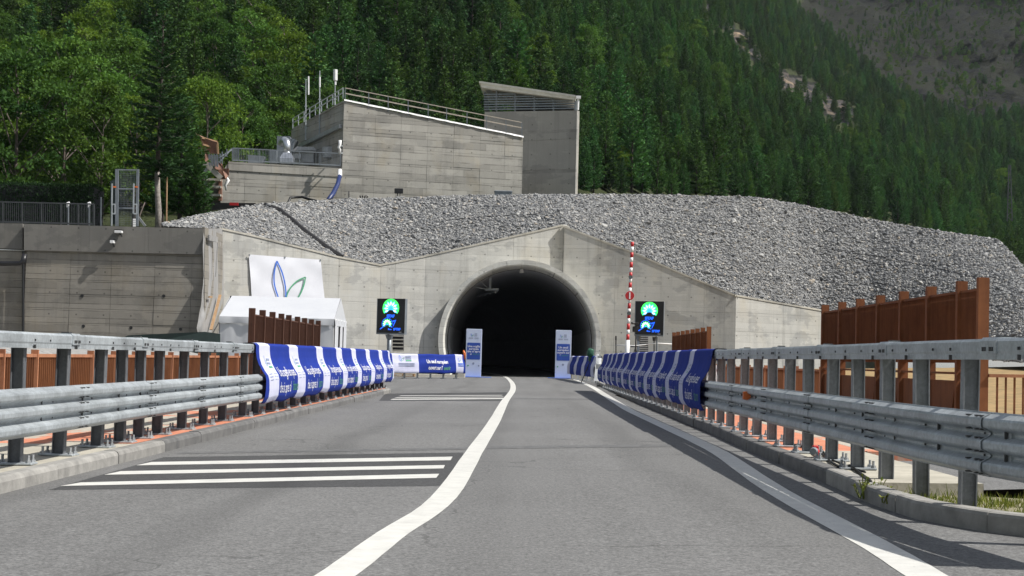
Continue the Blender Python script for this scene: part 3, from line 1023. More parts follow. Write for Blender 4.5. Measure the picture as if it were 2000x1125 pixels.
mb = MB(); mb.tube([vplane(RB, RC, 46, 490) + Vector((0, -.06, 0)), vplane(RB, RC, 46, 650) + Vector((0, -.06, 0))], .07, 6); mb.build('joint_strip', M['black'], ret)
mb = MB()
for px, py in ((430 / 2.68, 577.5), (437 / 2.68, 637), (686 / 2.68, 640), (945 / 2.68, 643), (320, 578)):
    p = vplane(RB, RC, px, py); mb.tube([p + Vector((0, -.03, 0)), p + Vector((0, .05, 0))], .09, 8)
mb.build('weep_hole', M['black'], ret)

# =================================================================== EMBANKMENT of loose stone
BOT = [(318, 441, 90), (395, 446, 91), (430, 446, 92.9), (560, 476, 95.4), (660, 501.5, 96.9), (742, 517.5, 98.1), (830, 500.5, 99.3), (1097, 440, 101.4), (1106, 444, 101.0), (1233, 491, 101.1), (1340, 537, 101.2), (1437, 577, 101.3), (1603, 605, 106.2), (1700, 645, 104.5), (1800, 683, 100.5), (1900, 700, 96), (2000, 708, 91.5), (2300, 730, 80)]
TOP = [(318, 438, 91), (395, 419, 95), (430, 412, 97), (520, 399, 100.5), (650, 390.5, 104), (750, 387.5, 105.5), (900, 382, 105.5), (1090, 379.5, 105.5), (1300, 381, 107), (1480, 386, 108.5), (1550, 398, 111), (1600, 408, 111.5), (1700, 428, 111.2), (1780, 442, 110), (1950, 468, 106.5), (1985, 505, 103.5), (2000, 525, 102), (2100, 640, 97), (2300, 720, 88)]
def poly_at(T, px):
    xs = [t[0] for t in T]
    return (np.interp(px, xs, [t[1] for t in T]), np.interp(px, xs, [t[2] for t in T]))
def emb(px, v, out=0.0):
    yb, db = poly_at(BOT, px); yt, dt = poly_at(TOP, px)
    b, t = P(px, yb, db), P(px, yt, dt)
    p = b.lerp(t, v)
    bul = math.sin(math.pi * min(1, max(0, v))) * .18 * min(1, (t - b).length / 5)
    p = p + Vector((0, -.55, .83)) * (bul + out + .07 * mnoise.noise(p * .35))
    return p
def emb_px(px, py, out=0.0):
    yb, _ = poly_at(BOT, px); yt, _ = poly_at(TOP, px)
    v = (yb - py) / max(1e-3, yb - yt)
    for _ in range(5):
        p = emb(px, v, 0)
        c = ROT.transposed() @ (p - Vector((0, 0, H)))
        y = CY - c.y / -c.z * F
        v += (y - py) / max(4, yb - yt)
    return emb(px, v, out)
pxs = list(np.arange(318, 2301, 9.0))
vv = np.linspace(0.0, 1.0, 24)
grid = [[emb(px, v) for px in pxs] for v in vv]
back = [emb(px, 1.0) + Vector((0, 1.6, -.25)) for px in pxs]
grid.append(back)
n = len(pxs)
mb = MB(); mb.add([p for r in grid for p in r], [(i * n + k, i * n + k + 1, (i + 1) * n + k + 1, (i + 1) * n + k) for i in range(len(grid) - 1) for k in range(n - 1)])
tag(mb.build('stone_slope', M['grave'], smooth=True), kind='structure')

# the stones themselves: scattered over that slope
tri = []
for i in range(len(grid) - 1):
    for k in range(n - 1):
        a, b, c, d = grid[i][k], grid[i][k + 1], grid[i + 1][k + 1], grid[i + 1][k]
        tri.append((a, b, c)); tri.append((a, c, d))
T = np.array([[tuple(p) for p in t] for t in tri])
e1, e2 = T[:, 1] - T[:, 0], T[:, 2] - T[:, 0]
nrm = np.cross(e1, e2); ar = np.linalg.norm(nrm, axis=1) / 2
nrm = nrm / (2 * ar[:, None] + 1e-9)
NS = 105000
idx = rng.choice(len(T), NS, p=ar / ar.sum())
r1, r2 = rng.random(NS), rng.random(NS)
fl = r1 + r2 > 1; r1[fl], r2[fl] = 1 - r1[fl], 1 - r2[fl]
pos = T[idx, 0] + e1[idx] * r1[:, None] + e2[idx] * r2[:, None]
siz = 0.053 * np.exp(rng.normal(0, .36, NS))
pos = pos + nrm[idx] * (siz * rng.uniform(-.2, .3, NS))[:, None]
def point_mesh(name, pos, attrs):
    me = bpy.data.meshes.new(name)
    me.vertices.add(len(pos))
    me.vertices.foreach_set('co', np.asarray(pos, np.float32).ravel())
    for k, (typ, arr) in attrs.items():
        a = me.attributes.new(k, typ, 'POINT')
        key = {'FLOAT': 'value', 'INT': 'value', 'FLOAT_VECTOR': 'vector'}[typ]
        a.data.foreach_set(key, np.asarray(arr, np.float32 if typ != 'INT' else np.int32).ravel())
    me.update()
    return me
scl = np.stack([siz * rng.uniform(.9, 1.6, NS), siz * rng.uniform(.8, 1.3, NS), siz * rng.uniform(.5, .8, NS)], 1)
rot = np.stack([rng.normal(.58, .24, NS), rng.normal(0, .24, NS), rng.uniform(-3.14, 3.14, NS)], 1)
me = point_mesh('loose_stones', pos, {'scl': ('FLOAT_VECTOR', scl), 'rot': ('FLOAT_VECTOR', rot), 'kind_id': ('INT', rng.integers(0, 4, NS))})
stones = link('loose_stones', me)
tag(stones, 'thousands of broken grey stones covering the slope above the tunnel portal', 'stones', kind='stuff')
def gn_new(name):
    ng = bpy.data.node_groups.new(name, 'GeometryNodeTree')
    ng.interface.new_socket('Geometry', in_out='INPUT', socket_type='NodeSocketGeometry')
    ng.interface.new_socket('Geometry', in_out='OUTPUT', socket_type='NodeSocketGeometry')
    return ng, ng.nodes.new('NodeGroupInput'), ng.nodes.new('NodeGroupOutput')
def gn_attr(ng, name, typ):
    a = ng.nodes.new('GeometryNodeInputNamedAttribute')
    a.data_type = typ
    a.inputs['Name'].default_value = name
    return a.outputs['Attribute']
ng, gi, go = gn_new('scatter stones')
join = ng.nodes.new('GeometryNodeJoinGeometry')
for k in range(4):
    ico = ng.nodes.new('GeometryNodeMeshIcoSphere')
    ico.inputs['Radius'].default_value = 1
    ico.inputs['Subdivisions'].default_value = 2
    sp_ = ng.nodes.new('GeometryNodeSetPosition')
    nz = ng.nodes.new('ShaderNodeTexVoronoi')
    nz.inputs['Scale'].default_value = 0.8 + .1 * k
    ad = ng.nodes.new('ShaderNodeVectorMath'); ad.operation = 'ADD'
    ad.inputs[1].default_value = (k * 3.7, k * 1.9, k * 5.1)
    psn = ng.nodes.new('GeometryNodeInputPosition')
    ng.links.new(psn.outputs[0], ad.inputs[0]); ng.links.new(ad.outputs[0], nz.inputs['Vector'])
    sb = ng.nodes.new('ShaderNodeVectorMath'); sb.operation = 'SCALE'
    mm = ng.nodes.new('ShaderNodeMath'); mm.operation = 'MULTIPLY_ADD'; mm.inputs[1].default_value = -.75; mm.inputs[2].default_value = 1.3
    ng.links.new(nz.outputs['Distance'], mm.inputs[0])
    ng.links.new(psn.outputs[0], sb.inputs[0]); ng.links.new(mm.outputs[0], sb.inputs['Scale'])
    ng.links.new(ico.outputs[0], sp_.inputs['Geometry']); ng.links.new(sb.outputs[0], sp_.inputs['Position'])
    sm = ng.nodes.new('GeometryNodeSetMaterial'); sm.inputs['Material'].default_value = M['stone']
    ss = ng.nodes.new('GeometryNodeSetShadeSmooth'); ss.inputs['Shade Smooth'].default_value = False
    ng.links.new(sp_.outputs[0], ss.inputs[0]); ng.links.new(ss.outputs[0], sm.inputs[0])
    ip = ng.nodes.new('GeometryNodeInstanceOnPoints')
    cmpn = ng.nodes.new('FunctionNodeCompare'); cmpn.data_type = 'INT'; cmpn.operation = 'EQUAL'
    ng.links.new(gn_attr(ng, 'kind_id', 'INT'), cmpn.inputs[2]); cmpn.inputs[3].default_value = k
    ng.links.new(gi.outputs[0], ip.inputs['Points']); ng.links.new(cmpn.outputs[0], ip.inputs['Selection'])
    ng.links.new(sm.outputs[0], ip.inputs['Instance'])
    er = ng.nodes.new('FunctionNodeEulerToRotation')
    ng.links.new(gn_attr(ng, 'rot', 'FLOAT_VECTOR'), er.inputs[0]); ng.links.new(er.outputs[0], ip.inputs['Rotation'])
    ng.links.new(gn_attr(ng, 'scl', 'FLOAT_VECTOR'), ip.inputs['Scale'])
    ng.links.new(ip.outputs[0], join.inputs[0])
ng.links.new(join.outputs[0], go.inputs[0])
stones.modifiers.new('scatter', 'NODES').node_group = ng

# black drainage strip and dark seams lying on the slope
def on_slope(name, label, pts, r, mat, cat):
    m_ = MB()
    path = []
    for (a, b) in zip(pts[:-1], pts[1:]):
        for t in np.linspace(0, 1, 6)[:-1]:
            path.append(emb_px(lerp(a[0], b[0], t), lerp(a[1], b[1], t) + random.uniform(-.6, .6), r * .1 + .02))
    path.append(emb_px(*pts[-1], r * .1 + .02))
    m_.tube(path, r, 6)
    return tag(m_.build(name, mat), label, cat)
on_slope('drain_hose', 'thick black drain strip running diagonally down the left stone slope', [(518, 401), (545, 410), (567, 427), (596, 452), (640, 484), (668, 503)], .16, M['seam'], 'drain')
for k, (lab, pts) in enumerate((('thin black seam in the stones above the boom barrier, upper one', [(1370, 431), (1430, 440), (1492, 457)]),
                 ('black seam in the stones just above the right portal wall', [(1372, 533), (1440, 541), (1521, 549)]),
                 ('long dark seam across the right part of the stone slope', [(1560, 470), (1640, 492), (1740, 505), (1850, 530), (1920, 545)]),
                 ('short dark seam low on the stones left of the tall rusty screen', [(1700, 552), (1760, 560), (1830, 575)]),
                 ('dark seam in the stones over the arch', [(880, 430), (960, 423), (1060, 418)]))):
    on_slope('slope_seam', lab, pts, .045, M['seam'], 'seam')

# wire netting joints over the stones
net_r = thing('wire_netting', 'dark joint lines of the wire netting stretched over the stone slope', 'netting', emb_px(1000, 420, 0))
rj = random.Random(12)
def joint(pts, r):
    path = []
    for a, b in zip(pts[:-1], pts[1:]):
        for t in np.linspace(0, 1, 5)[:-1]:
            path.append(emb_px(lerp(a[0], b[0], t), lerp(a[1], b[1], t) + rj.uniform(-.8, .8), rj.uniform(.0, .03)))
    m_ = MB(); m_.tube(path, r, 5); m_.build('netting_joint', M['seam'], net_r)
for px0 in (740, 800, 892, 965, 1058, 1180, 1262, 1350, 1480, 1560, 1650, 1745, 1850):
    yb = float(poly_at(BOT, px0)[0]); yt = float(poly_at(TOP, px0)[0])
    joint([(px0 + rj.uniform(-4, 4), lerp(yb, yt, v)) for v in (.06, .35, .65, .97)], .022)
for v, x0, x1 in ((.45, 700, 980), (.72, 820, 1180), (.30, 1190, 1500), (.55, 1280, 1640), (.78, 1250, 1480), (.28, 1560, 1880), (.62, 1660, 1940), (.42, 1700, 1990)):
    joint([(x, lerp(float(poly_at(BOT, x)[0]), float(poly_at(TOP, x)[0]), v + rj.uniform(-.03, .03))) for x in np.linspace(x0, x1, 7)], rj.uniform(.03, .055))

# =================================================================== MOUNTAINSIDE
MC = {-600: [(430, 112), (250, 150), (0, 215), (-500, 330)],
      200: [(425, 118), (250, 148), (0, 200), (-500, 300)],
      450: [(400, 126), (250, 154), (0, 205), (-500, 300)],
      700: [(385, 140), (200, 174), (0, 220), (-500, 320)],
      1000: [(385, 150), (200, 200), (0, 270), (-500, 420)],
      1150: [(385, 165), (200, 230), (0, 330), (-500, 520)],
      1400: [(395, 205), (200, 350), (0, 600), (-500, 1000)],
      1600: [(420, 260), (220, 560), (0, 1050), (-500, 1600)],
      1800: [(455, 320), (250, 640), (0, 930), (-500, 1300)],
      2000: [(530, 370), (290, 650), (0, 860), (-500, 1100)],
      2600: [(640, 380), (350, 470), (0, 700), (-500, 880)]}
MX = sorted(MC)
def m_base(px):
    return np.interp(px, MX, [MC[k][0][0] for k in MX])
def Dm(px, py):
    i = max(0, min(len(MX) - 2, int(np.searchsorted(MX, px)) - 1))
    t = min(1, max(0, (px - MX[i]) / (MX[i + 1] - MX[i])))
    def col(k):
        c = MC[k]
        return math.exp(np.interp(-py, [-q[0] for q in c], [math.log(q[1]) for q in c]))
    return lerp(col(MX[i]), col(MX[i + 1]), t)
def in_poly(x, y, poly):
    r = False
    j = len(poly) - 1
    for i in range(len(poly)):
        (xi, yi), (xj, yj) = poly[i], poly[j]
        if (yi > y) != (yj > y) and x < (xj - xi) * (y - yi) / (yj - yi) + xi: r = not r
        j = i
    return r
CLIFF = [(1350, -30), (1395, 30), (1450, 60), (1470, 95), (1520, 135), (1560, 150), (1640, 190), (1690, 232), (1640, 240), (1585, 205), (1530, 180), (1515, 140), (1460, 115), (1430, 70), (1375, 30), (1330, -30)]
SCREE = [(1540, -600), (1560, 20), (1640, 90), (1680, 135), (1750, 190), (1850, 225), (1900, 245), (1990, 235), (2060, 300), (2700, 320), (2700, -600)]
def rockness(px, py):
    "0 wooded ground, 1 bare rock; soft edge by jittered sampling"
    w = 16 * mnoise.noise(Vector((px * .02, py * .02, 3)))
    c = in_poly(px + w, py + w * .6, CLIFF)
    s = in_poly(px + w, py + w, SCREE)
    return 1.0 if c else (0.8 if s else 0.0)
def mount(px, py):
    D = Dm(px, py)
    rk = rockness(px, py)
    return P(px, py, D), rk
colx = np.arange(-600, 2601, 10.0)
rows_t = np.concatenate([[-2, -1], np.linspace(0, 1, 92)])
vs, ro = [], []
for t in rows_t:
    for px in colx:
        b = m_base(px)
        if t < 0:
            yt, dt = poly_at(TOP, px) if px >= 318 else (440, 88.0)
            if px < 318: yt = 440 + 0.0 * px
            p = P(px, yt, dt) + Vector((0, .4 if t == -2 else 9, -.35 if t == -2 else -.6))
            if px > 2010: p.z -= .5
            rk = 0
        else:
            py = lerp(b, -500, t)
            p, rk = mount(px, py)
            q = p * .02
            D = p.y
            amp = (.10 if rk > .9 else .075) * (D ** .85) * .75 if rk > 0 else .006 * D
            dsp = mnoise.fractal(q * (120 / (D ** .75 + 12)) * 2.2, 0.35, 2.15, 7) if rk > 0 else mnoise.noise(q * 3)
            p = p + Vector((0, 1, 0)) * (dsp * amp * 1.3) + Vector((0, 0, 1)) * (dsp * amp * .3)
        vs.append(p); ro.append(rk)
n = len(colx)
fs = np.array([(i * n + k, i * n + k + 1, (i + 1) * n + k + 1, (i + 1) * n + k) for i in range(len(rows_t) - 1) for k in range(n - 1)])
def mount_mat():
    m = NT('mountainside ground')
    at = m.n('ShaderNodeAttribute', attribute_name='rock').outputs['Fac']
    p = m.pos()
    n1 = m.noise(.09, 7, .7, p); n2 = m.noise(.35, 6, .7, p); n3 = m.noise(1.0, 7, .72, m.pos((.05, .05, .12)))
    wood = m.ramp(n2, [(.35, (.028, .036, .014)), (.65, (.05, .062, .022))])
    rock = m.ramp(m.math('ADD', m.math('MULTIPLY', n3, .5), m.math('MULTIPLY', n1, .5)), [(.42, (.004, .005, .008)), (.49, (.011, .0125, .017)), (.56, (.028, .027, .028)), (.66, (.085, .073, .064))])  # near black scree: a cloud's shadow is put into the rock colour
    grass = m.ramp(m.math('ADD', m.math('MULTIPLY', n1, .5), m.math('MULTIPLY', n2, .5)), [(.43, 0.0), (.50, .95)])
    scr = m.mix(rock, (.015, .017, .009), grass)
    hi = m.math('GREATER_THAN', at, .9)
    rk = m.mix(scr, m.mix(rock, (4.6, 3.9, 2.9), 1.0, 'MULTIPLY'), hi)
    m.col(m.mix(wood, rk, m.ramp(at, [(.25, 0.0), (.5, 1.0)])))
    m.set(.95, 0, .2)
    m.bump(m.math('ADD', n2, m.math('MULTIPLY', n3, 1.2)), .8, 2.6)
    return m.mat
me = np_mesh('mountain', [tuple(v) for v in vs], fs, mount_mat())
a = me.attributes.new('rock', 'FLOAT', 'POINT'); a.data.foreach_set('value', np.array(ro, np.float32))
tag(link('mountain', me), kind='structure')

# =================================================================== TREES
def leaves_mesh(name, C, Dr, Ln, Wd, tint, mat, seed, flat=0.0):
    r = np.random.default_rng(seed)
    N = len(C)
    Dr = Dr / (np.linalg.norm(Dr, axis=1)[:, None] + 1e-9)
    R = r.normal(size=(N, 3)); R[:, 2] += flat * 3
    S = np.cross(Dr, R); S /= (np.linalg.norm(S, axis=1)[:, None] + 1e-9)
    p0 = C; p2 = C + Dr * Ln[:, None]
    mid = C + Dr * (Ln * .5)[:, None]
    p1 = mid + S * (Wd * .5)[:, None]; p3 = mid - S * (Wd * .5)[:, None]
    V = np.stack([p0, p1, p2, p3], 1).reshape(-1, 3)
    Fq = np.arange(N * 4).reshape(-1, 4)
    return np_mesh(name, V, Fq, mat, tint)

def conifer_arrays(Ht, R, seed, whorl=.30, nb=6, base=.12, leafL=.34, leafW=.10, droop=.25, per=3, step=.17, gappy=0.15, shape=.85, up=0.0):
    r = np.random.default_rng(seed)
    C, Dv, L, Wd, T, limbs = [], [], [], [], [], []
    z = base * Ht
    while z < Ht * .985:
        t = (z - base * Ht) / (Ht * (1 - base))
        rad = R * (1 - t) ** shape * (0.55 + .45 * min(1, t / .12)) + .10
        k = max(3, int(nb * (1 - .4 * t)))
        a0 = r.random() * 6.28
        for b in range(k):
            if r.random() < gappy: continue
            az = a0 + b * 6.283 / k + r.normal(0, .22)
            Lb = rad * r.uniform(.62, 1.12)
            el = -droop * (1 - t) + up + r.normal(0, .10) + .55 * t
            zb = z + r.uniform(-.5, .5) * whorl
            tb = float(np.clip(.45 + r.normal(0, .24), 0, 1))
            n = max(2, int(Lb / step))
            s = np.linspace(.18, 1, n)
            hx, hy = math.cos(az), math.sin(az)
            curve = (s ** 2) * .18 * Lb                  # tips turn up a little
            px = hx * s * Lb * math.cos(el); py = hy * s * Lb * math.cos(el)
            pz = zb + s * Lb * math.sin(el) + curve
            if b % 2 == 0: limbs.append(((0, 0, zb), (px[-1] * .8, py[-1] * .8, pz[-1] - .03)))
            for q in range(per):
                a = r.uniform(-.95, .95, n)
                dx = np.cos(az + a); dy = np.sin(az + a)
                C.append(np.stack([px, py, pz], 1) + r.normal(0, .05, (n, 3)))
                Dv.append(np.stack([dx, dy, r.normal(.10 + up * .8, .28, n)], 1))
                L.append(leafL * r.uniform(.6, 1.15, n) * (1 - .35 * t)); Wd.append(leafW * r.uniform(.7, 1.3, n))
                T.append(np.clip(tb + r.normal(0, .12, n) + .15 * s, 0, 1))
        z += whorl * r.uniform(.75, 1.25) * (1 - .25 * t)
    # leader
    n = 12
    C.append(np.stack([np.zeros(n), np.zeros(n), np.linspace(Ht * .94, Ht, n)], 1)); Dv.append(np.stack([r.normal(0, .6, n), r.normal(0, .6, n), np.ones(n)], 1))
    L.append(np.full(n, leafL * .7)); Wd.append(np.full(n, leafW)); T.append(np.full(n, .6))
    return np.concatenate(C), np.concatenate(Dv), np.concatenate(L), np.concatenate(Wd), np.concatenate(T), limbs

def trunk_mesh(name, Ht, r0, limbs, mat, lean=0.02, n=8, seed=0, lr=.022):
    rr = random.Random(seed)
    m_ = MB()
    pts = [(rr.uniform(-.3, .3) * lean * Ht * (k / 8), rr.uniform(-.3, .3) * lean * Ht * (k / 8), Ht * k / 8 * .97) for k in range(9)]
    pts[0] = (0, 0, -.4)
    m_.tube(pts, [max(.015, r0 * (1 - k / 8) ** .9) for k in range(9)], n)
    for a, b in limbs:
        m_.tube([a, b], [lr, lr * .4], 4, caps=False)
    return m_.mesh(name, mat, smooth=True)

def broad_arrays(Ht, R, seed, clumps=46, per=150, leafL=.26, leafW=.17, base=.16):
    r = np.random.default_rng(seed)
    C, Dv, L, Wd, T, limbs = [], [], [], [], [], []
    for k in range(clumps):
        t = r.random() ** .85
        z = Ht * (base + (1 - base) * t)
        prof = math.sin(math.pi * min(1, (.16 + .84 * t)) ** .9) ** .7 if t < .98 else .2
        rad = R * (prof * .95 + .1) * math.sqrt(r.uniform(.12, 1.0)); az = r.random() * 6.283
        c = np.array([rad * math.cos(az), rad * math.sin(az), z * .97])
        cr = R * r.uniform(.20, .36)
        n = int(per * r.uniform(.7, 1.3))
        u = r.normal(size=(n, 3)); u /= np.linalg.norm(u, axis=1)[:, None]
        u[:, 2] = np.where(u[:, 2] < -.35, -u[:, 2] * .6, u[:, 2])
        pr = cr * r.uniform(.45, 1.08, n) ** .6
        p = c + u * pr[:, None] * np.array([1.15, 1.15, .75])
        C.append(p)
        Dv.append(u * .7 + r.normal(0, .6, (n, 3)) + np.array([0, 0, -.2]))
        L.append(leafL * r.uniform(.6, 1.25, n)); Wd.append(leafW * r.uniform(.6, 1.3, n))
        T.append(np.clip(r.normal(.42, .2) + r.normal(0, .13, n), 0, 1))
        if k % 2 == 0: limbs.append(((0, 0, max(.1 * Ht, z - rad * .9 - .6)), tuple(c)))
    return np.concatenate(C), np.concatenate(Dv), np.concatenate(L), np.concatenate(Wd), np.concatenate(T), limbs

def tree_proto(root_name, kind, seed, Ht, R, mat, bark, **kw):
    if kind == 'con':
        C, Dv, L, Wd, T, limbs = conifer_arrays(Ht, R, seed, **kw)
    else:
        C, Dv, L, Wd, T, limbs = broad_arrays(Ht, R, seed, **kw)
    crown = leaves_mesh(root_name + ' crown', C, Dv, L, Wd, T, mat, seed, .25 if kind == 'con' else 0)
    tr = trunk_mesh(root_name + ' trunk', Ht * (.98 if kind == 'con' else .8), Ht * .014 + .03, limbs[:70], bark, seed=seed, lr=.03 if kind == 'con' else .05)
    return crown, tr

PROTO = {}
for s in range(3):
    PROTO['spruce', s] = tree_proto('spruce', 'con', 11 + s, 10, 1.75 + .2 * s, M['needle'], M['dark_bark'], whorl=.27, nb=8, per=4, leafW=.17, leafL=.38, gappy=.10)
for s in range(3):
    PROTO['pine', s] = tree_proto('pine', 'con', 31 + s, 8, 1.7 + .15 * s, M['pine'], M['dark_bark'], whorl=.27, nb=8, per=4, droop=.05, up=.22, shape=.62, leafL=.38, leafW=.15, gappy=.15)
for s in range(3):
    PROTO['broad', s] = tree_proto('broad', 'br', 51 + s, 10, 2.7 + .25 * s, M['leaf'], M['bark'])
HT = {'spruce': 10.0, 'pine': 8.0, 'broad': 10.0}
NAME = {'spruce': 'spruce_tree', 'pine': 'pine_tree', 'broad': 'broadleaf_tree'}
CAT = {'spruce': 'conifer', 'pine': 'pine', 'broad': 'broadleaf tree'}

def place_tree(kind, s, loc, h, rz, label, group=None, wide=1.0, name=None, cat=None):
    crown, tr = PROTO[kind, s]
    root = thing(name or NAME[kind], label, cat or CAT[kind], loc, rz, group)
    k = h / HT[kind]
    root.scale = (k * wide, k * wide, k)
    link('trunk', tr, root, local=True)
    link('crown', crown, root, local=True)
    return root

def land_z(px, D):
    "height of the hillside at photo column px and depth D"
    b = m_base(px)
    lo, hi = b, -500.0
    yt, dt = poly_at(TOP, px) if px >= 318 else (440, 88.0)
    p0 = P(px, yt, dt)
    d0 = Dm(px, b)
    if D <= d0:
        p1 = P(px, b, d0)
        t = min(1, max(0, (D - dt) / max(1, d0 - dt)))
        return lerp(p0.z - .6, p1.z, t)
    for _ in range(40):
        mid = (lo + hi) / 2
        if Dm(px, mid) < D: lo = mid
        else: hi = mid
    return P(px, (lo + hi) / 2, D).z

# --- the big trees standing by themselves on the left terrace
def spot(px, D):
    p = P(px, 400, D)
    return Vector((p.x, p.y, land_z(px, D) - .2))
BIG = [('broad', 0, -70, 106, 13.5, 1.15, 'large broadleaf tree cut off by the left edge of the picture'),
       ('broad', 1, 28, 103, 12.6, 1.0, 'tall bright green broadleaf tree behind the clipped hedge, leftmost whole one'),
       ('broad', 2, 122, 106, 11.4, 1.05, 'bright broadleaf tree above the middle of the clipped hedge'),
       ('broad', 0, 196, 103, 9.4, .95, 'broadleaf tree with light tips just left of the steel gate frame'),
       ('broad', 1, 262, 108, 8.6, 1.0, 'low leafy tree right behind the steel gate frame'),
       ('pine', 1, 352, 99, 8.2, 1.15, 'bushy yellow green pine between the bare trunk and the concrete building'),
       ('broad', 2, 400, 121, 10.5, .95, 'broadleaf tree rising behind the scaffold stair left of the building'),
       ('pine', 0, 318, 104, 6.5, 1.1, 'low bushy pine just behind the bare spruce trunk'),
       ('broad', 1, 468, 128, 9.5, .9, 'broadleaf tree with a lit crown behind the ventilation ducts'),
       ('pine', 2, 380, 98.5, 4.3, 1.2, 'small yellow green pine at the left end of the stone slope')]
for k, s, px, D, h, wd, lab in BIG:
    place_tree(k, s, spot(px, D), h, random.uniform(0, 6.28), lab, wide=wd)
# the slim dark spruce with a bare pale trunk
base = P(305, 442, 93)
C, Dv, L, Wd, T, limbs = conifer_arrays(12.7, 2.2, 77, whorl=.30, nb=8, base=.24, leafL=.34, leafW=.12, droop=.34, gappy=.30, shape=.7, step=.13, per=5)
root = thing('spruce_tree', 'slim dark spruce with a bare pale lower trunk on top of the retaining wall', 'conifer', base)
m_ = MB()
tp = [(0.10, 0, -.4), (.12, 0, .8), (.02, 0, 1.9), (-.05, 0, 3.2), (-.02, 0, 5), (.03, 0, 8), (0, 0, 12.6)]
m_.tube(tp[:4], [.20, .18, .165, .15], 10)
m_.build('trunk', M['birch'], root, smooth=True, local=True)
m_ = MB(); m_.tube(tp[3:], [.15, .125, .085, .02], 10); m_.build('upper_trunk', M['dark_bark'], root, smooth=True, local=True)
m_ = MB()
for a, b in limbs: m_.tube([a, b], [.03, .01], 4, caps=False)
tag(m_.build('branches', M['bark'], root, local=True), kind='stuff')
link('crown', leaves_mesh('lone spruce crown', C, Dv, L, Wd, T * .8, M['needle'], 5, .2), root, local=True)
# dead leaning stem beside it
st = tag(MB().tube([P(283, 395, 92), P(273, 420, 92), P(270, 443, 92)], [.03, .05, .07], 6).build('dead_stem', M['bark'], smooth=True), 'thin dark leaning stem between gate frame and bare trunk', 'stem')
st = tag(MB().beam(P(270, 424, 90.5), P(284, 442, 90.5), .12, .12).build('leaning_plank', M['galv_dark']), 'short grey plank leaning beside the bare trunk', 'plank')
st = tag(MB().tube([P(326, 345, 92.5), P(325, 441, 92.5)], .05, 6).build('timber_stake', M['wood']), 'tall thin brown timber stake right of the bare trunk', 'stake')

# clipped hedge
def hedge(px0, px1, y0, y1, D0, D1, label):
    a, b = P(px0, y1, D0), P(px1, y1, D0); top = P(px0, y0, D0).z
    N = 9000
    r = np.random.default_rng(int(px0) + 99)
    u = r.random(N); w = r.random(N); z = r.random(N)
    face = r.integers(0, 3, N)
    w = np.where(face == 0, 0, w); z = np.where(face == 1, 1, z)
    X = a.x + (b.x - a.x) * u; Y = a.y + (D1 - D0) * w; Z = a.z + (top - a.z) * z
    C = np.stack([X, Y, Z], 1) + r.normal(0, .05, (N, 3))
    Dv = r.normal(0, .6, (N, 3)) + np.array([0, -.5, .6])
    root = thing('hedge', label, 'hedge', ((a.x + b.x) / 2, a.y, a.z))
    m_ = MB(); m_.box(((a.x + b.x) / 2, (D0 + D1) / 2, (a.z + top) / 2), (b.x - a.x - .1, D1 - D0 - .1, top - a.z - .1)); m_.build('core', M['interior'], root)
    link('foliage', leaves_mesh('hedge', C, Dv, r.uniform(.10, .2, N), r.uniform(.05, .1, N), np.clip(r.normal(.4, .2, N), 0, 1), M['hedge'], 3), root)
hedge(-80, 92, 357, 442, 92.5, 95, 'dark clipped hedge behind the railing, left half')
hedge(93, 181, 362, 442, 92.5, 95, 'dark clipped hedge behind the railing, right half next to the gate frame')

# --- the wooded mountainside
cand = []
r = np.random.default_rng(3)
def tree_h(px):
    return interp(px, [-100, 500, 900, 1150, 1400, 1700, 2000], [11, 11, 10.5, 9, 8.5, 8.5, 9])
cell = {}
pts = []
for i in range(60000):
    px = r.uniform(-160, 2180); b = float(m_base(px))
    py = b - (b + 260) * r.random()
    D = Dm(px, py)
    h = tree_h(px) * r.uniform(.5, 1.28)
    wpx = .30 * h * F / D
    rk = rockness(px, py)
    zpx = h * F / D
    if rk < .5 and 1300 < px < 1760 and max(rockness(px, py - zpx * k_) for k_ in (.35, .65, .9)) > .9 and r.random() > .12: continue
    if rk > .9 and r.random() > .07: continue
    if .5 < rk < .9:
        nn = mnoise.noise(Vector((px * .012, py * .018, 7)))
        if r.random() > (.95 if nn > .0 else .22): continue
        h *= r.uniform(.18, .5); wpx *= .45
    if 560 < px < 1140 and py > 150 and D < 140: continue
    sep = max(4.0, wpx * .58)
    ok = True
    gx, gy = int(px // 20), int(py // 20)
    kk = int(sep // 20) + 1
    for ax in range(gx - kk, gx + kk + 1):
        for ay in range(gy - kk, gy + kk + 1):
            for (qx, qy) in cell.get((ax, ay), ()):
                if ((qx - px) ** 2 + ((qy - py) * 1.5) ** 2) < sep * sep:
                    ok = False; break
            if not ok: break
        if not ok: break
    if not ok: continue
    cell.setdefault((gx, gy), []).append((px, py))
    kn = mnoise.noise(Vector((px * .006, py * .006, 11)))
    if px < 560: kind = 'broad' if r.random() < (.38 if py > 120 else .16) else 'spruce'
    elif px < 1150: kind = 'spruce' if r.random() < .72 else ('pine' if r.random() < .8 else 'broad')
    else: kind = 'pine' if r.random() < .62 + .3 * kn else ('broad' if r.random() < .08 else 'spruce')
    if .5 < rk < .9 and r.random() < .55: kind = 'broad'
    loc = P(px, py, D)
    pts.append((h * F / D, kind, int(r.integers(0, 3)), loc, h, r.uniform(0, 6.28), r.uniform(.85, 1.15), px, py))
pts.sort(key=lambda q: -q[0])
LIM = {'spruce': 300, 'pine': 300, 'broad': 150}
cnt = {'spruce': 0, 'pine': 0, 'broad': 0}
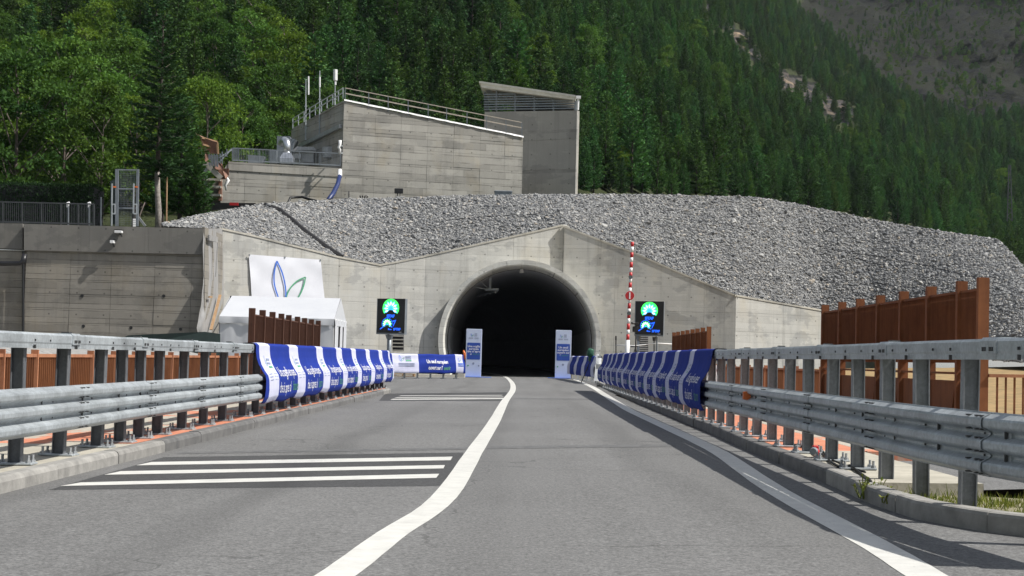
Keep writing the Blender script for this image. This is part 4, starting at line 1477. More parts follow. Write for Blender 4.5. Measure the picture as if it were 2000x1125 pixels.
FL = {('spruce', 0): 'dark spruce in the dense stand on the left mountainside above the terrace',
      ('spruce', 1): 'dark spruce on the slope behind the concrete buildings',
      ('spruce', 2): 'dark spruce among the pines on the right mountainside',
      ('pine', 0): 'mid green pine among the spruces on the left mountainside',
      ('pine', 1): 'mid green pine on the slope behind the concrete buildings',
      ('pine', 2): 'mid green pine in the young stand right of the tower',
      ('broad', 0): 'leafy tree among the conifers on the left mountainside',
      ('broad', 1): 'leafy tree among the conifers behind the concrete buildings',
      ('broad', 2): 'leafy tree among the conifers on the right mountainside'}
rest = []
for q in pts:
    sz, kind, s, loc, h, rz, wd, px, py = q
    seen = -40 < px < 2040 and py > -sz * .2 and py - sz < 520
    if seen and cnt[kind] < LIM[kind]:
        cnt[kind] += 1
        zone = 0 if px < 560 else (1 if px < 1135 else 2)
        place_tree(kind, s, loc - Vector((0, 0, .3)), h, rz, FL[kind, zone], FL[kind, zone].replace('dark spruce', 'spruces').replace('mid green pine', 'pines').replace('leafy tree', 'leafy trees'), wd)
    else:
        rest.append(q)
print('trees', len(pts), cnt, 'rest', len(rest))
# far wood: one object, crowns repeated by geometry nodes
pos = np.array([tuple(q[3]) for q in rest])
kid = np.array([['spruce', 'pine', 'broad'].index(q[1]) * 3 + q[2] for q in rest])
scl = np.array([[q[4] / HT[q[1]] * q[6], q[4] / HT[q[1]] * q[6], q[4] / HT[q[1]]] for q in rest])
rot = np.array([[0, 0, q[5]] for q in rest])
wood = link('far_forest', point_mesh('far_forest', pos, {'scl': ('FLOAT_VECTOR', scl), 'rot': ('FLOAT_VECTOR', rot), 'kind_id': ('INT', kid)}))
tag(wood, 'far conifer forest covering the upper mountainside', 'forest', kind='stuff')
ng, gi, go = gn_new('scatter far trees')
join = ng.nodes.new('GeometryNodeJoinGeometry')
first = {}
for o in bpy.data.objects:
    if o.type == 'MESH' and o.parent is not None:
        for k_, v_ in PROTO.items():
            if o.data == v_[0]: first.setdefault(k_, o)
for i, kd in enumerate(('spruce', 'pine', 'broad')):
    for s in range(3):
        oi = ng.nodes.new('GeometryNodeObjectInfo'); oi.transform_space = 'ORIGINAL'
        oi.inputs['Object'].default_value = first[kd, s]
        ip = ng.nodes.new('GeometryNodeInstanceOnPoints')
        cmpn = ng.nodes.new('FunctionNodeCompare'); cmpn.data_type = 'INT'; cmpn.operation = 'EQUAL'
        ng.links.new(gn_attr(ng, 'kind_id', 'INT'), cmpn.inputs[2]); cmpn.inputs[3].default_value = i * 3 + s
        ng.links.new(gi.outputs[0], ip.inputs['Points']); ng.links.new(cmpn.outputs[0], ip.inputs['Selection'])
        ng.links.new(oi.outputs['Geometry'], ip.inputs['Instance'])
        er = ng.nodes.new('FunctionNodeEulerToRotation')
        ng.links.new(gn_attr(ng, 'rot', 'FLOAT_VECTOR'), er.inputs[0]); ng.links.new(er.outputs[0], ip.inputs['Rotation'])
        ng.links.new(gn_attr(ng, 'scl', 'FLOAT_VECTOR'), ip.inputs['Scale'])
        ng.links.new(ip.outputs[0], join.inputs[0])
ng.links.new(join.outputs[0], go.inputs[0])
wood.modifiers.new('scatter', 'NODES').node_group = ng

# =================================================================== CONCRETE BUILDING above the portal
def pp(A, B, px, py, out=0.0):
    q = vplane(A, B, px, py)
    d = Vector((B[0] - A[0], B[1] - A[1], 0)).normalized(); n = Vector((d.y, -d.x, 0))
    if n.y > 0: n = -n
    return q + n * out
BC, BR, BL = plan(669, 110.5, 300), plan(1021, 114.5, 300), plan(569, 121, 300)
BW = plan(432, 108.6, 350)
bld = thing('concrete_building', 'board marked concrete building with a sloping roof edge and roof railing', 'building', (BC[0], BC[1], 8))
panel_wall(bld, BC, BR, [(668, 197), (1022, 268)], [11.6 + 1.03 * k for k in range(8)], [723, 774, 826, 878, 930, 978], M['building'], thick=.5, zlo=9, gap=.012, jit=.010)
panel_wall(bld, BL, BC, [(568, 252), (670, 197)], [12.6 + 1.4 * k for k in range(6)], [600, 634], M['building'], thick=.5, zlo=9, gap=.02, jit=.01)
mb = MB()                                       # roof deck and far walls
a, b, c = pp(BC, BR, 669, 200), pp(BC, BR, 1020, 270), pp(BL, BC, 569, 254)
d4 = b + (c - a)
mb.quad(a, b, d4, c)
mb.quad(b, d4, Vector((d4.x, d4.y, 8)), Vector((b.x, b.y, 8))); mb.quad(d4, c, Vector((c.x, c.y, 8)), Vector((d4.x, d4.y, 8)))
mb.build('roof', M['pale'], bld)
mb = MB()                                       # crumpled white flashing
pr = None
for px in np.linspace(672, 1022, 40):
    y = lerp(194.5, 266.5, (px - 672) / 350)
    q = [pp(BC, BR, px, y + 2.2 + random.uniform(-.5, .8), .07 + random.uniform(0, .03)), pp(BC, BR, px, y - .8, .05), pp(BC, BR, px, y - 1.0, -.3)]
    if pr:
        for k in range(2): mb.quad(pr[k], q[k], q[k + 1], pr[k + 1])
    pr = q
mb.build('roof_flashing', M['white_paint'], bld)
# lower block
def lowtop(px): return lerp(316, 330, (px - 440) / 225)
panel_wall(bld, BW, BC, [(433, 339), (446, 316), (668, 332)], [9.9, 11.3, 12.75], [470, 531, 598, 650], M['building'], thick=.5, zlo=7.5, gap=.02, jit=.010)
mb = MB()
for x0, x1 in ((446, 530), (530.3, 598), (598.3, 668)):
    p = [pp(BW, BC, x0, lowtop(x0) - 1, .05), pp(BW, BC, x1, lowtop(x1) - 1, .05), pp(BW, BC, x1, lowtop(x1) + 16, .05), pp(BW, BC, x0, lowtop(x0) + 16, .05)]
    m_ = MB(); m_.extrude(p, (0, .6, 0)); m_.build('parapet', M['building'], bld)
mb = MB()
t0, t1 = pp(BW, BC, 446, 320), pp(BW, BC, 668, 334)
mb.quad(t0, t1, t1 + Vector((0, 10, 0)), t0 + Vector((0, 10, 0)))
mb.quad(t0, t0 + Vector((0, 10, 0)), t0 + Vector((0, 10, -6)), t0 + Vector((0, 0, -6)))
mb.build('terrace', M['pale'], bld)

# roof railing (front run and side run)
def rail_run(name, label, cat, pts_fn, xs, ytop, ymid, ybot, post_w, mats, low=None, bars=0, group=None, kick=None):
    root = thing(name, label, cat, pts_fn(xs[0], ybot(xs[0])), 0, group)
    for x in xs:
        m_ = MB(); m_.beam(pts_fn(x, ybot(x)), pts_fn(x, ytop(x)), post_w, post_w)
        m_.build('post', mats[0], root)
    for nm, fn in (('top_rail', ytop), ('mid_rail', ymid), ('kick_board', kick), ('bottom_rail', low)):
        if fn is None: continue
        for x0, x1 in zip(xs[:-1], xs[1:]):
            m_ = MB(); m_.beam(pts_fn(x0, fn(x0)), pts_fn(x1, fn(x1)), post_w * .7, post_w * (1.3 if nm != 'top_rail' else .9)); m_.build(nm, mats[1], root)
    if bars:
        for x0, x1 in zip(xs[:-1], xs[1:]):
            m_ = MB()
            for k in range(1, bars + 1):
                x = lerp(x0, x1, k / (bars + 1))
                m_.beam(pts_fn(x, (low or ybot)(x)), pts_fn(x, ytop(x)), .022, .022)
            tag(m_.build('bar_panel', mats[0], root), kind='stuff')
    return root
fr = lambda x, y: pp(BC, BR, x, y, .03)
rt = lambda x: lerp(171.5, 239.5, (x - 672) / 348)
rail_run('roof_railing', 'grey roof railing with timber rails along the sloping front edge of the building', 'railing', fr,
         [674, 720, 758, 797, 836, 872, 912, 950, 988, 1019], rt, lambda x: rt(x) + 10.5, lambda x: rt(x) + 30, .06, (M['steel_grey'], M['grey_wood']))
fl = lambda x, y: pp(BL, BC, x, y, .0)
rs = lambda x: lerp(231, 171, (x - 572) / 99)
for k, (x, y0, y1) in enumerate(()): pass
rail_run('roof_railing', 'grey roof railing with pale rails along the shaded left edge of the building', 'railing', fl,
         [572, 583, 594, 605, 616, 628, 639, 650, 661, 670], rs, lambda x: rs(x) + 9, lambda x: rs(x) + 21, .06, (M['galv'], M['galv']))
# terrace railing with thin bars
ft = lambda x, y: pp(BW, BC, x, y, -.05)
tt = lambda x: lerp(289, 299.5, (x - 453) / 213)
rail_run('terrace_railing', 'grey barred railing along the terrace of the lower concrete block', 'railing', ft,
         [454, 466, 506, 546, 585, 625, 665], tt, None, lambda x: tt(x) + 25, .07, (M['steel_grey'], M['steel_grey']), low=lambda x: tt(x) + 23.5, bars=12)
# ventilation gear on the terrace
duct = thing('ventilation_duct', 'bright elbow duct with a flared foot on the building terrace', 'duct', P(561, 320, 111.5))
mb = MB(); mb.tube([P(561, 300, 111.5), P(561, 284, 111.5), P(560, 277, 111.6), P(556, 274.5, 112), P(550, 280, 113)], [.26, .26, .27, .27, .26], 12); mb.build('elbow', M['duct'], duct, smooth=True)
mb = MB()
a, b = P(561, 318, 111.5), P(561, 299, 111.5)
for z0, z1, w0, w1 in ((a.z, lerp(a.z, b.z, .35), .52, .50), (lerp(a.z, b.z, .37), b.z, .50, .27)):
    mb.hexa([(a.x - w0, a.y - w0, z0), (a.x + w0, a.y - w0, z0), (a.x + w0, a.y + w0, z0), (a.x - w0, a.y + w0, z0), (a.x - w1, a.y - w1, z1), (a.x + w1, a.y - w1, z1), (a.x + w1, a.y + w1, z1), (a.x - w1, a.y + w1, z1)])
mb.build('flared_base', M['duct'], duct)
air = thing('air_handler', 'tall grey air handling box with a slanted hood behind the elbow duct', 'ventilation unit', P(555, 320, 115))
mb = MB(); mb.extrude([P(540, 318, 115), P(565, 318, 115), P(577, 271, 115), P(567, 271, 115), P(566, 266, 115), P(541, 265.5, 115)], (0, 1.6, 0)); mb.build('casing', M['steel_grey'], air)
mb = MB(); mb.extrude([P(526, 318, 114.5), P(540, 318, 114.5), P(540, 293, 114.5), P(526, 292, 114.5)], (0, 1.4, 0)); mb.build('side_box', M['steel_grey'], air)
hd = thing('exhaust_duct', 'dark horizontal exhaust duct with a slanted end beside the building wall', 'duct', P(590, 320, 114))
mb = MB(); mb.extrude([P(570, 294, 114), P(580, 286, 114), P(613, 287, 114), P(618, 294, 114)], (0, 1.2, 0)); mb.build('duct_box', M['galv_dark'], hd)
mb = MB(); mb.extrude([P(573, 309, 114), P(588, 309, 114), P(588, 301, 114), P(573, 300, 114)], (0, 1.2, 0)); mb.build('lower_box', M['galv_dark'], hd)
mb = MB(); mb.box(P(600, 306, 115), (1.0, 1, .9)); mb.build('fan_housing', M['galv_dark'], hd)
mb = MB(); mb.tube([P(643, 288, 113), P(643, 308, 113)], .5, 12); mb.build('drum', M['galv_dark'], hd)
hop = thing('duct_hopper', 'small grey hopper box behind the left part of the terrace railing', 'duct', P(498, 318, 112))
mb = MB(); mb.extrude([P(485, 318, 112), P(512, 318, 112), P(516, 305, 112), P(483, 302, 112)], (0, 1.0, 0)); mb.build('hopper_body', M['steel_grey'], hop)
# cable trunking climbing the shaded wall
tag(MB().beam(pp(BL, BC, 590, 285, .12), pp(BL, BC, 668, 247, .12), .2, .28).build('cable_trunking', M['galv_dark']), 'dark cable trunking climbing across the shaded left wall of the building', 'cable trunking')
# white pipe valves on the corner
wp = thing('pipe_stub', 'white pipe with elbows fixed to the building corner above the railing end', 'pipe', pp(BC, BR, 664, 300, .3))
mb = MB(); mb.tube([P(663, 301, 109.5), P(664, 292, 109.5), P(661, 288, 109.4), P(664, 283, 109.5), P(664, 274, 109.5)], [.09, .09, .1, .1, .12], 8); mb.build('pipe', M['white_paint'], wp, smooth=True)
mb = MB(); mb.beam(P(663, 285, 109.5), P(669, 285, 109.9), .06, .06); mb.beam(P(663, 299, 109.5), P(669, 299, 109.9), .06, .06); mb.build('bracket', M['galv'], wp)
# blue drain hose
bh = thing('drain_hose', 'long blue drain hose hanging from the corner of the building onto the stones', 'hose', P(664, 335, 109))
mb = MB(); mb.tube([P(664, 333, 109.3), P(663.5, 345, 108.8)], .15, 8); mb.build('white_end', M['white_paint'], bh)
mb = MB(); mb.tube([P(663.5, 344, 108.8), P(659, 361, 108.0), P(650, 379, 107), P(640, 392, 105.6)], [.15, .16, .17, .15], 8); mb.build('hose', M['blue_pipe'], bh, smooth=True)
tag(MB().tube([P(563, 396, 104.4), P(567, 386, 105.6), P(590, 384.5, 106), P(607, 390, 105.4), P(625, 394, 105), P(645, 390, 105.3), P(665, 391.5, 105.2), P(682, 393, 105.2)], .09, 6).build('black_hose', M['cable'], smooth=True), 'wavy black hose lying along the foot of the concrete building', 'hose')
tag(MB().tube([P(681.5, 374, 109.5), P(681.5, 394, 109)], .04, 6).build('wall_rod', M['black']), 'thin black rod standing against the foot of the building wall', 'rod')
fl_ = thing('floodlight', 'black floodlight on a bracket in front of the building wall, above the stones', 'floodlight', P(777, 388, 106))
mb = MB(); mb.box(P(779, 373, 106), (.58, .22, .34)); mb.build('lamp_head', M['black'], fl_, bevel=.03)
mb = MB(); mb.beam(P(775, 388, 105.8), P(777, 376, 106), .05, .05); mb.beam(P(782, 388, 105.8), P(781, 376, 106), .05, .05); mb.build('stand', M['black'], fl_)
pl_ = thing('cut_rebars', 'short splayed black bar ends sticking up at the top of the stones', 'bar ends', P(710, 390, 105.6))
for k, (x0, x1) in enumerate(((706, 703), (709, 708), (712, 713), (714, 719))):
    MBk = MB(); MBk.tube([P(x0, 391, 105.6), P(lerp(x0, x1, .6), 385, 105.5), P(x1, 382.5, 105.4)], .045, 6); MBk.build('bar_end', M['black'], pl_)
bx = thing('roof_box', 'low grey box just showing over the stones at the right foot of the building', 'box', P(983, 383, 108))
mb = MB(); mb.box(P(983, 380, 108), (1.2, .5, .5)); mb.build('cover', M['steel_grey'], bx, bevel=.03)
mb = MB(); mb.box(P(983, 374.5, 108) , (1.26, .56, .04)); mb.build('lid', M['steel_grey'], bx)
# antennas
def antenna(label, px, ytop, ybot, D, head):
    r_ = thing('antenna', label, 'antenna', P(px, ybot, D))
    m_ = MB(); m_.tube([P(px, ybot, D), P(px + .5, ytop, D)], [.055, .035], 6); m_.build('mast', M['galv'], r_)
    for (x, y0, y1, w) in head:
        m_ = MB(); m_.tube([P(x, y1, D), P(x, y0, D)], w, 8); m_.build('antenna_head', M['white_paint'], r_)
    for y in (lerp(ytop, ybot, .45), lerp(ytop, ybot, .8)):
        m_ = MB(); m_.beam(P(px - 2, y, D), P(px + 3, y, D), .07, .07); m_.build('clamp', M['galv'], r_)
antenna('thin antenna mast with a double rod, leftmost of the three', 597, 154, 273, 117, [(602.5, 149, 185, .06)])
antenna('slender whip antenna, middle of the three masts', 624, 138, 262, 115, [(624.5, 150, 170, .06)])
antenna('mast with a fat white cylinder antenna on top, rightmost of the three', 654, 150, 247, 113, [(655, 136, 157, .15), (655, 158, 166, .07)])

# =================================================================== TOWER with louvred top
TA, TB = plan(944, 124.5, 300), plan(1125.5, 121.0, 300)
tower = thing('ventilation_tower', 'plain grey concrete tower with a louvred top and a slanting pale roof', 'tower', (TA[0], TA[1], 8))
rowsT = [vplane(TA, TB, 1030, y).z for y in (390, 333, 275)]
panel_wall(tower, TA, TB, [(943, 218.5), (1129.5, 215.5)], rowsT, [], M['tower'], thick=.4, zlo=8, gap=.03, jit=.004)
e0, e1 = vplane(TA, TB, 1125, 216), vplane(TA, TB, 1124, 400)
mb = MB(); mb.hexa([Vector((e0.x - .02, e0.y + .03, 8)), Vector((e0.x + .28, e0.y + .25, 8)), Vector((e0.x + .52, e0.y + 7, 8)), Vector((e0.x + .2, e0.y + 7, 8)),
                   Vector((e0.x - .02, e0.y + .03, e0.z)), Vector((e0.x + .28, e0.y + .25, e0.z)), Vector((e0.x + .52, e0.y + 7, e0.z)), Vector((e0.x + .2, e0.y + 7, e0.z))])
mb.build('side_wall', M['pale'], tower)  # paler than the tower front: sunlight on this side put into the colour
nT = Vector((TB[1] - TA[1], -(TB[0] - TA[0]), 0)).normalized()
if nT.y > 0: nT = -nT
tz = vplane(TA, TB, 1030, 217).z
bk = Vector((.25, 6.5, 0))
c0, c1 = Vector((TA[0], TA[1], 8)), Vector((TB[0], TB[1], 8))
up = Vector((0, 0, tz - 8))
mb = MB(); mb.quad(c0 + up + bk * .02, c1 + up + bk * .02, c1 + up + bk, c0 + up + bk); mb.quad(c0 + bk, c1 + bk, c1 + bk + up, c0 + bk + up); mb.quad(c0, c0 + bk, c0 + bk + up, c0 + up)
mb.build('tower_shell', M['tower'], tower)
for px, yt in ((968.6, 176), (1005, 180.5), (1042.6, 186), (1080, 192)):
    m_ = MB(); m_.beam(pp(TA, TB, px, 217, -.1), pp(TA, TB, px, yt, -.1), .14, .14); m_.build('louvre_post', M['steel_grey'], tower)
m_ = MB(); m_.beam(pp(TA, TB, 1123.5, 216.5, -.15), pp(TA, TB, 1123.5, 197, -.15), .24, .24); m_.build('corner_post', M['steel_grey'], tower)
def roof_under(px): return lerp(173, 197.5, (px - 946) / 182)
for k in range(8):
    y = 213.8 - 4.9 * k
    y1 = y - 2.4 
    xr = 1122
    while roof_under(xr) > y1 - .5 and xr > 960: xr -= 4
    if xr > 975:
        m_ = MB(); m_.beam(pp(TA, TB, 946, y, -.02), pp(TA, TB, xr, lerp(y, y1, (xr - 946) / 176), -.02), .12, .09)
        m_.build('louvre_slat', M['steel_grey'], tower)
    a = pp(TA, TB, 946, y, -.02)
    m_ = MB(); m_.beam(a, a + bk * .95, .12, .06); m_.build('side_slat', M['steel_grey'], tower)
mb = MB(); a, b = pp(TA, TB, 1000, 217, 0) + bk * .55, pp(TA, TB, 1126, 217, 0) + bk * .55
mb.hexa([a, b, b + bk * .4, a + bk * .4, a + Vector((0, 0, 1.0)), b + Vector((0, 0, .8)), b + bk * .4 + Vector((0, 0, .8)), a + bk * .4 + Vector((0, 0, 1.0))]); mb.build('inner_block', M['interior'], tower)
m_ = MB(); m_.beam(pp(TA, TB, 950, 173, -.5), pp(TA, TB, 1034, 208, -.5), .06, .06); m_.build('brace', M['wood'], tower)
# roof: fascia plus deck
f0, f1 = pp(TA, TB, 942, 160.5, .5), pp(TA, TB, 1130, 188, .5)
g0, g1 = pp(TA, TB, 946, 172.5, .45), pp(TA, TB, 1128.5, 197, .45)
mb = MB(); mb.hexa([g0, g1, g1 + bk * 1.1, g0 + bk * 1.1, Vector((f0.x + .1, f0.y, lerp(g0.z, f0.z, .62))), Vector((f1.x, f1.y, lerp(g1.z, f1.z, .62))), Vector((f1.x, f1.y, lerp(g1.z, f1.z, .62))) + bk * 1.12, Vector((f0.x + .1, f0.y, lerp(g0.z, f0.z, .62))) + bk * 1.12])
mb.build('fascia', M['roof_metal'], tower)
f0 -= nT * -.06; f1 -= nT * -.06
th = .16
mb = MB(); mb.hexa([f0 - Vector((0, 0, th)), f1 - Vector((0, 0, th)), f1 + bk * 1.15 - Vector((0, 0, th)), f0 + bk * 1.15 - Vector((0, 0, th)), f0, f1, f1 + bk * 1.15, f0 + bk * 1.15])
mb.build('roof_sheet', M['roof_metal'], tower)
mb = MB(); mb.tube([pp(TA, TB, 1132.5, 192, .3), pp(TA, TB, 1131.5, 216, .3)], .09, 8); mb.box(pp(TA, TB, 1133, 191.5, .3), (.36, .3, .22)); mb.build('downpipe', M['white_paint'], tower)

# =================================================================== SCAFFOLD STAIR left of the building
sc = thing('scaffold_stair', 'scaffold stair with orange netting and grey panels left of the building', 'scaffold', P(420, 390, 106))
def bar(root, nm, a, b, w, mat, h=None):
    m_ = MB(); m_.beam(a, b, w, h or w); return m_.build(nm, mat, root)
DS = 107.5
net = MB()
for poly in ([(385, 262), (395, 268), (424, 278), (424, 300), (408, 300), (398, 285)], [(398, 285), (410, 302), (421, 325), (402, 318), (398, 303)], [(421, 310), (436, 326), (436, 331), (419, 331)], [(433, 329), (447, 329), (447, 342), (441, 350), (433, 350)]):
    m_ = MB(); m_.extrude([P(x, y, DS + random.uniform(-.3, .3)) for x, y in poly], (0, .06, 0)); m_.build('net_panel', M['orange_net'], sc)
for a, b in (((394, 269, DS - .2), (424, 277, DS + .3)), ((396, 282, DS - .2), (425, 291, DS + .3)), ((424, 277, DS), (426, 301, DS)), ((394, 269, DS), (398, 290, DS))):
    bar(sc, 'guard_rail', P(*a), P(*b), .12, M['wood'])
for x0 in (407, 412, 417, 422):
    m_ = MB(); m_.extrude([P(x0, 300, DS - .3), P(x0 + 4.2, 303, DS - .3), P(x0 + 4.2, 327, DS - .3), P(x0, 324 - (420 - x0) * .3, DS - .3)], (0, .05, 0)); m_.build('stair_panel', M['steel_grey'], sc)
for k in range(4):
    bar(sc, 'stringer', P(400, 318 + k * .5, DS + .4 * k), P(433, 348 + k * .5, DS + .4 * k), .2, M['pale'], .3)
for y in (352, 366, 382):
    bar(sc, 'landing', P(402, y, DS + 1), P(434, y + 1, DS + 1), 1.4, M['pale'], .14)
for x in (430.5, 402):
    bar(sc, 'standard', P(x, 392, DS + .8), P(x, 318, DS + .8), .22, M['orange_net'] if x > 420 else M['steel_grey'])
for a, b in (((427, 318, DS + .2), (452, 291, DS + 1)), ((428, 308, DS + .2), (452, 281 + 12, DS + 1)), ((434, 296, DS), (434, 320, DS)), ((430, 300, DS), (430, 322, DS)), ((443, 291, DS + .5), (443, 306, DS + .5))):
    bar(sc, 'rail', P(*a), P(*b), .07, M['steel_grey'])
mb = MB(); mb.extrude([P(400, 352, DS + 2.2), P(434, 352, DS + 2.2), P(434, 396, DS + 2.2), P(400, 396, DS + 2.2)], (0, .2, 0)); mb.build('rear_wall', M['oldwall'], sc)
lw = tag(MB().hexa([P(410, 412, 101.5), P(500, 402, 101.5), P(500, 402, 103), P(410, 412, 103), P(410, 396, 101.5), P(499, 396.5, 101.5), P(499, 396.5, 103), P(410, 396, 103)]).build('low_wall', M['black']), 'low black sheeted wall at the top left of the stone slope', 'low wall')
tag(MB().box(P(457, 398.5, 101.2), (.55, .1, .18)).build('hazard_panel', M['red']), 'small red and white panel lying on the low black wall', 'panel')
tag(MB().hexa([P(503, 404, 100.5), P(512, 403, 100.5), P(512, 403, 101.2), P(503, 404, 101.2), P(504, 396, 100.5), P(511, 395, 100.5), P(511, 395, 101.2), P(504, 396, 101.2)]).build('concrete_block', M['pale']), 'small pale concrete block at the head of the black drain strip', 'block')
tag(MB().tube([P(443, 346, 107.8), P(446, 352, 107.6), P(440, 362, 107.7), P(442, 372, 107.7)], [.05, .12, .1, .06], 6).build('hanging_bag', M['white_paint'], smooth=True), 'white rag hanging on the corner of the lower concrete block', 'rag')

# =================================================================== TOP OF THE RETAINING WALL: railing, gate frame, lamps
fw = lambda x, y: pp(RA2, RC, x, y, -.35)
ry = lambda x: lerp(392.5, 397.5, (x + 20) / 200)
rail_run('wall_railing', 'dark barred railing on top of the retaining wall in front of the clipped hedge', 'railing', fw,
         [-36, 2, 40, 78, 116, 150, 181], ry, None, lambda x: ry(x) + 43, .07, (M['steel_dark'], M['steel_dark']), low=lambda x: ry(x) + 39, bars=9)
gf = thing('gate_frame', 'tall grey steel gate frame with mesh panels on top of the retaining wall', 'frame', pp(RB, RC, 245, 440, -.5))
gp = lambda x, y, o=0: pp(RB, RC, x, y, -.6 + o)
for x0, x1, y0, y1, w, mt in ((225, 225, 440, 328, .17, 'steel_grey'), (264.5, 266, 440, 328, .13, 'steel_grey')):
    bar(gf, 'upright', gp(x0, y0), gp(x1, y1), w, M[mt])
for y in (329, 366.5, 404.5): bar(gf, 'cross_bar', gp(226, y), gp(265, y + .5), .07, M['steel_grey'])
for x in (216, 258.5):
    bar(gf, 'side_post', gp(x, 440 if x < 230 else 416, .25), gp(x + .8, 357, .25), .07, M['galv'])
    bar(gf, 'orange_clip', gp(x + 2, 363, .1), gp(x + 7.5, 363.4, .1), .08, M['orange'])
    for y in (397.5, 416): bar(gf, 'loop_bar', gp(x, y, .15), gp(x + 6.5, y, .15), .07, M['galv'])
    bar(gf, 'loop_bar', gp(x + 6, 397, .15), gp(x + 6, 416, .15), .06, M['galv'])
m_ = MB()
for k in range(1, 14):
    x = 226 + 39 * k / 14; m_.beam(gp(x, 440), gp(x, 329), .01, .01)
for k in range(1, 30):
    y = 329 + 111 * k / 30; m_.beam(gp(226, y), gp(265, y), .008, .008)
tag(m_.build('wire_mesh', M['steel_grey'], gf), kind='stuff')
m_ = MB(); m_.extrude([gp(210, 436, -.3), gp(223, 436, -.3), gp(223, 345, -.3), gp(210, 350, -.3)], (0, .05, 0)); m_.build('net_panel', M['darknet'], gf)
for k in range(4): bar(gf, 'ladder_rung', gp(258, 428 + 4 * k, .3), gp(263, 428 + 4 * k, .3), .09, M['white_paint'])
tag(MB().beam(gp(193, 440), gp(193.5, 383), .06, .06).build('single_post', M['steel_grey']), 'lone thin grey post between the hedge and the gate frame', 'post')
def wall_lamp(label, x, y, w, h, lit):
    r_ = thing('wall_lamp', label, 'lamp', pp(RB, RC, x, y, .16))
    q = pp(RB, RC, x, y, .38)
    m_ = MB(); m_.box(q, (w, .32, h)); m_.build('lamp_head', M['white_paint'], r_, bevel=.02)
    m_ = MB(); m_.beam(q + Vector((w * .1, 0, -h * .4)), q + Vector((w * .4, .1, -h * 1.6)), .05, .07); m_.build('arm', M['black'], r_)
    m_ = MB(); m_.box(q + Vector((0, .02, h * .55)), (w * 1.1, .36, .04)); m_.build('hood', M['black'], r_)
wall_lamp('pale floodlight fixed to the face of the wall cap', 234, 453.5, .40, .16, 0)
wall_lamp('small pale box lamp just below the wall cap', 222, 473, .22, .18, 0)
for px, D, lab in ((133, 88, 'small pale post light behind the wall railing, left one of the pair'), (174, 88, 'small pale post light behind the wall railing, right one near the hedge end')):
    r_ = thing('post_light', lab, 'light', P(px, 440, D))
    m_ = MB(); m_.tube([P(px, 440, D), P(px, 400, D)], .05, 6); m_.build('post', M['steel_grey'], r_)
    m_ = MB(); m_.tube([P(px - 1.5, 405, D), P(px, 397, D), P(px + 3, 396, D)], [.06, .1, .08], 6); m_.build('head', M['white_paint'], r_)
tag(MB().tube([P(-40, 514, 85), P(10, 514.5, 85), P(38, 514, 85), P(46, 511, 85), P(48, 497, 85.1)], [.12, .13, .12, .17, .15], 8).build('wrapped_pipe', M['black'], smooth=True), 'black wrapped pipe along the left end of the retaining wall', 'pipe')
# plastic sheeting with battens at the joint of wall and portal
sh = thing('sheeted_column', 'grey plastic sheeting draped over the joint between retaining wall and portal', 'sheeting', P(415, 650, 88))
lft = [(398, 447), (396, 480), (398, 540), (392, 600), (384, 640), (388, 655)]
rgt = [(434, 448), (438, 480), (444, 540), (450, 580), (434, 620), (420, 655)]
ys = np.linspace(446, 655, 46)
vs, N = [], 18
for y in ys:
    x0, x1 = xs_at(lft, y), xs_at(rgt, y)
    for k in range(N):
        t = k / (N - 1)
        D = 17.15 * F / (1010 - lerp(x0, x1, t)) - .5 - .4 * math.sin(math.pi * t) + .13 * mnoise.noise(Vector((t * 5 + y * .01, y * .012, 4))) + .1 * math.sin(t * 24 + y * .02)
        vs.append(P(lerp(x0, x1, t) + (.9 if t < .2 else .3) * mnoise.noise(Vector((y * .05, t * 2, 1))), y, D))
m_ = MB(); m_.add(vs, [(i * N + k, i * N + k + 1, (i + 1) * N + k + 1, (i + 1) * N + k) for i in range(len(ys) - 1) for k in range(N - 1)])
m_.build('sheet', M['sheet'], sh, smooth=True)
bar(sh, 'batten', P(412, 644, 86.9), P(430, 576, 89.4), .16, M['wood'], .05)
bar(sh, 'batten', P(407, 464, 86.6), P(424, 468, 88.6), .10, M['sheet'], .3)
bar(sh, 'batten', P(421, 540, 88.1), P(425, 475, 88.6), .06, M['sheet'], .06)
bar(sh, 'batten', P(408, 580, 86.6), P(414, 580, 87.4), .06, M['wood'], .1)
tag(MB().extrude([P(165, 700, 70), P(430, 700, 70), P(430, 652, 70.2), P(400, 648, 70.2), P(250, 655, 70), P(180, 690, 70)], (0, .05, 0)).build('site_netting', M['darknet']), 'dark green site netting along the foot of the retaining wall', 'netting')

# =================================================================== PYLON far right
py_ = thing('lattice_mast', 'thin far lattice mast among the trees at the right edge', 'mast', P(1972, 432, 300))
for sx in (-1, 1):
    bar(py_, 'mast_leg', P(1972 + sx * 5, 432, 300), P(1972 + sx * 1.5, 322, 300), .16, M['steel_dark'])
for k in range(11):
    y0, y1 = lerp(432, 322, k / 11), lerp(432, 322, (k + 1) / 11)
    w0, w1 = lerp(5, 1.5, k / 11), lerp(5, 1.5, (k + 1) / 11)
    s = 1 if k % 2 else -1
    bar(py_, 'lacing', P(1972 - s * w0, y0, 300), P(1972 + s * w1, y1, 300),   .10, M['steel_dark'])

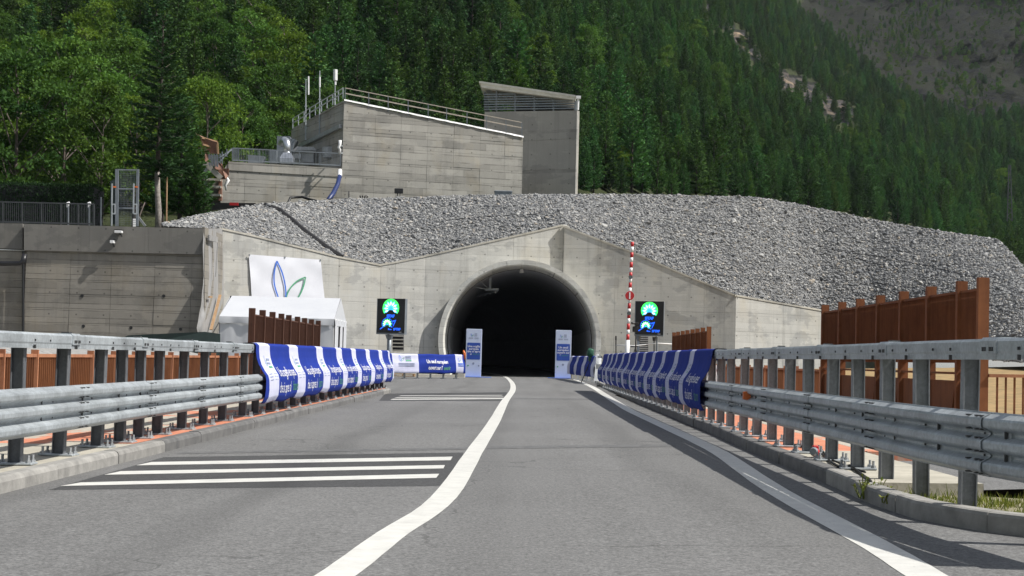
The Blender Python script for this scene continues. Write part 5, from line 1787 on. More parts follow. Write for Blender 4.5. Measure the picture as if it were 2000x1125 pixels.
# =================================================================== GUARD RAILS
POST_H, WAVE0, WAVE1, RAIL0, RAIL1 = 1.06, .265, .70, 1.045, 1.187
def wave_profile(x0=.205, dep=.068):
    "triple wave section, (out, z)"
    z0, z1 = WAVE0, WAVE1
    hgt = z1 - z0
    pts = []
    for k in range(3):
        b = z0 + hgt * k / 3
        w = hgt / 3
        pts += [(x0, b + .004), (x0 + dep * .10, b + w * .10), (x0 + dep * .90, b + w * .27), (x0 + dep, b + w * .36), (x0 + dep, b + w * .60), (x0 + dep * .90, b + w * .70), (x0 + dep * .10, b + w * .90), (x0, b + w - .004)]
    return pts
WP = wave_profile()
def guardrail(label, side, xfn, ys_post, y0, y1, sect, driven=(), dark=False, base=K, hscale=1.0, name='guardrail', phase=0.0):
    """side +1: faces +x.  xfn(y) is the post line."""
    root = thing(name, label, 'guardrail', on_deck(xfn(ys_post[0]), ys_post[0], 0))
    mt = M['galv']
    # one post of each sort, then copies
    def H_post(h0):
        m_ = MB()
        m_.box((0, 0, (POST_H + h0) / 2), (.10, .008, POST_H - h0))
        for s in (-1, 1): m_.box((s * .053, 0, (POST_H + h0) / 2), (.009, .10, POST_H - h0))
        return m_.mesh('guard post', M['galv_post_pale' if h0 < 0 else 'galv_post'])
    pm, pdm = H_post(0.018), H_post(-.5)
    plm = MB().box((0, 0, .009), (.34, .24, .018)).mesh('base plate', mt, bevel=.003)
    bm_ = MB()
    for sx in (-.135, .135):
        for sy in (-.08, .08):
            bm_.tube([(sx, sy, .018), (sx, sy, .04)], .026, 6); bm_.tube([(sx, sy, .04), (sx, sy, .085)], .013, 6)
    bmesh_ = bm_.mesh('anchor bolts', M['galv_dark'])
    sm_ = MB()
    s = side
    sm_.hexa([(s * .058, -.05, .32), (s * .20, -.05, .32), (s * .20, .05, .32), (s * .058, .05, .32), (s * .058, -.05, .67), (s * .20, -.05, .67), (s * .20, .05, .67), (s * .058, .05, .67)])
    spm = sm_.mesh('spacer', mt)
    for y in ys_post:
        x = xfn(y)
        dr = y in driven
        p = link('post', pdm if dr else pm, root, local=True)
        p.location = Vector((x, y, gz(x) + base)) - root.location
        p.rotation_euler = (random.gauss(0, .006), random.gauss(0, .006), random.gauss(0, .02))
        if not dr:
            q = link('base_plate', plm, p, local=True); q.rotation_euler = (0, 0, random.gauss(0, .04))
            tag(link('anchor_bolts', bmesh_, p, local=True), kind='stuff')
        link('spacer', spm, p, local=True)
    # wave beam in lapped sections
    def st_at(y, prof, dx=0.0):
        x = xfn(y)
        return [Vector((x + side * (o + dx), y, gz(x) + base + z * hscale)) for o, z in prof]
    back = [(o - .006, z) for o, z in reversed(WP)]
    yy = y0 + phase
    cuts = [y0] + [c for c in np.arange(yy, y1, sect) if c > y0 + .3] + [y1]
    k = 0
    bolts = MB()
    for a, b in zip(cuts[:-1], cuts[1:]):
        n = max(2, int((b - a) / .75))
        dx = .007 * (k % 2); k += 1
        m_ = MB()
        m_.sweep(None, [st_at(y, WP + back, dx + .004 * mnoise.noise(Vector((y * .8, side * 3, 0)))) for y in np.linspace(a - (.16 if k > 1 else 0), b, n)], closed=True, caps=True)
        o = m_.build('wave_beam', mt, root)
        for yb in (b - .12, b - .04, a + .12):
            for kk in range(3):
                for dz in (.025, .115):
                    q = st_at(yb, [(.205 + .085 * .5, WAVE0 + (WAVE1 - WAVE0) * kk / 3 + dz)])[0]
                    bolts.box(q, (.045, .026, .010))
    for y in ys_post:
        for kk in (1, 2):
            q = st_at(y, [(.212, WAVE0 + (WAVE1 - WAVE0) * kk / 3)])[0]
            bolts.box(q, (.02, .018, .045)); 
            q = st_at(y + .35, [(.212, WAVE0 + (WAVE1 - WAVE0) * kk / 3)])[0]
            bolts.box(q, (.012, .012, .015))
        q = st_at(y, [(.135, 1.06)])[0]; bolts.box(q, (.02, .02, .035))
        q = st_at(y + .03, [(.128, 1.118)])[0]; bolts.box(q, (.012, .02, .022))
        q = st_at(y + .5, [(.128, 1.118)])[0]; bolts.box(q, (.012, .016, .018))
    # upper tube in sections with sleeves
    tprof = [(-.055, RAIL0 + .03), (-.055, RAIL1 - .02), (-.035, RAIL1), (.105, RAIL1), (.125, RAIL1 - .02), (.125, RAIL0 + .055), (.118, RAIL0 + .04), (.118, RAIL0), (.06, RAIL0)]
    for a, b in zip(cuts[:-1], cuts[1:]):
        n = max(2, int((b - a) / 1.0))
        m_ = MB(); m_.sweep(None, [st_at(y, tprof) for y in np.linspace(a + .004, b - .004, n + 1)], closed=True, caps=True)
        m_.build('top_rail', mt, root)
        if b < y1 - .2:
            sp = [(-.062, RAIL0 + .035), (-.062, RAIL1 + .008), (.112, RAIL1 + .008), (.133, RAIL1 - .015), (.133, RAIL0 + .04), (-.062, RAIL0 + .035)][:-1]
            m_ = MB(); m_.sweep(None, [st_at(y, sp) for y in (b - .03, b + .26)], closed=True, caps=True)
            m_.build('rail_sleeve', mt, root)
            for dy in (.03, .07, .16, .20):
                q = st_at(b + dy, [(.134, 1.115)])[0]; bolts.box(q, (.014, .022, .028))
            q = st_at(b + .1, [(.03, RAIL1 + .012)])[0]; bolts.box(q, (.08, .10, .02))
    tag(bolts.build('rail_bolts', M['bolt'], root), kind='stuff')
    return root
# left: posts read off the photo (closer together over the bridge joint)
XL = lambda y: -4.47 + .0035 * max(0, y - 20)
pxl = [38, 122, 196, 240, 276, 312, 359, 400, 436, 475, 499, 526, 549, 571]
yl = [G(px, py, K).y for px, py in zip(pxl, (912, 894, 876, 869, 860, 852, 843, 833, 824, 815, 808, 803, 796, 792))]
yl = [4.47 * F / (VPX - px) for px in pxl]
step = (yl[-1] - yl[5]) / 8
ysl = [yl[0] - 3.0, yl[0] - 1.5] + yl
while ysl[-1] < 50: ysl.append(ysl[-1] + 1.52)
guardrail('galvanised guardrail along the left kerb, its upper rail pale in the sun', +1, XL, ysl, 10.6, 51.6, 2.92, phase=2.0)
XR = lambda y: 3.27 + .0008 * max(0, y - 20) + max(0, 12.0 - y) ** 2 * .03
zr = [1740, 1545, 1395, 1272, 1160, 1058, 975, 903, 838, 780, 723, 680, 640, 600]
yr = [3.27 * F / (1100 + z / 2.2056 - VPX) for z in zr]
ysr_ = [yr[0] - 1.3] + yr
while ysr_[-1] < 57: ysr_.append(ysr_[-1] + 1.25)
M['galv_post'] = galv('grey post steel', (0.19, 0.20, 0.21), 0.5, 0.3)  # right posts: paler copy, the light on their faces put into the colour
guardrail('dark galvanised guardrail along the right kerb, shaded on the road side', -1, XR, ysr_, 8.9, 57.6, 2.92, driven=ysr_[:4], phase=1.75)

# =================================================================== BANNERS on the rails
DP = [(-.075, 1.02), (-.08, 1.15), (-.06, 1.205), (.02, 1.212), (.12, 1.208), (.16, 1.17), (.165, 1.08), (.18, .97), (.215, .86), (.27, .76), (.325, .675), (.34, .60), (.34, .44), (.33, .32), (.29, .24), (.265, .21)]
dpl = [0.0]
for a, b in zip(DP[:-1], DP[1:]): dpl.append(dpl[-1] + math.hypot(b[0] - a[0], b[1] - a[1]))
VTOP = dpl[4]; VL = dpl[-1]
def drape(side, xfn, base=K, amp=.02, seed=0.0, soft=0.0, dp=DP):
    def f(y, v, out=0.0):
        o = np.interp(v, dpl, [p[0] for p in dp]); z = np.interp(v, dpl, [p[1] for p in dp])
        e = .02
        o2 = np.interp(v + e, dpl, [p[0] for p in dp]); z2 = np.interp(v + e, dpl, [p[1] for p in dp])
        tx, tz = o2 - o, z2 - z
        L = math.hypot(tx, tz) or 1
        nx, nz = -tz / L, tx / L
        if v > VL - e: nx, nz = .8, -.5
        k = min(1, max(0, (v - VTOP) / .5))
        w = (.6 * mnoise.noise(Vector((y * 1.1, v * 1.2, seed))) + .4 * mnoise.noise(Vector((y * 3.2 + v * 1.5, v * 1.0, seed + 5)))) * amp * (.15 + k)
        bot = .06 * mnoise.noise(Vector((y * .9, 0, seed + 9))) * max(0, (v / VL - .75) * 4)
        sag = .012 * mnoise.noise(Vector((y * 1.5, 2, seed))) 
        x = xfn(y)
        return Vector((x + side * (o + nx * (w + out)), y, gz(x) + base + z + nz * (w + out) + bot * .6 + sag))
    return f
def draped_text(mb, txt, size, f, u0, v0, ysgn, align='CENTER', mi=0, spacing=.95, bold=.012):
    me = text_mb(txt, size, align, spacing, 0.0)
    bm = bmesh.new(); bm.from_mesh(me); bpy.data.meshes.remove(me)
    lo = min(v.co.y for v in bm.verts); hi = max(v.co.y for v in bm.verts)
    c = lo + .05
    while c < hi:
        bmesh.ops.bisect_plane(bm, geom=bm.verts[:] + bm.edges[:] + bm.faces[:], plane_co=(0, c, 0), plane_no=(0, 1, 0)); c += .05
    bm.verts.ensure_lookup_table()
    mb.add([f(u0 + ysgn * v.co.x, v0 - v.co.y, .006) for v in bm.verts], [tuple(v.index for v in fc.verts) for fc in bm.faces], mi)
    bm.free()
def leaf_logo(mb, put, s, w, mi_a, mi_b, n=16):
    "two outlined leaves; put(x, y) places a flat point"
    def leaf(bx, by, tx, ty, bulge, mi):
        d = Vector((tx - bx, ty - by)); L = d.length; d.normalize(); nn = Vector((-d.y, d.x))
        def edge(k, g):
            out = []
            for i in range(n + 1):
                t = i / n
                wd = bulge * L * (math.sin(math.pi * t ** .8)) ** .9
                out.append(Vector((bx, by)) + d * (t * L) + nn * (k * max(0, wd - g)))
            return out
        for k in (-1, 1):
            A, B = edge(k, 0), edge(k, w)
            B[0] = A[0]
            for i in range(n):
                mb.quad(put(*(A[i] * s)), put(*(A[i + 1] * s)), put(*(B[i + 1] * s)), put(*(B[i] * s)), mi)
    leaf(0, 0, -.22, 1.0, .17, mi_a)
    leaf(.04, 0, .62, .62, .17, mi_b)
IT = ('Una soglia europea', 'che si apre al ', 'futuro'); FR = ('Un seuil européen', "ouvert sur l'", 'avenir')
def banner(label, side, xfn, stripes, y_near, y_far, wid, seed, fold, tsize, dp=DP):
    "stripes: y of the near edge of each white stripe"
    root = thing('banner', label, 'banner', on_deck(xfn(y_near), y_near))
    f = drape(side, xfn, amp=fold, seed=seed, dp=dp)
    cuts = [y_near]
    kinds = []
    for s in stripes:
        if s > cuts[-1] + .05:
            kinds.append('b'); cuts.append(s)
        kinds.append('w'); cuts.append(min(y_far, s + wid))
    if cuts[-1] < y_far - .05: kinds.append('b'); cuts.append(y_far)
    vsamp = sorted(set(list(np.linspace(0, VL, 34)) + dpl))
    for kd, a, b in zip(kinds, cuts[:-1], cuts[1:]):
        n = max(3, int((b - a) / .09))
        m_ = MB()
        ysn = np.linspace(a, b, n)
        grid = [[f(y, v) for v in vsamp] for y in ysn]
        bkk = [[f(y, v, -.006) for v in reversed(vsamp)] for y in ysn]
        m_.sweep(None, [g + h for g, h in zip(grid, bkk)], closed=True)
        m_.build('white_stripe' if kd == 'w' else 'blue_panel', M['white_cloth'] if kd == 'w' else M['blue'], root, smooth=True)
        if kd == 'w' and b - a > .3:
            m2 = MB(); yc = (a + b) / 2
            put = lambda x, y: f(yc - side * .02 + side * (x), VTOP + .42 - y, .006)
            leaf_logo(m2, lambda x, y: put(x - .12, y), .20, .05, 0, 1)
            for r_ in range(3):
                for q in range(2):
                    v = VTOP + .28 + r_ * .07; w2 = wid * .14
                    u = yc + side * (.08 + q * .15)
                    m2.quad(f(u - w2 * .5, v, .006), f(u + w2 * .5, v, .006), f(u + w2 * .5, v + .035, .006), f(u - w2 * .5, v + .035, .006), 2 if r_ < 2 else 1)
            for r_ in range(3):
                v = VTOP + .56 + r_ * .05; 
                for q in (-1, 1):
                    u = yc + q * wid * .22; w2 = wid * .13
                    m2.quad(f(u - w2, v, .006), f(u + w2, v, .006), f(u + w2, v + .014, .006), f(u - w2, v + .014, .006), 2)
            tag(m2.build('print', [M['print_blue'], M['print_pale_green'], M['print_grey']], root), kind='stuff')
        if kd == 'b' and b - a > .8:
            t = (IT, FR)[len(root.children) // 2 % 2]
            m2 = MB(); yc = (a + b) / 2
            draped_text(m2, t[0], tsize, f, yc, VTOP + .62, side, mi=0)
            w1 = tsize * .46 * len(t[1]) * .95; w2_ = tsize * .46 * len(t[2]) * .95
            draped_text(m2, t[1], tsize, f, yc - side * (w2_) / 2, VTOP + .90, side, mi=0)
            draped_text(m2, t[2], tsize, f, yc + side * (w1) / 2, VTOP + .90, side, mi=1)
            tag(m2.build('lettering', [M['print_white'], M['print_green']], root), kind='stuff')
    return root
sl_px = [501, 559, 611, 650, 679, 707, 732, 750]
ysL = [4.33 * F / (VPX - p) for p in sl_px]
banner('blue and white striped cloth banner draped over the left guardrail', +1, XL, ysL, ysL[0] - .30, 52.2, 1.1, 1.0, .030, .27)
sr_px = [1357, 1327, 1301.6, 1282, 1263, 1248, 1233.6, 1221, 1208, 1199, 1191]
ysR = [3.2 * F / (p - VPX) - .7 for p in sr_px]
DPR = [(p[0] * (1.0 if p[1] > 1.1 else 1.06), p[1]) for p in DP]
banner('dark blue and white striped cloth banner draped over the right guardrail', -1, XR, ysR, 25.3, 57.9, .72, 21.0, .040, .25, dp=DPR)

# =================================================================== CORTEN SCREENS AND RAILINGS
def low_railing(label, x0, ys, side, zt=1.06, bars=13, mat='corten_light', bmat='corten'):
    root = thing('steel_railing', label, 'railing', on_deck(x0, ys[0]))
    pm = MB().box((0, 0, (zt + .06 + K) / 2), (.10, .035, zt + .06 - K)).mesh('railing post', M[mat])
    for y in ys:
        p = link('post', pm, root, local=True); p.location = Vector((x0, y, gz(x0))) - root.location
    for a, b in zip(ys[:-1], ys[1:]):
        m_ = MB(); m_.box((x0, (a + b) / 2, gz(x0) + zt - .02), (.07, b - a - .036, .045)); m_.build('top_rail', M[mat], root)
        m_ = MB(); m_.box((x0, (a + b) / 2, gz(x0) + K + .12), (.05, b - a - .036, .03)); m_.build('bottom_rail', M[mat], root)
        m_ = MB()
        for k in range(1, bars + 1):
            m_.box((x0, a + (b - a) * k / (bars + 1), gz(x0) + (zt + K + .10) / 2), (.05, .012, zt - K - .18))
        tag(m_.build('bar_panel', M[bmat], root), kind='stuff')
    return root
def screen(label, x0, ys, side, Ht=2.2, plate=True, mats=('corten', 'corten_dark')):
    root = thing('screen_fence', label, 'screen', on_deck(x0, ys[0]))
    pm = MB().box((0, 0, (Ht + K) / 2), (.15, .11, Ht + .12 - K)).mesh('screen post', M[mats[0]])
    for y in ys:
        p = link('post', pm, root, local=True); p.location = Vector((x0, y, gz(x0) + .06)) - root.location
    for a, b in zip(ys[:-1], ys[1:]):
        L = b - a - .11; yc = (a + b) / 2
        z0, z1 = 1.18, Ht - .06
        m_ = MB()
        n = 26
        for k in range(n): m_.box((x0, yc - L / 2 + L * (k + .5) / n, gz(x0) + (z0 + z1) / 2), (.045, .008, z1 - z0))
        for k in range(7): m_.box((x0 - side * .030, yc, gz(x0) + z0 + (z1 - z0) * k / 6), (.008, L, .014))
        m_.box((x0 - side * .05, yc, gz(x0) + (z0 + z1) / 2), (.006, L, z1 - z0))
        tag(m_.build('grating', M[mats[1]], root), kind='stuff')
        m_ = MB(); m_.box((x0, yc, gz(x0) + z1 + .02), (.06, L, .035)); m_.build('top_rail', M[mats[0]], root)
        for z in (1.06, 1.12):
            pass
        m_ = MB(); m_.box((x0, yc, gz(x0) + 1.02), (.06, L, .035)); m_.build('mid_rail', M[mats[0]], root)
        m_ = MB(); m_.box((x0, yc, gz(x0) + .52), (.012, L, .78)); m_.build('lower_plate', M[mats[0]], root)
        m_ = MB(); m_.box((x0 + side * .02, a + .30, gz(x0) + .62), (.02, .03, .9), M=Matrix.Rotation(.35, 3, 'X')); m_.build('strut', M[mats[0]], root)
    return root
XF = 6.5
low_railing('low rusty barred railing behind the left guardrail', -XF, list(np.arange(14.4, 38.5, 1.4)), +1, zt=1.12, bars=14)
screen('tall dark brown screen behind the left banner in front of the white tent', -XF, [XF * F / (VPX - p) for p in (490, 510.5, 530, 547.5, 562, 579, 593, 606.5, 620)], +1, 2.17, mats=('corten_deep', 'corten_deep'))
ysb = [XF * F / (p - VPX) for p in (1916, 1874.7, 1815, 1762, 1716.5, 1677, 1642, 1609)]
screen('tall rusty screen on the right in front of the stone slope', XF, ysb, -1, 2.25)
ysb2 = [XF * F / (p - VPX) for p in (1383, 1371, 1360.5, 1351, 1341, 1332, 1323, 1315)]
screen('small far rusty screen between the right display and the portal wall', XF, ysb2, -1, 2.2)
low_railing('low rusty railing linking the two right screens', XF, list(np.linspace(ysb[-1] + .3, ysb2[0] - .4, 14)), -1, zt=1.0, bars=10)
rr_ = thing('steel_railing', 'low rusty barred railing at the right edge over the straw slope', 'railing', on_deck(XF, ysb[0]))
y_ = ysb[0] - .05
for k in range(4):
    x0_, x1_ = XF + .08 + 1.5 * k, XF + .08 + 1.5 * (k + 1)
    m_ = MB(); m_.box((x1_, y_, gz(x1_) + .5), (.05, .07, 1.1)); m_.build('post', M['corten'], rr_)
    m_ = MB(); m_.beam((x0_, y_, gz(x0_) + 1.0), (x1_, y_, gz(x1_) + 1.0), .06, .045); m_.build('top_rail', M['corten_light'], rr_)
    m_ = MB(); m_.beam((x0_, y_, gz(x0_) + .1), (x1_, y_, gz(x1_) + .1), .05, .03); m_.build('bottom_rail', M['corten_light'], rr_)
    for q in range(12):
        x_ = x0_ + .06 + 1.45 * (q + .5) / 12
        m_ = MB(); m_.box((x_, y_, gz(x_) + .55), (.028, .012, .88)); m_.build('bar', M['corten'], rr_)

# =================================================================== FAR GUARDRAILS WITH BANNERS beside the tunnel mouth
def far_rail(label, A, B, nposts, zt=1.30):
    a, b = Vector((*A, gz(A[0]))), Vector((*B, gz(B[0])))
    root = thing('guardrail', label, 'guardrail', a)
    d = (b - a).normalized(); n = Vector((d.y, -d.x, 0))
    if n.y > 0: n = -n
    for k in range(nposts):
        p = a.lerp(b, (k + .5) / nposts)
        m_ = MB(); m_.beam(p, p + Vector((0, 0, 1.15)), .10, .10); m_.build('post', M['galv_dark'], root)
        m_ = MB(); m_.box(p + Vector((0, 0, .02)), (.3, .3, .03)); m_.build('base_plate', M['galv_dark'], root)
    m_ = MB(); m_.beam(a + Vector((0, 0, 1.2)) + n * .02, b + Vector((0, 0, 1.2)) + n * .02, .14, .16); m_.build('top_rail', M['galv'], root)
    m_ = MB(); m_.beam(a + Vector((0, 0, .6)) + n * .2, b + Vector((0, 0, .6)) + n * .2, .07, .42); m_.build('wave_beam', M['galv'], root)
    return root, d, n
FA, FB = (pxx(752, 83.4), 83.4), (pxx(904, 86.0), 86.0)
far_rail('short guardrail left of the tunnel mouth under a straight banner', FA, FB, 6)
def far_banner(label, A, B, spans, text, seed, ztop=1.31, zbot=.30, side_dir=1):
    a, b = Vector((*A, gz(A[0]))), Vector((*B, gz(B[0])))
    d = (b - a); L = d.length; d.normalize(); n = Vector((d.y, -d.x, 0))
    if n.y > 0: n = -n
    root = thing('banner', label, 'banner', a)
    prof = [(-.10, ztop - .12), (-.08, ztop), (.05, ztop + .005), (.14, ztop - .03), (.18, ztop - .25), (.28, ztop - .48), (.30, ztop - .65), (.30, zbot + .1), (.27, zbot)]
    acc = [0]
    for p, q in zip(prof[:-1], prof[1:]): acc.append(acc[-1] + math.hypot(q[0] - p[0], q[1] - p[1]))
    def f(u, v, out=0):
        o = np.interp(v, acc, [p[0] for p in prof]); z = np.interp(v, acc, [p[1] for p in prof])
        w = .05 * mnoise.noise(Vector((u * 1.2 + v * 1.4, v * 1.6, seed))) + .02 * mnoise.noise(Vector((u * 4, v * 2, seed)))
        return a + d * u + n * (o + out + w) + Vector((0, 0, z + .03 * mnoise.noise(Vector((u * 1.3, 0, seed)))))
    for kd, u0, u1 in spans:
        us = np.linspace(u0 * L, u1 * L, max(3, int((u1 - u0) * L / .1)))
        vs_ = np.linspace(0, acc[-1], 26)
        m_ = MB(); m_.sweep(None, [[f(u, v) for v in vs_] + [f(u, v, -.01) for v in vs_[::-1]] for u in us], closed=True)
        m_.build('white_stripe' if kd == 'w' else 'blue_panel', M['white_cloth'] if kd == 'w' else M['blue'], root, smooth=True)
    return root, f, L, acc
bn, f, L, acc = far_banner('straight blue and white banner with French lettering left of the tunnel mouth', FA, FB, [('b', 0, .07), ('w', .07, .40), ('b', .40, .88), ('w', .88, .975), ('b', .975, 1.0)], FR, 3.0)
m_ = MB()
def flat_drape_text(mb, txt, size, u0, v0, mi, align='LEFT'):
    me = text_mb(txt, size, align, .95, .006)
    mb.add([f(u0 + v.co.x * .62, v0 - v.co.y, .02) for v in me.vertices], [tuple(p.vertices) for p in me.polygons], mi); bpy.data.meshes.remove(me)
flat_drape_text(m_, FR[0], .30, L * .50, .82, 0); flat_drape_text(m_, FR[1], .30, L * .52, 1.16, 0)
flat_drape_text(m_, FR[2], .30, L * .52 + .93, 1.16, 1)
tag(m_.build('lettering', [M['print_white'], M['print_green']], bn), kind='stuff')
m_ = MB()
leaf_logo(m_, lambda x, y: f(L * .175 + x, .72 - y, .02), .36, .05, 0, 1)
leaf_logo(m_, lambda x, y: f(L * .925 + x, .72 - y, .02), .22, .06, 0, 1)
for r_ in range(3):
    m_.quad(*[f(L * .235 + x, .42 + r_ * .11 + y, .02) for x, y in ((0, 0), (.34, 0), (.34, .07), (0, .07))], 1 if r_ == 2 else 2)
for r_ in range(3):
    for c_ in (.14, .24):
        m_.quad(*[f(L * c_ + x, .82 + r_ * .07 + y, .02) for x, y in ((0, 0), (.5, 0), (.5, .03), (0, .03))], 2)
    m_.quad(*[f(L * .905 + x, .80 + r_ * .07 + y, .02) for x, y in ((0, 0), (.34, 0), (.34, .03), (0, .03))], 0)
tag(m_.build('print', [M['print_blue'], M['print_pale_green'], M['print_grey']], bn), kind='stuff')
GA, GB = (pxx(1118, 92), 92), (pxx(1172, 75), 75)
far_rail('short guardrail right of the tunnel mouth behind the green covered tripod', GA, GB, 6)
bn2, f, L, acc = far_banner('small blue and white banner behind the green covered tripod', GA, GB, [('w', 0, .12), ('b', .12, .30), ('w', .30, .38), ('b', .38, .58), ('w', .58, .68), ('b', .68, .9), ('w', .9, 1.0)], FR, 9.0)
# grey kerb blocks by the mouth
for nm, lab, px0, px1, D0, y0, y1, w in (('kerb_block', 'pale kerb block under the small banner right of the tunnel mouth', 1116, 1150, 93, 735, 725, .5), ('kerb_block', 'pale concrete kerb block at the right end of the straight banner', 893, 908, 92, 737, 728, .6), ('kerb_block', 'pale concrete kerb behind the timber pallet', 770, 900, 93, 735, 729, .5)):
    p, q = P(px0, y0, D0), P(px1, y0, D0); t = P(px0, y1, D0)
    tag(MB().hexa([Vector((p.x, p.y, -.1)), Vector((q.x, q.y, -.1)), Vector((q.x, q.y + w, -.1)), Vector((p.x, p.y + w, -.1)), Vector((p.x, p.y + .04, t.z)), Vector((q.x, q.y + .04, t.z)), Vector((q.x, q.y + w, t.z)), Vector((p.x, p.y + w, t.z))]).build(nm, M['pale'], bevel=.03), lab, 'kerb')

# =================================================================== TOTEMS
def totem(label, px, D, lines, green):
    c = Vector((pxx(px, D), D, 0)); c.z = gz(c.x) + .012
    w, h, t = 30.5 / F * D, 93 / F * D, .32
    root = thing('totem_sign', label, 'sign', c)
    m_ = MB(); m_.box(c + Vector((0, 0, h / 2 + .02)), (w, t, h)); m_.build('body', M['totem_white'], root, bevel=.012)
    m_ = MB(); m_.box(c + Vector((0.1, 0, .01)), (w * 2.1, 1.1, .02)); m_.build('foot_plate', M['print_blue'], root)
    fy = c.y - t / 2 - .004
    def put(x, z): return Vector((c.x + x * w, fy - .004, c.z + z * h))
    m_ = MB()
    r_ = .05
    x0, x1, z0, z1 = -.42, .42, .37, .72
    pol = []
    for cx_, cz_, a0 in ((x1 - r_, z0 + r_ / 3, -90), (x1 - r_, z1 - r_ / 3, 0), (x0 + r_, z1 - r_ / 3, 90), (x0 + r_, z0 + r_ / 3, 180)):
        for k in range(5):
            a = math.radians(a0 + 90 * k / 4); pol.append(put(cx_ + r_ * math.cos(a), cz_ + r_ / 3 * math.sin(a)))
    m_.extrude(pol, (0, .006, 0)); m_.build('blue_panel', M['totem_blue'], root)
    m_ = MB()
    for k, tx in enumerate(lines):
        z = .625 - k * .054
        if k == 3:
            text_flat(m_, tx, .165, put(-.18, z) + Vector((0, -.004, 0)), (1, 0, 0), (0, 0, 1), align='CENTER' if len(tx) > 2 else 'CENTER', mi=0)
            text_flat(m_, green, .165, put(-.10 if len(tx) > 1 else -.12, z) + Vector((0, -.004, 0)), (1, 0, 0), (0, 0, 1), align='LEFT', mi=1)
        else:
            text_flat(m_, tx, .175, put(0, z) + Vector((0, -.004, 0)), (1, 0, 0), (0, 0, 1), mi=0, bold=.003)
    tag(m_.build('lettering', [M['print_white'], M['print_green']], root), kind='stuff')
    m_ = MB()
    leaf_logo(m_, lambda x, y: put(-.15 + x, .85 + y / 3), .20, .09, 0, 1)
    for r in range(4): m_.quad(put(.03, .855 + r * .017), put(.2, .855 + r * .017), put(.2, .866 + r * .017), put(.03, .866 + r * .017), 2)
    for r in range(2):
        m_.quad(put(-.33, .80 + r * .017), put(-.05, .80 + r * .017), put(-.05, .81 + r * .017), put(-.33, .81 + r * .017), 2)
        m_.quad(put(.03, .80 + r * .017), put(.3, .80 + r * .017), put(.3, .81 + r * .017), put(.03, .81 + r * .017), 2)
    for x, z, s in ((-.34, .24, .05), (0, .285, .07), (.34, .24, .05)):
        m_.add([put(x + s * math.cos(a), z + s / 3 * math.sin(a)) for a in np.linspace(0, 6.283, 11)[:-1]], [tuple(range(10))], 1 if x < 0 else 2)
    tag(m_.build('print', [M['print_blue'], M['print_pale_green'], M['print_grey']], root), kind='stuff')
totem('white and blue totem sign with Italian lettering left of the tunnel mouth', 925, 94, ('Una soglia', 'europea', 'che si apre', 'al'), ' futuro')
totem('white and blue totem sign with French lettering right of the tunnel mouth', 1099.5, 94, ('Un seuil', 'européen', 'ouvert sur', "l'"), 'avenir')

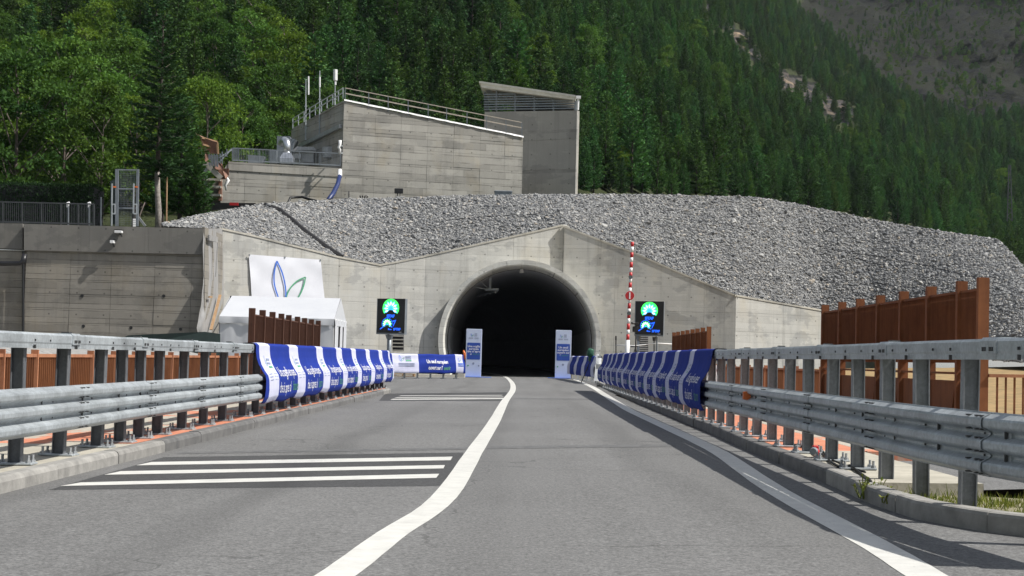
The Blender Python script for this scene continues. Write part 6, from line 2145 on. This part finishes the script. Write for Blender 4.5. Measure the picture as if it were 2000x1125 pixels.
# =================================================================== DISPLAY SIGNS
def display(label, x0, x1, y0, y1, D, tilt, poles):
    root = thing('display_sign', label, 'display sign', P((x0 + x1) / 2, 735, D))
    a, b = P(x0, y1, D), P(x1, y1, D - tilt); top = P(x0, y0, D).z
    bz = (a.z + b.z) / 2
    a.z = b.z = bz
    xd = (b - a); w = xd.length; xd.normalize(); n = Vector((xd.y, -xd.x, 0)); up = Vector((0, 0, 1)); h = top - bz
    def put(u, v, o=0): return a + xd * (u * w) + up * (v * h) + n * o
    m_ = MB(); m_.hexa([put(-.03, -.045, -.02), put(1.0, -.045, -.02), put(1.0, -.045, -.30), put(-.03, -.045, -.30), put(-.03, 1, -.02), put(1.0, 1, -.02), put(1.0, 1, -.30), put(-.03, 1, -.30)])
    m_.build('housing', M['steel_grey'], root)
    m_ = MB(); m_.extrude([put(0, 0), put(1, 0), put(1, 1), put(0, 1)], n * -.015); m_.build('screen', M['black'], root)
    G_, B_, W_ = MB(), MB(), MB()
    asp = h / w
    def disc(mb, cx, cy, r, a0, a1, o, n_=40, ri=0.0):
        for k in range(n_):
            t0, t1 = math.radians(lerp(a0, a1, k / n_)), math.radians(lerp(a0, a1, (k + 1) / n_))
            mb.quad(put(cx + ri * math.cos(t0), cy + ri * math.sin(t0) / asp, o), put(cx + r * math.cos(t0), cy + r * math.sin(t0) / asp, o), put(cx + r * math.cos(t1), cy + r * math.sin(t1) / asp, o), put(cx + ri * math.cos(t1), cy + ri * math.sin(t1) / asp, o))
    def rayp(mb, cx, cy, ang, r0, r1, wd, o):
        t = math.radians(ang); c_, s_ = math.cos(t), math.sin(t)
        pts = [(r0, 0), (lerp(r0, r1, .55), wd), (r1, 0), (lerp(r0, r1, .55), -wd)]
        mb.quad(*[put(cx + p * c_ - q * s_, cy + (p * s_ + q * c_) / asp, o) for p, q in pts])
    cx, cy, R = .49, .725, .30
    disc(G_, cx, cy, R, -38, 218, .004, ri=.02)
    Cc = MB()
    for ang in (-28, 2, 31, 60, 90, 120, 149, 178, 208):
        rayp(Cc, cx, cy - .02, ang, .05, R * .93, .055, .008); rayp(W_, cx, cy - .02, ang, .09, R * .80, .030, .012)
    disc(Cc, cx, cy - .015, .07, 0, 360, .014, 14)
    # dark gable under the fan
    Kk = MB(); Kk.quad(put(cx - .24, cy - .19, .016), put(cx + .24, cy - .19, .016), put(cx + .02, cy - .055, .016), put(cx - .02, cy - .055, .016))
    text_flat(B_, 'SITAF', .115 * h, put(cx, .452, .008), xd, up, spacing=.9, bold=.012)
    cx, cy, R = .37, .265, .195
    disc(B_, cx, cy, R, -10, 205, .004, ri=R - .018)
    for ang in (-25, 3, 32, 61, 90, 119, 148, 177, 205):
        rayp(G_, cx, cy - .01, ang, .04, R * .92, .042, .006); rayp(W_, cx, cy - .01, ang, .05, R * .78, .024, .010)
    disc(G_, cx, cy - .005, .045, 0, 360, .013, 12)
    for pl in ([(.10, .10), (.14, .10), (.38, .245), (.36, .265), (.12, .125)], [(.38, .245), (.55, .15), (.57, .17), (.39, .265)], [(.57, .17), (.66, .38), (.70, .38), (.61, .20)], [(.55, .35), (.58, .31), (.70, .36), (.68, .38)], [(.44, .14), (.40, .11), (.42, .085), (.54, .085), (.54, .105), (.45, .115)]):
        B_.add([put(u, v, .014) for u, v in pl], [tuple(range(len(pl)))])
    text_flat(B_, 'SFTRF', .095 * h, put(.73, .075, .008), xd, up, spacing=.95, bold=.008)
    for mb_, nm, mt in ((G_, 'green_leds', 'led_green'), (B_, 'blue_leds', 'led_blue'), (Cc, 'cyan_leds', 'led_cyan'), (W_, 'white_leds', 'led_white'), (Kk, 'dark_gable', 'black')):
        tag(mb_.build(nm, M[mt], root), kind='stuff')
    m_ = MB(); m_.quad(put(.80, .015, .006), put(.90, .015, .006), put(.90, .03, .006), put(.80, .03, .006)); m_.build('maker_plate', M['print_white'], root)
    for px, r in poles:
        q = P(px, 660, D + .15)
        m_ = MB(); m_.tube([Vector((q.x, q.y, 0)), Vector((q.x, q.y, bz - .1 * 0))], r, 12); m_.build('pole', M['steel_grey'], root, smooth=True)
        m_ = MB(); m_.tube([Vector((q.x, q.y, bz - .35)), Vector((q.x, q.y, bz - .10))], [r * 1.2, r * 1.9], 12); m_.build('collar', M['steel_grey'], root)
    return root
display('black display sign with green and blue fan emblems left of the tunnel mouth', 736, 789.5, 583, 650, 90, .7, [(760.5, .13)])
display('black display sign with bright fan emblems beside the right boom barrier', 1240.5, 1295.5, 588, 653.5, 88, .4, [(1283, .05), (1247, .07)])
def louvre(label, x0, x1, y0, y1, D, n):
    root = thing('louvre_cabinet', label, 'cabinet', P((x0 + x1) / 2, y1, D))
    m_ = MB(); m_.extrude([P(x0, y1, D), P(x1, y1, D), P(x1, y0, D), P(x0, y0, D)], (0, .6, 0)); m_.build('cabinet', M['interior'], root)
    for k in range(n):
        y = lerp(y0 + 2, y1 - 2, k / (n - 1)); m_ = MB(); m_.beam(P(x0, y, D - .06), P(x1, y + .4, D - .06), .14, .07); m_.build('slat', M['pale'] if n < 8 else M['galv_dark'], root)
louvre('dark slatted opening beside the pole of the left display sign', 766.5, 787.5, 654, 686, 96.5, 5)
louvre('dark slatted cabinet below the right display sign', 1246, 1266, 655, 690, 91, 9)

# =================================================================== TENT AND LEAF BANNER
tent = thing('party_tent', 'white gabled tent standing in front of the left wing wall', 'tent', P(550, 730, 80))
DT, DB = 79.5, 85.0
zr_, ze = P(550, 580, (DT + DB) / 2).z, P(550, 620.5, DT).z
xl, xr_ = pxx(426, DT), pxx(651, DT)
ym = (DT + DB) / 2
def sagq(mb, A, B, C, D_, n=10, m=6, sag=.06):
    g = []
    for i in range(n + 1):
        row = []
        for j in range(m + 1):
            u, v = i / n, j / m
            p = A.lerp(B, u).lerp(D_.lerp(C, u), v)
            row.append(p - Vector((0, -.2, 1)) * sag * math.sin(math.pi * u) * math.sin(math.pi * v) + Vector((0, 0, .012 * mnoise.noise(p * 1.4))))
        g.append(row)
    mb.add([p for r in g for p in r], [(i * (m + 1) + j, (i + 1) * (m + 1) + j, (i + 1) * (m + 1) + j + 1, i * (m + 1) + j + 1) for i in range(n) for j in range(m)])
V3 = lambda x, y, z: Vector((x, y, z))
xr1, xr0 = xr_ - .0, xl
m_ = MB(); sagq(m_, V3(xl, DT, ze), V3(xr_, DT, ze), V3(xr_ - .02, ym, zr_), V3(xl + .10, ym, zr_)); m_.build('front_roof', M['tent'], tent, smooth=True)
m_ = MB(); sagq(m_, V3(xl, DB, ze), V3(xr_, DB, ze), V3(xr_, ym, zr_), V3(xl, ym, zr_)); m_.build('rear_roof', M['tent'], tent, smooth=True)
for nm, x in (('left_gable', xl), ('right_gable', xr_)):
    m_ = MB(); m_.add([V3(x, DT, ze), V3(x, DB, ze), V3(x, ym, zr_)], [(0, 1, 2)]); m_.build('gable', M['tent'], tent)
m_ = MB(); st = []
for x in np.linspace(xl, xr_, 60):
    w = .03 * math.sin(x * 5) + .02 * mnoise.noise(V3(x * 3, 0, 0)); st.append([V3(x, DT - .03, ze), V3(x, DT - .05 - w * .5, ze - .16), V3(x, DT - .04 - w, ze - .33)])
m_.sweep(None, st); m_.build('valance', M['tent'], tent, smooth=True)
m_ = MB(); st = []
for y in np.linspace(DT, DB, 40):
    w = .03 * math.sin(y * 5); st.append([V3(xr_ + .03, y, ze), V3(xr_ + .04 + w, y, ze - .33)])
m_.sweep(None, st); m_.build('side_valance', M['tent'], tent, smooth=True)
m_ = MB(); st = []
for x in np.linspace(xl + .04, xr_ - .04, 70):
    st.append([V3(x, DT + .03 + .05 * mnoise.noise(V3(x * 1.2, z * .8, 3)) + .02 * mnoise.noise(V3(x * 4, z * 1.5, 5)), z) for z in np.linspace(-.3, ze - .02, 14)])
m_.sweep(None, st); m_.build('front_wall', M['tent'], tent, smooth=True)
for x in (xl + .05, xr_ - .05):
    for y in (DT + .1, DB - .1):
        m_ = MB(); m_.beam(V3(x, y, -.3), V3(x, y, ze), .07, .07); m_.build('tent_leg', M['white_paint'], tent)
m_ = MB(); m_.beam(V3(xr_, DT + .1, ze - .02), V3(xr_, DB, ze - .02), .06, .06); m_.build('eave_bar', M['white_paint'], tent)
for k, (y0, y1) in enumerate(((DT + .3, DT + 1.5), (DT + 2.6, DT + 3.4), (DB - 1.2, DB - .2))):
    st = []
    for t in np.linspace(0, 1, 16): st.append([V3(xr_ + .02 + .05 * math.sin(t * 16), lerp(y0, y1, t) , z) for z in (-.3, ze - .25)])
    m_ = MB(); m_.sweep(None, st); m_.build('side_curtain', M['tent'], tent, smooth=True)
m_ = MB(); m_.quad(V3(xl, DB, -.3), V3(xr_, DB, -.3), V3(xr_, DB, ze), V3(xl, DB, ze)); m_.build('rear_wall', M['tent'], tent)
m_ = MB(); m_.quad(V3(xl, DT, -.3), V3(xl, DB, -.3), V3(xl, DB, ze), V3(xl, DT, ze)); m_.build('left_wall', M['tent'], tent)
tag(MB().tube([V3(xl, DT, ze - .3), P(405, 668, 78)], .025, 5).build('guy_rope', M['cable']), 'dark guy rope running from the left corner of the tent', 'rope')
# big leaf banner on the wing wall
lb = thing('wall_banner', 'big white banner with blue and green outlined leaves on the wing wall', 'banner', vplane(W[0], W[1], 560, 580))
NB = 16
quadp = [(485, 497), (625, 507.5), (634, 596), (491.5, 596)]
grid = []
for j in range(NB + 1):
    row = []
    for i in range(NB + 1):
        u, v = i / NB, j / NB
        x = lerp(lerp(quadp[0][0], quadp[1][0], u), lerp(quadp[3][0], quadp[2][0], u), v); y = lerp(lerp(quadp[0][1], quadp[1][1], u), lerp(quadp[3][1], quadp[2][1], u), v)
        row.append(pp(W[0], W[1], x, y, .10 + .04 * mnoise.noise(V3(u * 4, v * 3, 2))))
    grid.append(row)
m_ = MB(); n1 = NB + 1
m_.add([p for r in grid for p in r], [(j * n1 + i, j * n1 + i + 1, (j + 1) * n1 + i + 1, (j + 1) * n1 + i) for j in range(NB) for i in range(NB)])
m_.build('sheet', M['tarp'], lb, smooth=True)
m_ = MB()
def outline(pts, w, mi):
    c3 = []
    q = [Vector(p) for p in pts]
    out = []
    for i in range(len(q) - 1):
        p0, p1, p2, p3 = q[max(0, i - 1)], q[i], q[i + 1], q[min(len(q) - 1, i + 2)]
        for t in np.linspace(0, 1, 6)[:-1]:
            out.append(.5 * ((2 * p1) + (p2 - p0) * t + (2 * p0 - 5 * p1 + 4 * p2 - p3) * t * t + (3 * p1 - p0 - 3 * p2 + p3) * t ** 3))
    out.append(q[-1])
    prev = None
    for i, p in enumerate(out):
        d = (out[min(i + 1, len(out) - 1)] - out[max(0, i - 1)]).normalized(); nn = Vector((-d.y, d.x)) * w / 2
        e = (pp(W[0], W[1], p.x - nn.x, p.y - nn.y, .17), pp(W[0], W[1], p.x + nn.x, p.y + nn.y, .17))
        if prev: m_.quad(prev[0], e[0], e[1], prev[1], mi)
        prev = e
outline([(538.7, 510), (534, 530), (533.2, 550), (537, 568), (543, 585)], 2.6, 0)
outline([(538.7, 510), (548, 530), (553.5, 550), (556, 568), (556, 585)], 2.6, 0)
outline([(594.5, 541.5), (580, 548), (568, 559), (560, 572), (556, 585)], 2.6, 1)
outline([(594.5, 541.5), (591, 558), (585, 573), (576, 588)], 2.6, 1)
tag(m_.build('leaf_print', [M['print_blue'], M['print_pale_green']], lb), kind='stuff')
for x, y in ((485.5, 498), (555, 502.5), (624.5, 508)):
    m_ = MB(); m_.box(pp(W[0], W[1], x, y, .12), (.08, .06, .08)); m_.build('eyelet', M['galv'], lb)

# =================================================================== BOOM BARRIER
DBm = 83
bb = thing('boom_barrier', 'red and white striped boom standing upright beside the right display sign', 'boom barrier', P(1223, 735, DBm))
pts = [(1222.5, 735), (1226, 690), (1229, 590), (1232, 540), (1235, 478), (1235.5, 473)]
bands = [('w', 735, 664), ('r', 664, 653), ('w', 653, 644), ('r', 644, 632), ('w', 632, 622), ('r', 622, 611), ('w', 611, 603), ('r', 603, 592), ('w', 592, 583), ('r', 583, 573), ('w', 573, 562), ('r', 562, 552), ('w', 552, 543), ('r', 543, 532), ('w', 532, 523), ('r', 523, 512), ('w', 512, 503), ('r', 503, 493), ('w', 493, 482), ('r', 482, 472.5)]
bx_ = lambda y: float(np.interp(-y, [-735, -664, -541, -472], [1223, 1226, 1231.5, 1235.3]))
for kd, ya, yb in bands:
    a, b = P(bx_(ya), ya, DBm), P(bx_(yb), yb, DBm)
    r0 = .085 if ya < 665 else .13
    m_ = MB(); m_.tube([a, b], [r0, r0 if ya < 665 else .11], 10); m_.build('red_band' if kd == 'r' else 'white_band', M['red'] if kd == 'r' else M['white_paint'], bb, smooth=True)
def discpart(root, nm, c, r, mat, t=.06):
    m_ = MB(); m_.tube([c + V3(0, -t, 0), c], r, 24); return m_.build(nm, mat, root)
for y in (541.5, 612): discpart(bb, 'lamp_disc', P(bx_(y), y, DBm - .10), .105, M['glass'])
cs = P(bx_(577.5), 577.5, DBm - .12)
sg = discpart(bb, 'no_entry_disc', cs, .235, M['red'])
discpart(bb, 'disc_rim', cs + V3(0, .01, 0), .25, M['white_paint'], .03)
m_ = MB(); m_.box(cs + V3(0, -.066, 0), (.075, .012, .34)); m_.build('white_bar', M['white_paint'], bb)
m_ = MB(); q = P(1223, 735, DBm); m_.box(V3(q.x, q.y + .1, .55), (.45, .5, 1.1)); m_.build('drive_housing', M['galv'], bb, bevel=.03)
# video camera on a stand, with cables
vc = thing('video_camera', 'black video camera on a slim stand beside the boom barrier', 'camera', P(1241, 735, 84))
m_ = MB(); m_.tube([P(1240.5, 735, 84), P(1242, 655, 84)], .035, 8); m_.build('stand', M['black'], vc)
m_ = MB(); m_.box(P(1243, 632, 84), (.20, .45, .14)); m_.build('camera_head', M['black'], vc, bevel=.02)
m_ = MB(); m_.box(P(1241, 643, 84), (.30, .3, .30)); m_.build('camera_body', M['black'], vc, bevel=.03)
m_ = MB(); m_.tube([P(1239, 631, 83.7), P(1234, 631, 83.6)], .07, 8); m_.build('lens', M['black'], vc)
m_ = MB(); m_.tube([P(1232, 677, 84), P(1246, 677, 84)], .03, 6); m_.build('cross_handle', M['black'], vc)
for x in (1235, 1239, 1247):
    m_ = MB(); m_.tube([P(1241, 677, 84), P(x, 700, 84 + (x - 1241) * .04)], .02, 6); m_.build('stand_leg', M['black'], vc)
for lab, px, y0, hd_ in (('thin black rod with a small head left of the boom barrier', 1203, 656, 0), ('thin black post with a round head under the right display sign', 1277.5, 658, 1)):
    r_ = thing('marker_rod', lab, 'rod', P(px, 735, 87))
    m_ = MB(); m_.tube([P(px, 735, 87), P(px, y0, 87)], .035, 6); m_.build('rod', M['black'], r_)
    m_ = MB(); m_.tube([P(px, y0 + 8, 86.95), P(px, y0, 86.95)], [.08 if hd_ else .05, .10 if hd_ else .04], 8); m_.build('rod_head', M['black'], r_)
tag(MB().tube([P(1203, 674, 87), P(1240, 675.5, 87), P(1258, 673.5, 87), P(1284, 670.5, 87), P(1312, 672, 87)], .035, 6).build('rope', M['white_paint'], smooth=True), 'pale rope strung across behind the boom barrier', 'rope')
for px in (1283,): tag(MB().tube([P(px, 735, 87), P(px, 667, 87)], .05, 6).build('grey_post', M['steel_grey']), 'thin grey post holding the pale rope', 'post')

# =================================================================== GREEN COVERED TRIPOD, A-FRAME, ORANGE BOX, PALLET
tp_ = thing('covered_tripod', 'tripod with a dark green rain cover standing at the right edge line', 'tripod', G(1150, 747))
DT_ = 78
hub = P(1154, 703, DT_)
for x, y, dd in ((1135, 747.5, .0), (1164.5, 750, -.3), (1158, 742, .8)):
    g_ = G(x, y); 
    m_ = MB(); m_.tube([hub, V3(g_.x, g_.y, gz(g_.x))], [.035, .022], 6); m_.build('tripod_leg', M['black'], tp_)
m_ = MB(); m_.tube([P(1147, 722, DT_), P(1160, 721, DT_)], .015, 5); m_.build('spreader', M['black'], tp_)
m_ = MB(); m_.tube([hub - V3(0, 0, .1), hub + V3(0, 0, .12)], .08, 8); m_.build('tripod_head', M['black'], tp_)
def lump(name, c, r, mat, seed, root, rot=0, smooth=True):
    bm = bmesh.new(); bmesh.ops.create_icosphere(bm, subdivisions=3, radius=1)
    for v in bm.verts:
        d = v.co.copy()
        bx = 1 / max(abs(d.x), abs(d.y), abs(d.z)); k = lerp(1, bx, .55)
        d = d * k * (1 + .10 * mnoise.noise(v.co * 2.3 + V3(seed, 0, 0)))
        v.co = V3(d.x * r[0], d.y * r[1], d.z * r[2])
    me = bpy.data.meshes.new(name); bm.to_mesh(me); bm.free(); me.materials.append(mat)
    me.transform(Matrix.Translation(c) @ Matrix.Rotation(rot, 4, 'Y'))
    if smooth: me.polygons.foreach_set('use_smooth', [True] * len(me.polygons))
    return link(name, me, root)
lump('rain_cover', P(1153, 689, DT_), (.17, .26, .21), M['green_cover'], 2, tp_, .12)
lump('cover_skirt', P(1154.5, 699, DT_ + .05), (.13, .18, .18), M['green_cover'], 6, tp_, .2)
bx2 = P(1157, 710, DT_ - .1); m_ = MB(); m_.box(bx2, (.05, .05, .05)); m_.build('red_light', M['red'], tp_)
af = thing('rail_end_board', 'grey leaning board at the end of the small guardrail behind the tripod', 'board', P(1168, 745, 73))
m_ = MB(); m_.extrude([P(1160, 744, 73), P(1172, 744, 73), P(1175, 700, 74.2), P(1168, 691, 74.2), P(1165, 692, 74)], (0, .05, 0)); m_.build('board', M['galv_dark'], af)
m_ = MB(); m_.beam(P(1164, 716, 72.9), P(1174, 716, 72.9), .05, .22); m_.build('cross_plate', M['galv_dark'], af)
m_ = MB(); m_.beam(P(1167, 697, 73.6), P(1174, 697, 73.6), .04, .12); m_.build('upper_plate', M['galv_dark'], af)
m_ = MB(); m_.beam(P(1174, 744, 74.5), P(1172, 693, 74.3), .06, .06); m_.build('back_leg', M['galv_dark'], af)
ob = thing('orange_box', 'small orange box on the ground beside the leaning board', 'box', P(1176, 740, 71))
m_ = MB(); m_.box(P(1176.5, 733, 71), (.22, .3, .30)); m_.build('box_body', M['orange'], ob, bevel=.02)
m_ = MB(); m_.box(P(1176.5, 737, 70.8), (.18, .01, .06)); m_.build('label_strip', M['black'], ob)
tag(MB().hexa([P(1164, 755, 66), P(1174, 755, 66), P(1174, 753, 67), P(1166, 752, 67), P(1167, 752, 66), P(1173, 749, 66), P(1173, 749, 67), P(1168, 750, 67)]).build('sandbag', M['rubber'], bevel=.05), 'dark flat weight lying at the near end of the pale kerb', 'weight')
pal = thing('pallet', 'timber pallet under the straight banner left of the tunnel mouth', 'pallet', P(780, 735, 87))
a = P(765, 736, 87)
for z, h in ((.02, .03), (.15, .03)):
    for k in range(4):
        m_ = MB(); m_.box(V3(a.x + .62, a.y + .1 + .28 * k, z), (1.25, .12, .025)); m_.build('board', M['wood'], pal)
for x in (.06, .62, 1.18):
    m_ = MB(); m_.box(V3(a.x + x, a.y + .5, .085), (.10, .95, .095)); m_.build('block', M['wood'], pal)
tag(MB().tube([P(905, 684, 83.8), P(907, 690, 83.8), P(908, 702, 83.8)], [.04, .08, .05], 6).build('red_ribbon', M['orange'], smooth=True), 'red tape hanging at the right end of the straight banner', 'tape')
# small things on the right walkway
bt = thing('water_bottle', 'clear blue plastic water bottle standing on the orange walkway', 'bottle', G(1241.5, 771, K))
b0 = G(1241.5, 770.5, K)
m_ = MB(); m_.tube([b0, b0 + V3(0, 0, .02), b0 + V3(0, 0, .19), b0 + V3(0, 0, .25), b0 + V3(0, 0, .27)], [.035, .042, .042, .018, .016], 10); m_.build('bottle_body', M['bottle'], bt, smooth=True)
m_ = MB(); m_.tube([b0 + V3(0, 0, .27), b0 + V3(0, 0, .295)], .019, 10); m_.build('cap', M['white_paint'], bt)
m_ = MB(); m_.tube([b0 + V3(0, 0, .06), b0 + V3(0, 0, .12)], .0435, 10); m_.build('paper_band', M['print_blue'], bt)
pg = thing('plug_connector', 'red and grey power plug lying by a post on the right slab', 'plug', G(1592, 893, K))
c = G(1592, 893, K) + V3(0, 0, .055)
m_ = MB(); m_.tube([c + V3(-.03, -.08, .01), c + V3(.0, .02, .0), c + V3(.03, .09, -.005)], [.045, .052, .038], 14); m_.build('plug_body', M['red'], pg, smooth=True)
m_ = MB(); m_.tube([c + V3(-.045, -.125, .012), c + V3(-.03, -.08, .01)], [.034, .047], 14); m_.build('socket_ring', M['steel_grey'], pg)
m_ = MB(); m_.box(c + V3(0, .0, .055), (.06, .09, .03)); m_.build('hinged_lid', M['red'], pg, bevel=.008)
m_ = MB(); m_.tube([c + V3(.03, .09, -.005), c + V3(.045, .15, -.02)], [.026, .018], 8); m_.build('gland', M['black'], pg)
cpts = [(1596, 889), (1604, 880), (1622, 905), (1640, 915), (1660, 912), (1690, 935), (1698, 940), (1712, 962), (1720, 985)]
pth = [G(x, y, K) + V3(0, 0, .014) for x, y in cpts[:7]] + [P(1706, 950, 13.6), P(1716, 972, 13.2), P(1728, 985, 13.0)]
tag(MB().tube(pth, .014, 6).build('power_cable', M['cable'], smooth=True), 'black power cable snaking over the right slab and down its end', 'cable')
pth = [G(x, y, K) + V3(0, 0, .014) for x, y in ((1540, 868), (1560, 872), (1585, 880), (1600, 888), (1630, 903), (1665, 918), (1690, 925))]
tag(MB().tube(pth, .011, 6).build('power_cable', M['cable'], smooth=True), 'thin black cable running along the posts on the right slab', 'cable')
rf = thing('rail_reflector', 'orange reflector fixed in the upper groove of the right guardrail', 'reflector', V3(XR(21.5) - .215, 21.5, 1.0))
yq = 3.0 * F / (1460 - VPX)
q = V3(XR(yq) - .27, yq, gz(3.2) + K + WAVE0 + (WAVE1 - WAVE0) * .69)
m_ = MB(); m_.hexa([q + V3(.05, -.01, -.06), q + V3(.05, .08, -.06), q + V3(-.05, .08, -.05), q + V3(-.05, 0, -.05), q + V3(.05, -.01, .06), q + V3(.05, .08, .06), q + V3(-.05, .08, .05), q + V3(-.05, 0, .05)]); m_.build('reflector', M['orange'], rf)
m_ = MB(); m_.box(q + V3(.06, .03, 0), (.03, .08, .10)); m_.build('holder', M['galv_dark'], rf)
# bundle of pale netting behind the end of the right banner
nt = thing('net_bundle', 'tangle of pale cords hanging behind the near end of the right banner', 'cords', P(1400, 730, 27))
rr = random.Random(4)
m_ = MB()
for k in range(26):
    x = rr.uniform(1386, 1412); x2 = x + rr.uniform(-12, 8)
    D = rr.uniform(27, 28)
    m_.tube([P(x, rr.uniform(700, 715), D), P((x + x2) / 2 + rr.uniform(-6, 6), 735, D), P(x2, rr.uniform(748, 775), D)], .008, 4)
tag(m_.build('cords', M['white_paint'], nt), kind='stuff')
# low weeds by the slab end
vs, fs, ti = [], [], []
for (px, py, D, h, n_) in ((1700, 965, 13.3, .20, 26), (1755, 985, 12.6, .10, 20), (1540, 560, 104, .3, 0)):
    p0 = P(px, py, D); p0.z = vz(p0.x, p0.y)
    for k in range(n_):
        b0 = p0 + V3(random.uniform(-.12, .12), random.uniform(-.1, .1), 0); d = V3(random.uniform(-.5, .5), random.uniform(-.5, .5), 1).normalized() * h * random.uniform(.5, 1)
        s = V3(random.uniform(-1, 1), random.uniform(-1, 1), 0).normalized() * .007
        i = len(vs); vs += [b0 - s, b0 + s, b0 + d + s * .6, b0 + d - s * .6]; fs.append((i, i + 1, i + 2, i + 3)); ti.append(random.random())
        for q in range(3):
            c = b0 + d * random.uniform(.4, 1); e = V3(random.uniform(-1, 1), random.uniform(-1, 1), random.uniform(-.2, .8)).normalized() * .045; s2 = e.cross(V3(0, 0, 1)).normalized() * .012
            i = len(vs); vs += [c, c + e * .5 + s2, c + e, c + e * .5 - s2]; fs.append((i, i + 1, i + 2, i + 3)); ti.append(random.random())
tag(link('weeds', np_mesh('weeds', [tuple(v) for v in vs], np.array(fs), M['grass'], ti)), kind='stuff')

# =================================================================== thin mountain air
hm = bpy.data.materials.new('thin haze')
hm.use_nodes = True
ht = hm.node_tree
for n_ in list(ht.nodes): ht.nodes.remove(n_)
ho = ht.nodes.new('ShaderNodeOutputMaterial')
hv_ = ht.nodes.new('ShaderNodeVolumePrincipled')
hv_.inputs['Color'].default_value = (0.80, 0.88, 1.0, 1)
hv_.inputs['Density'].default_value = 0.000045
ht.links.new(hv_.outputs[0], ho.inputs['Volume'])
tag(MB().box((0, 1400, 440), (9000, 7600, 894)).build('haze', hm), kind='stuff')
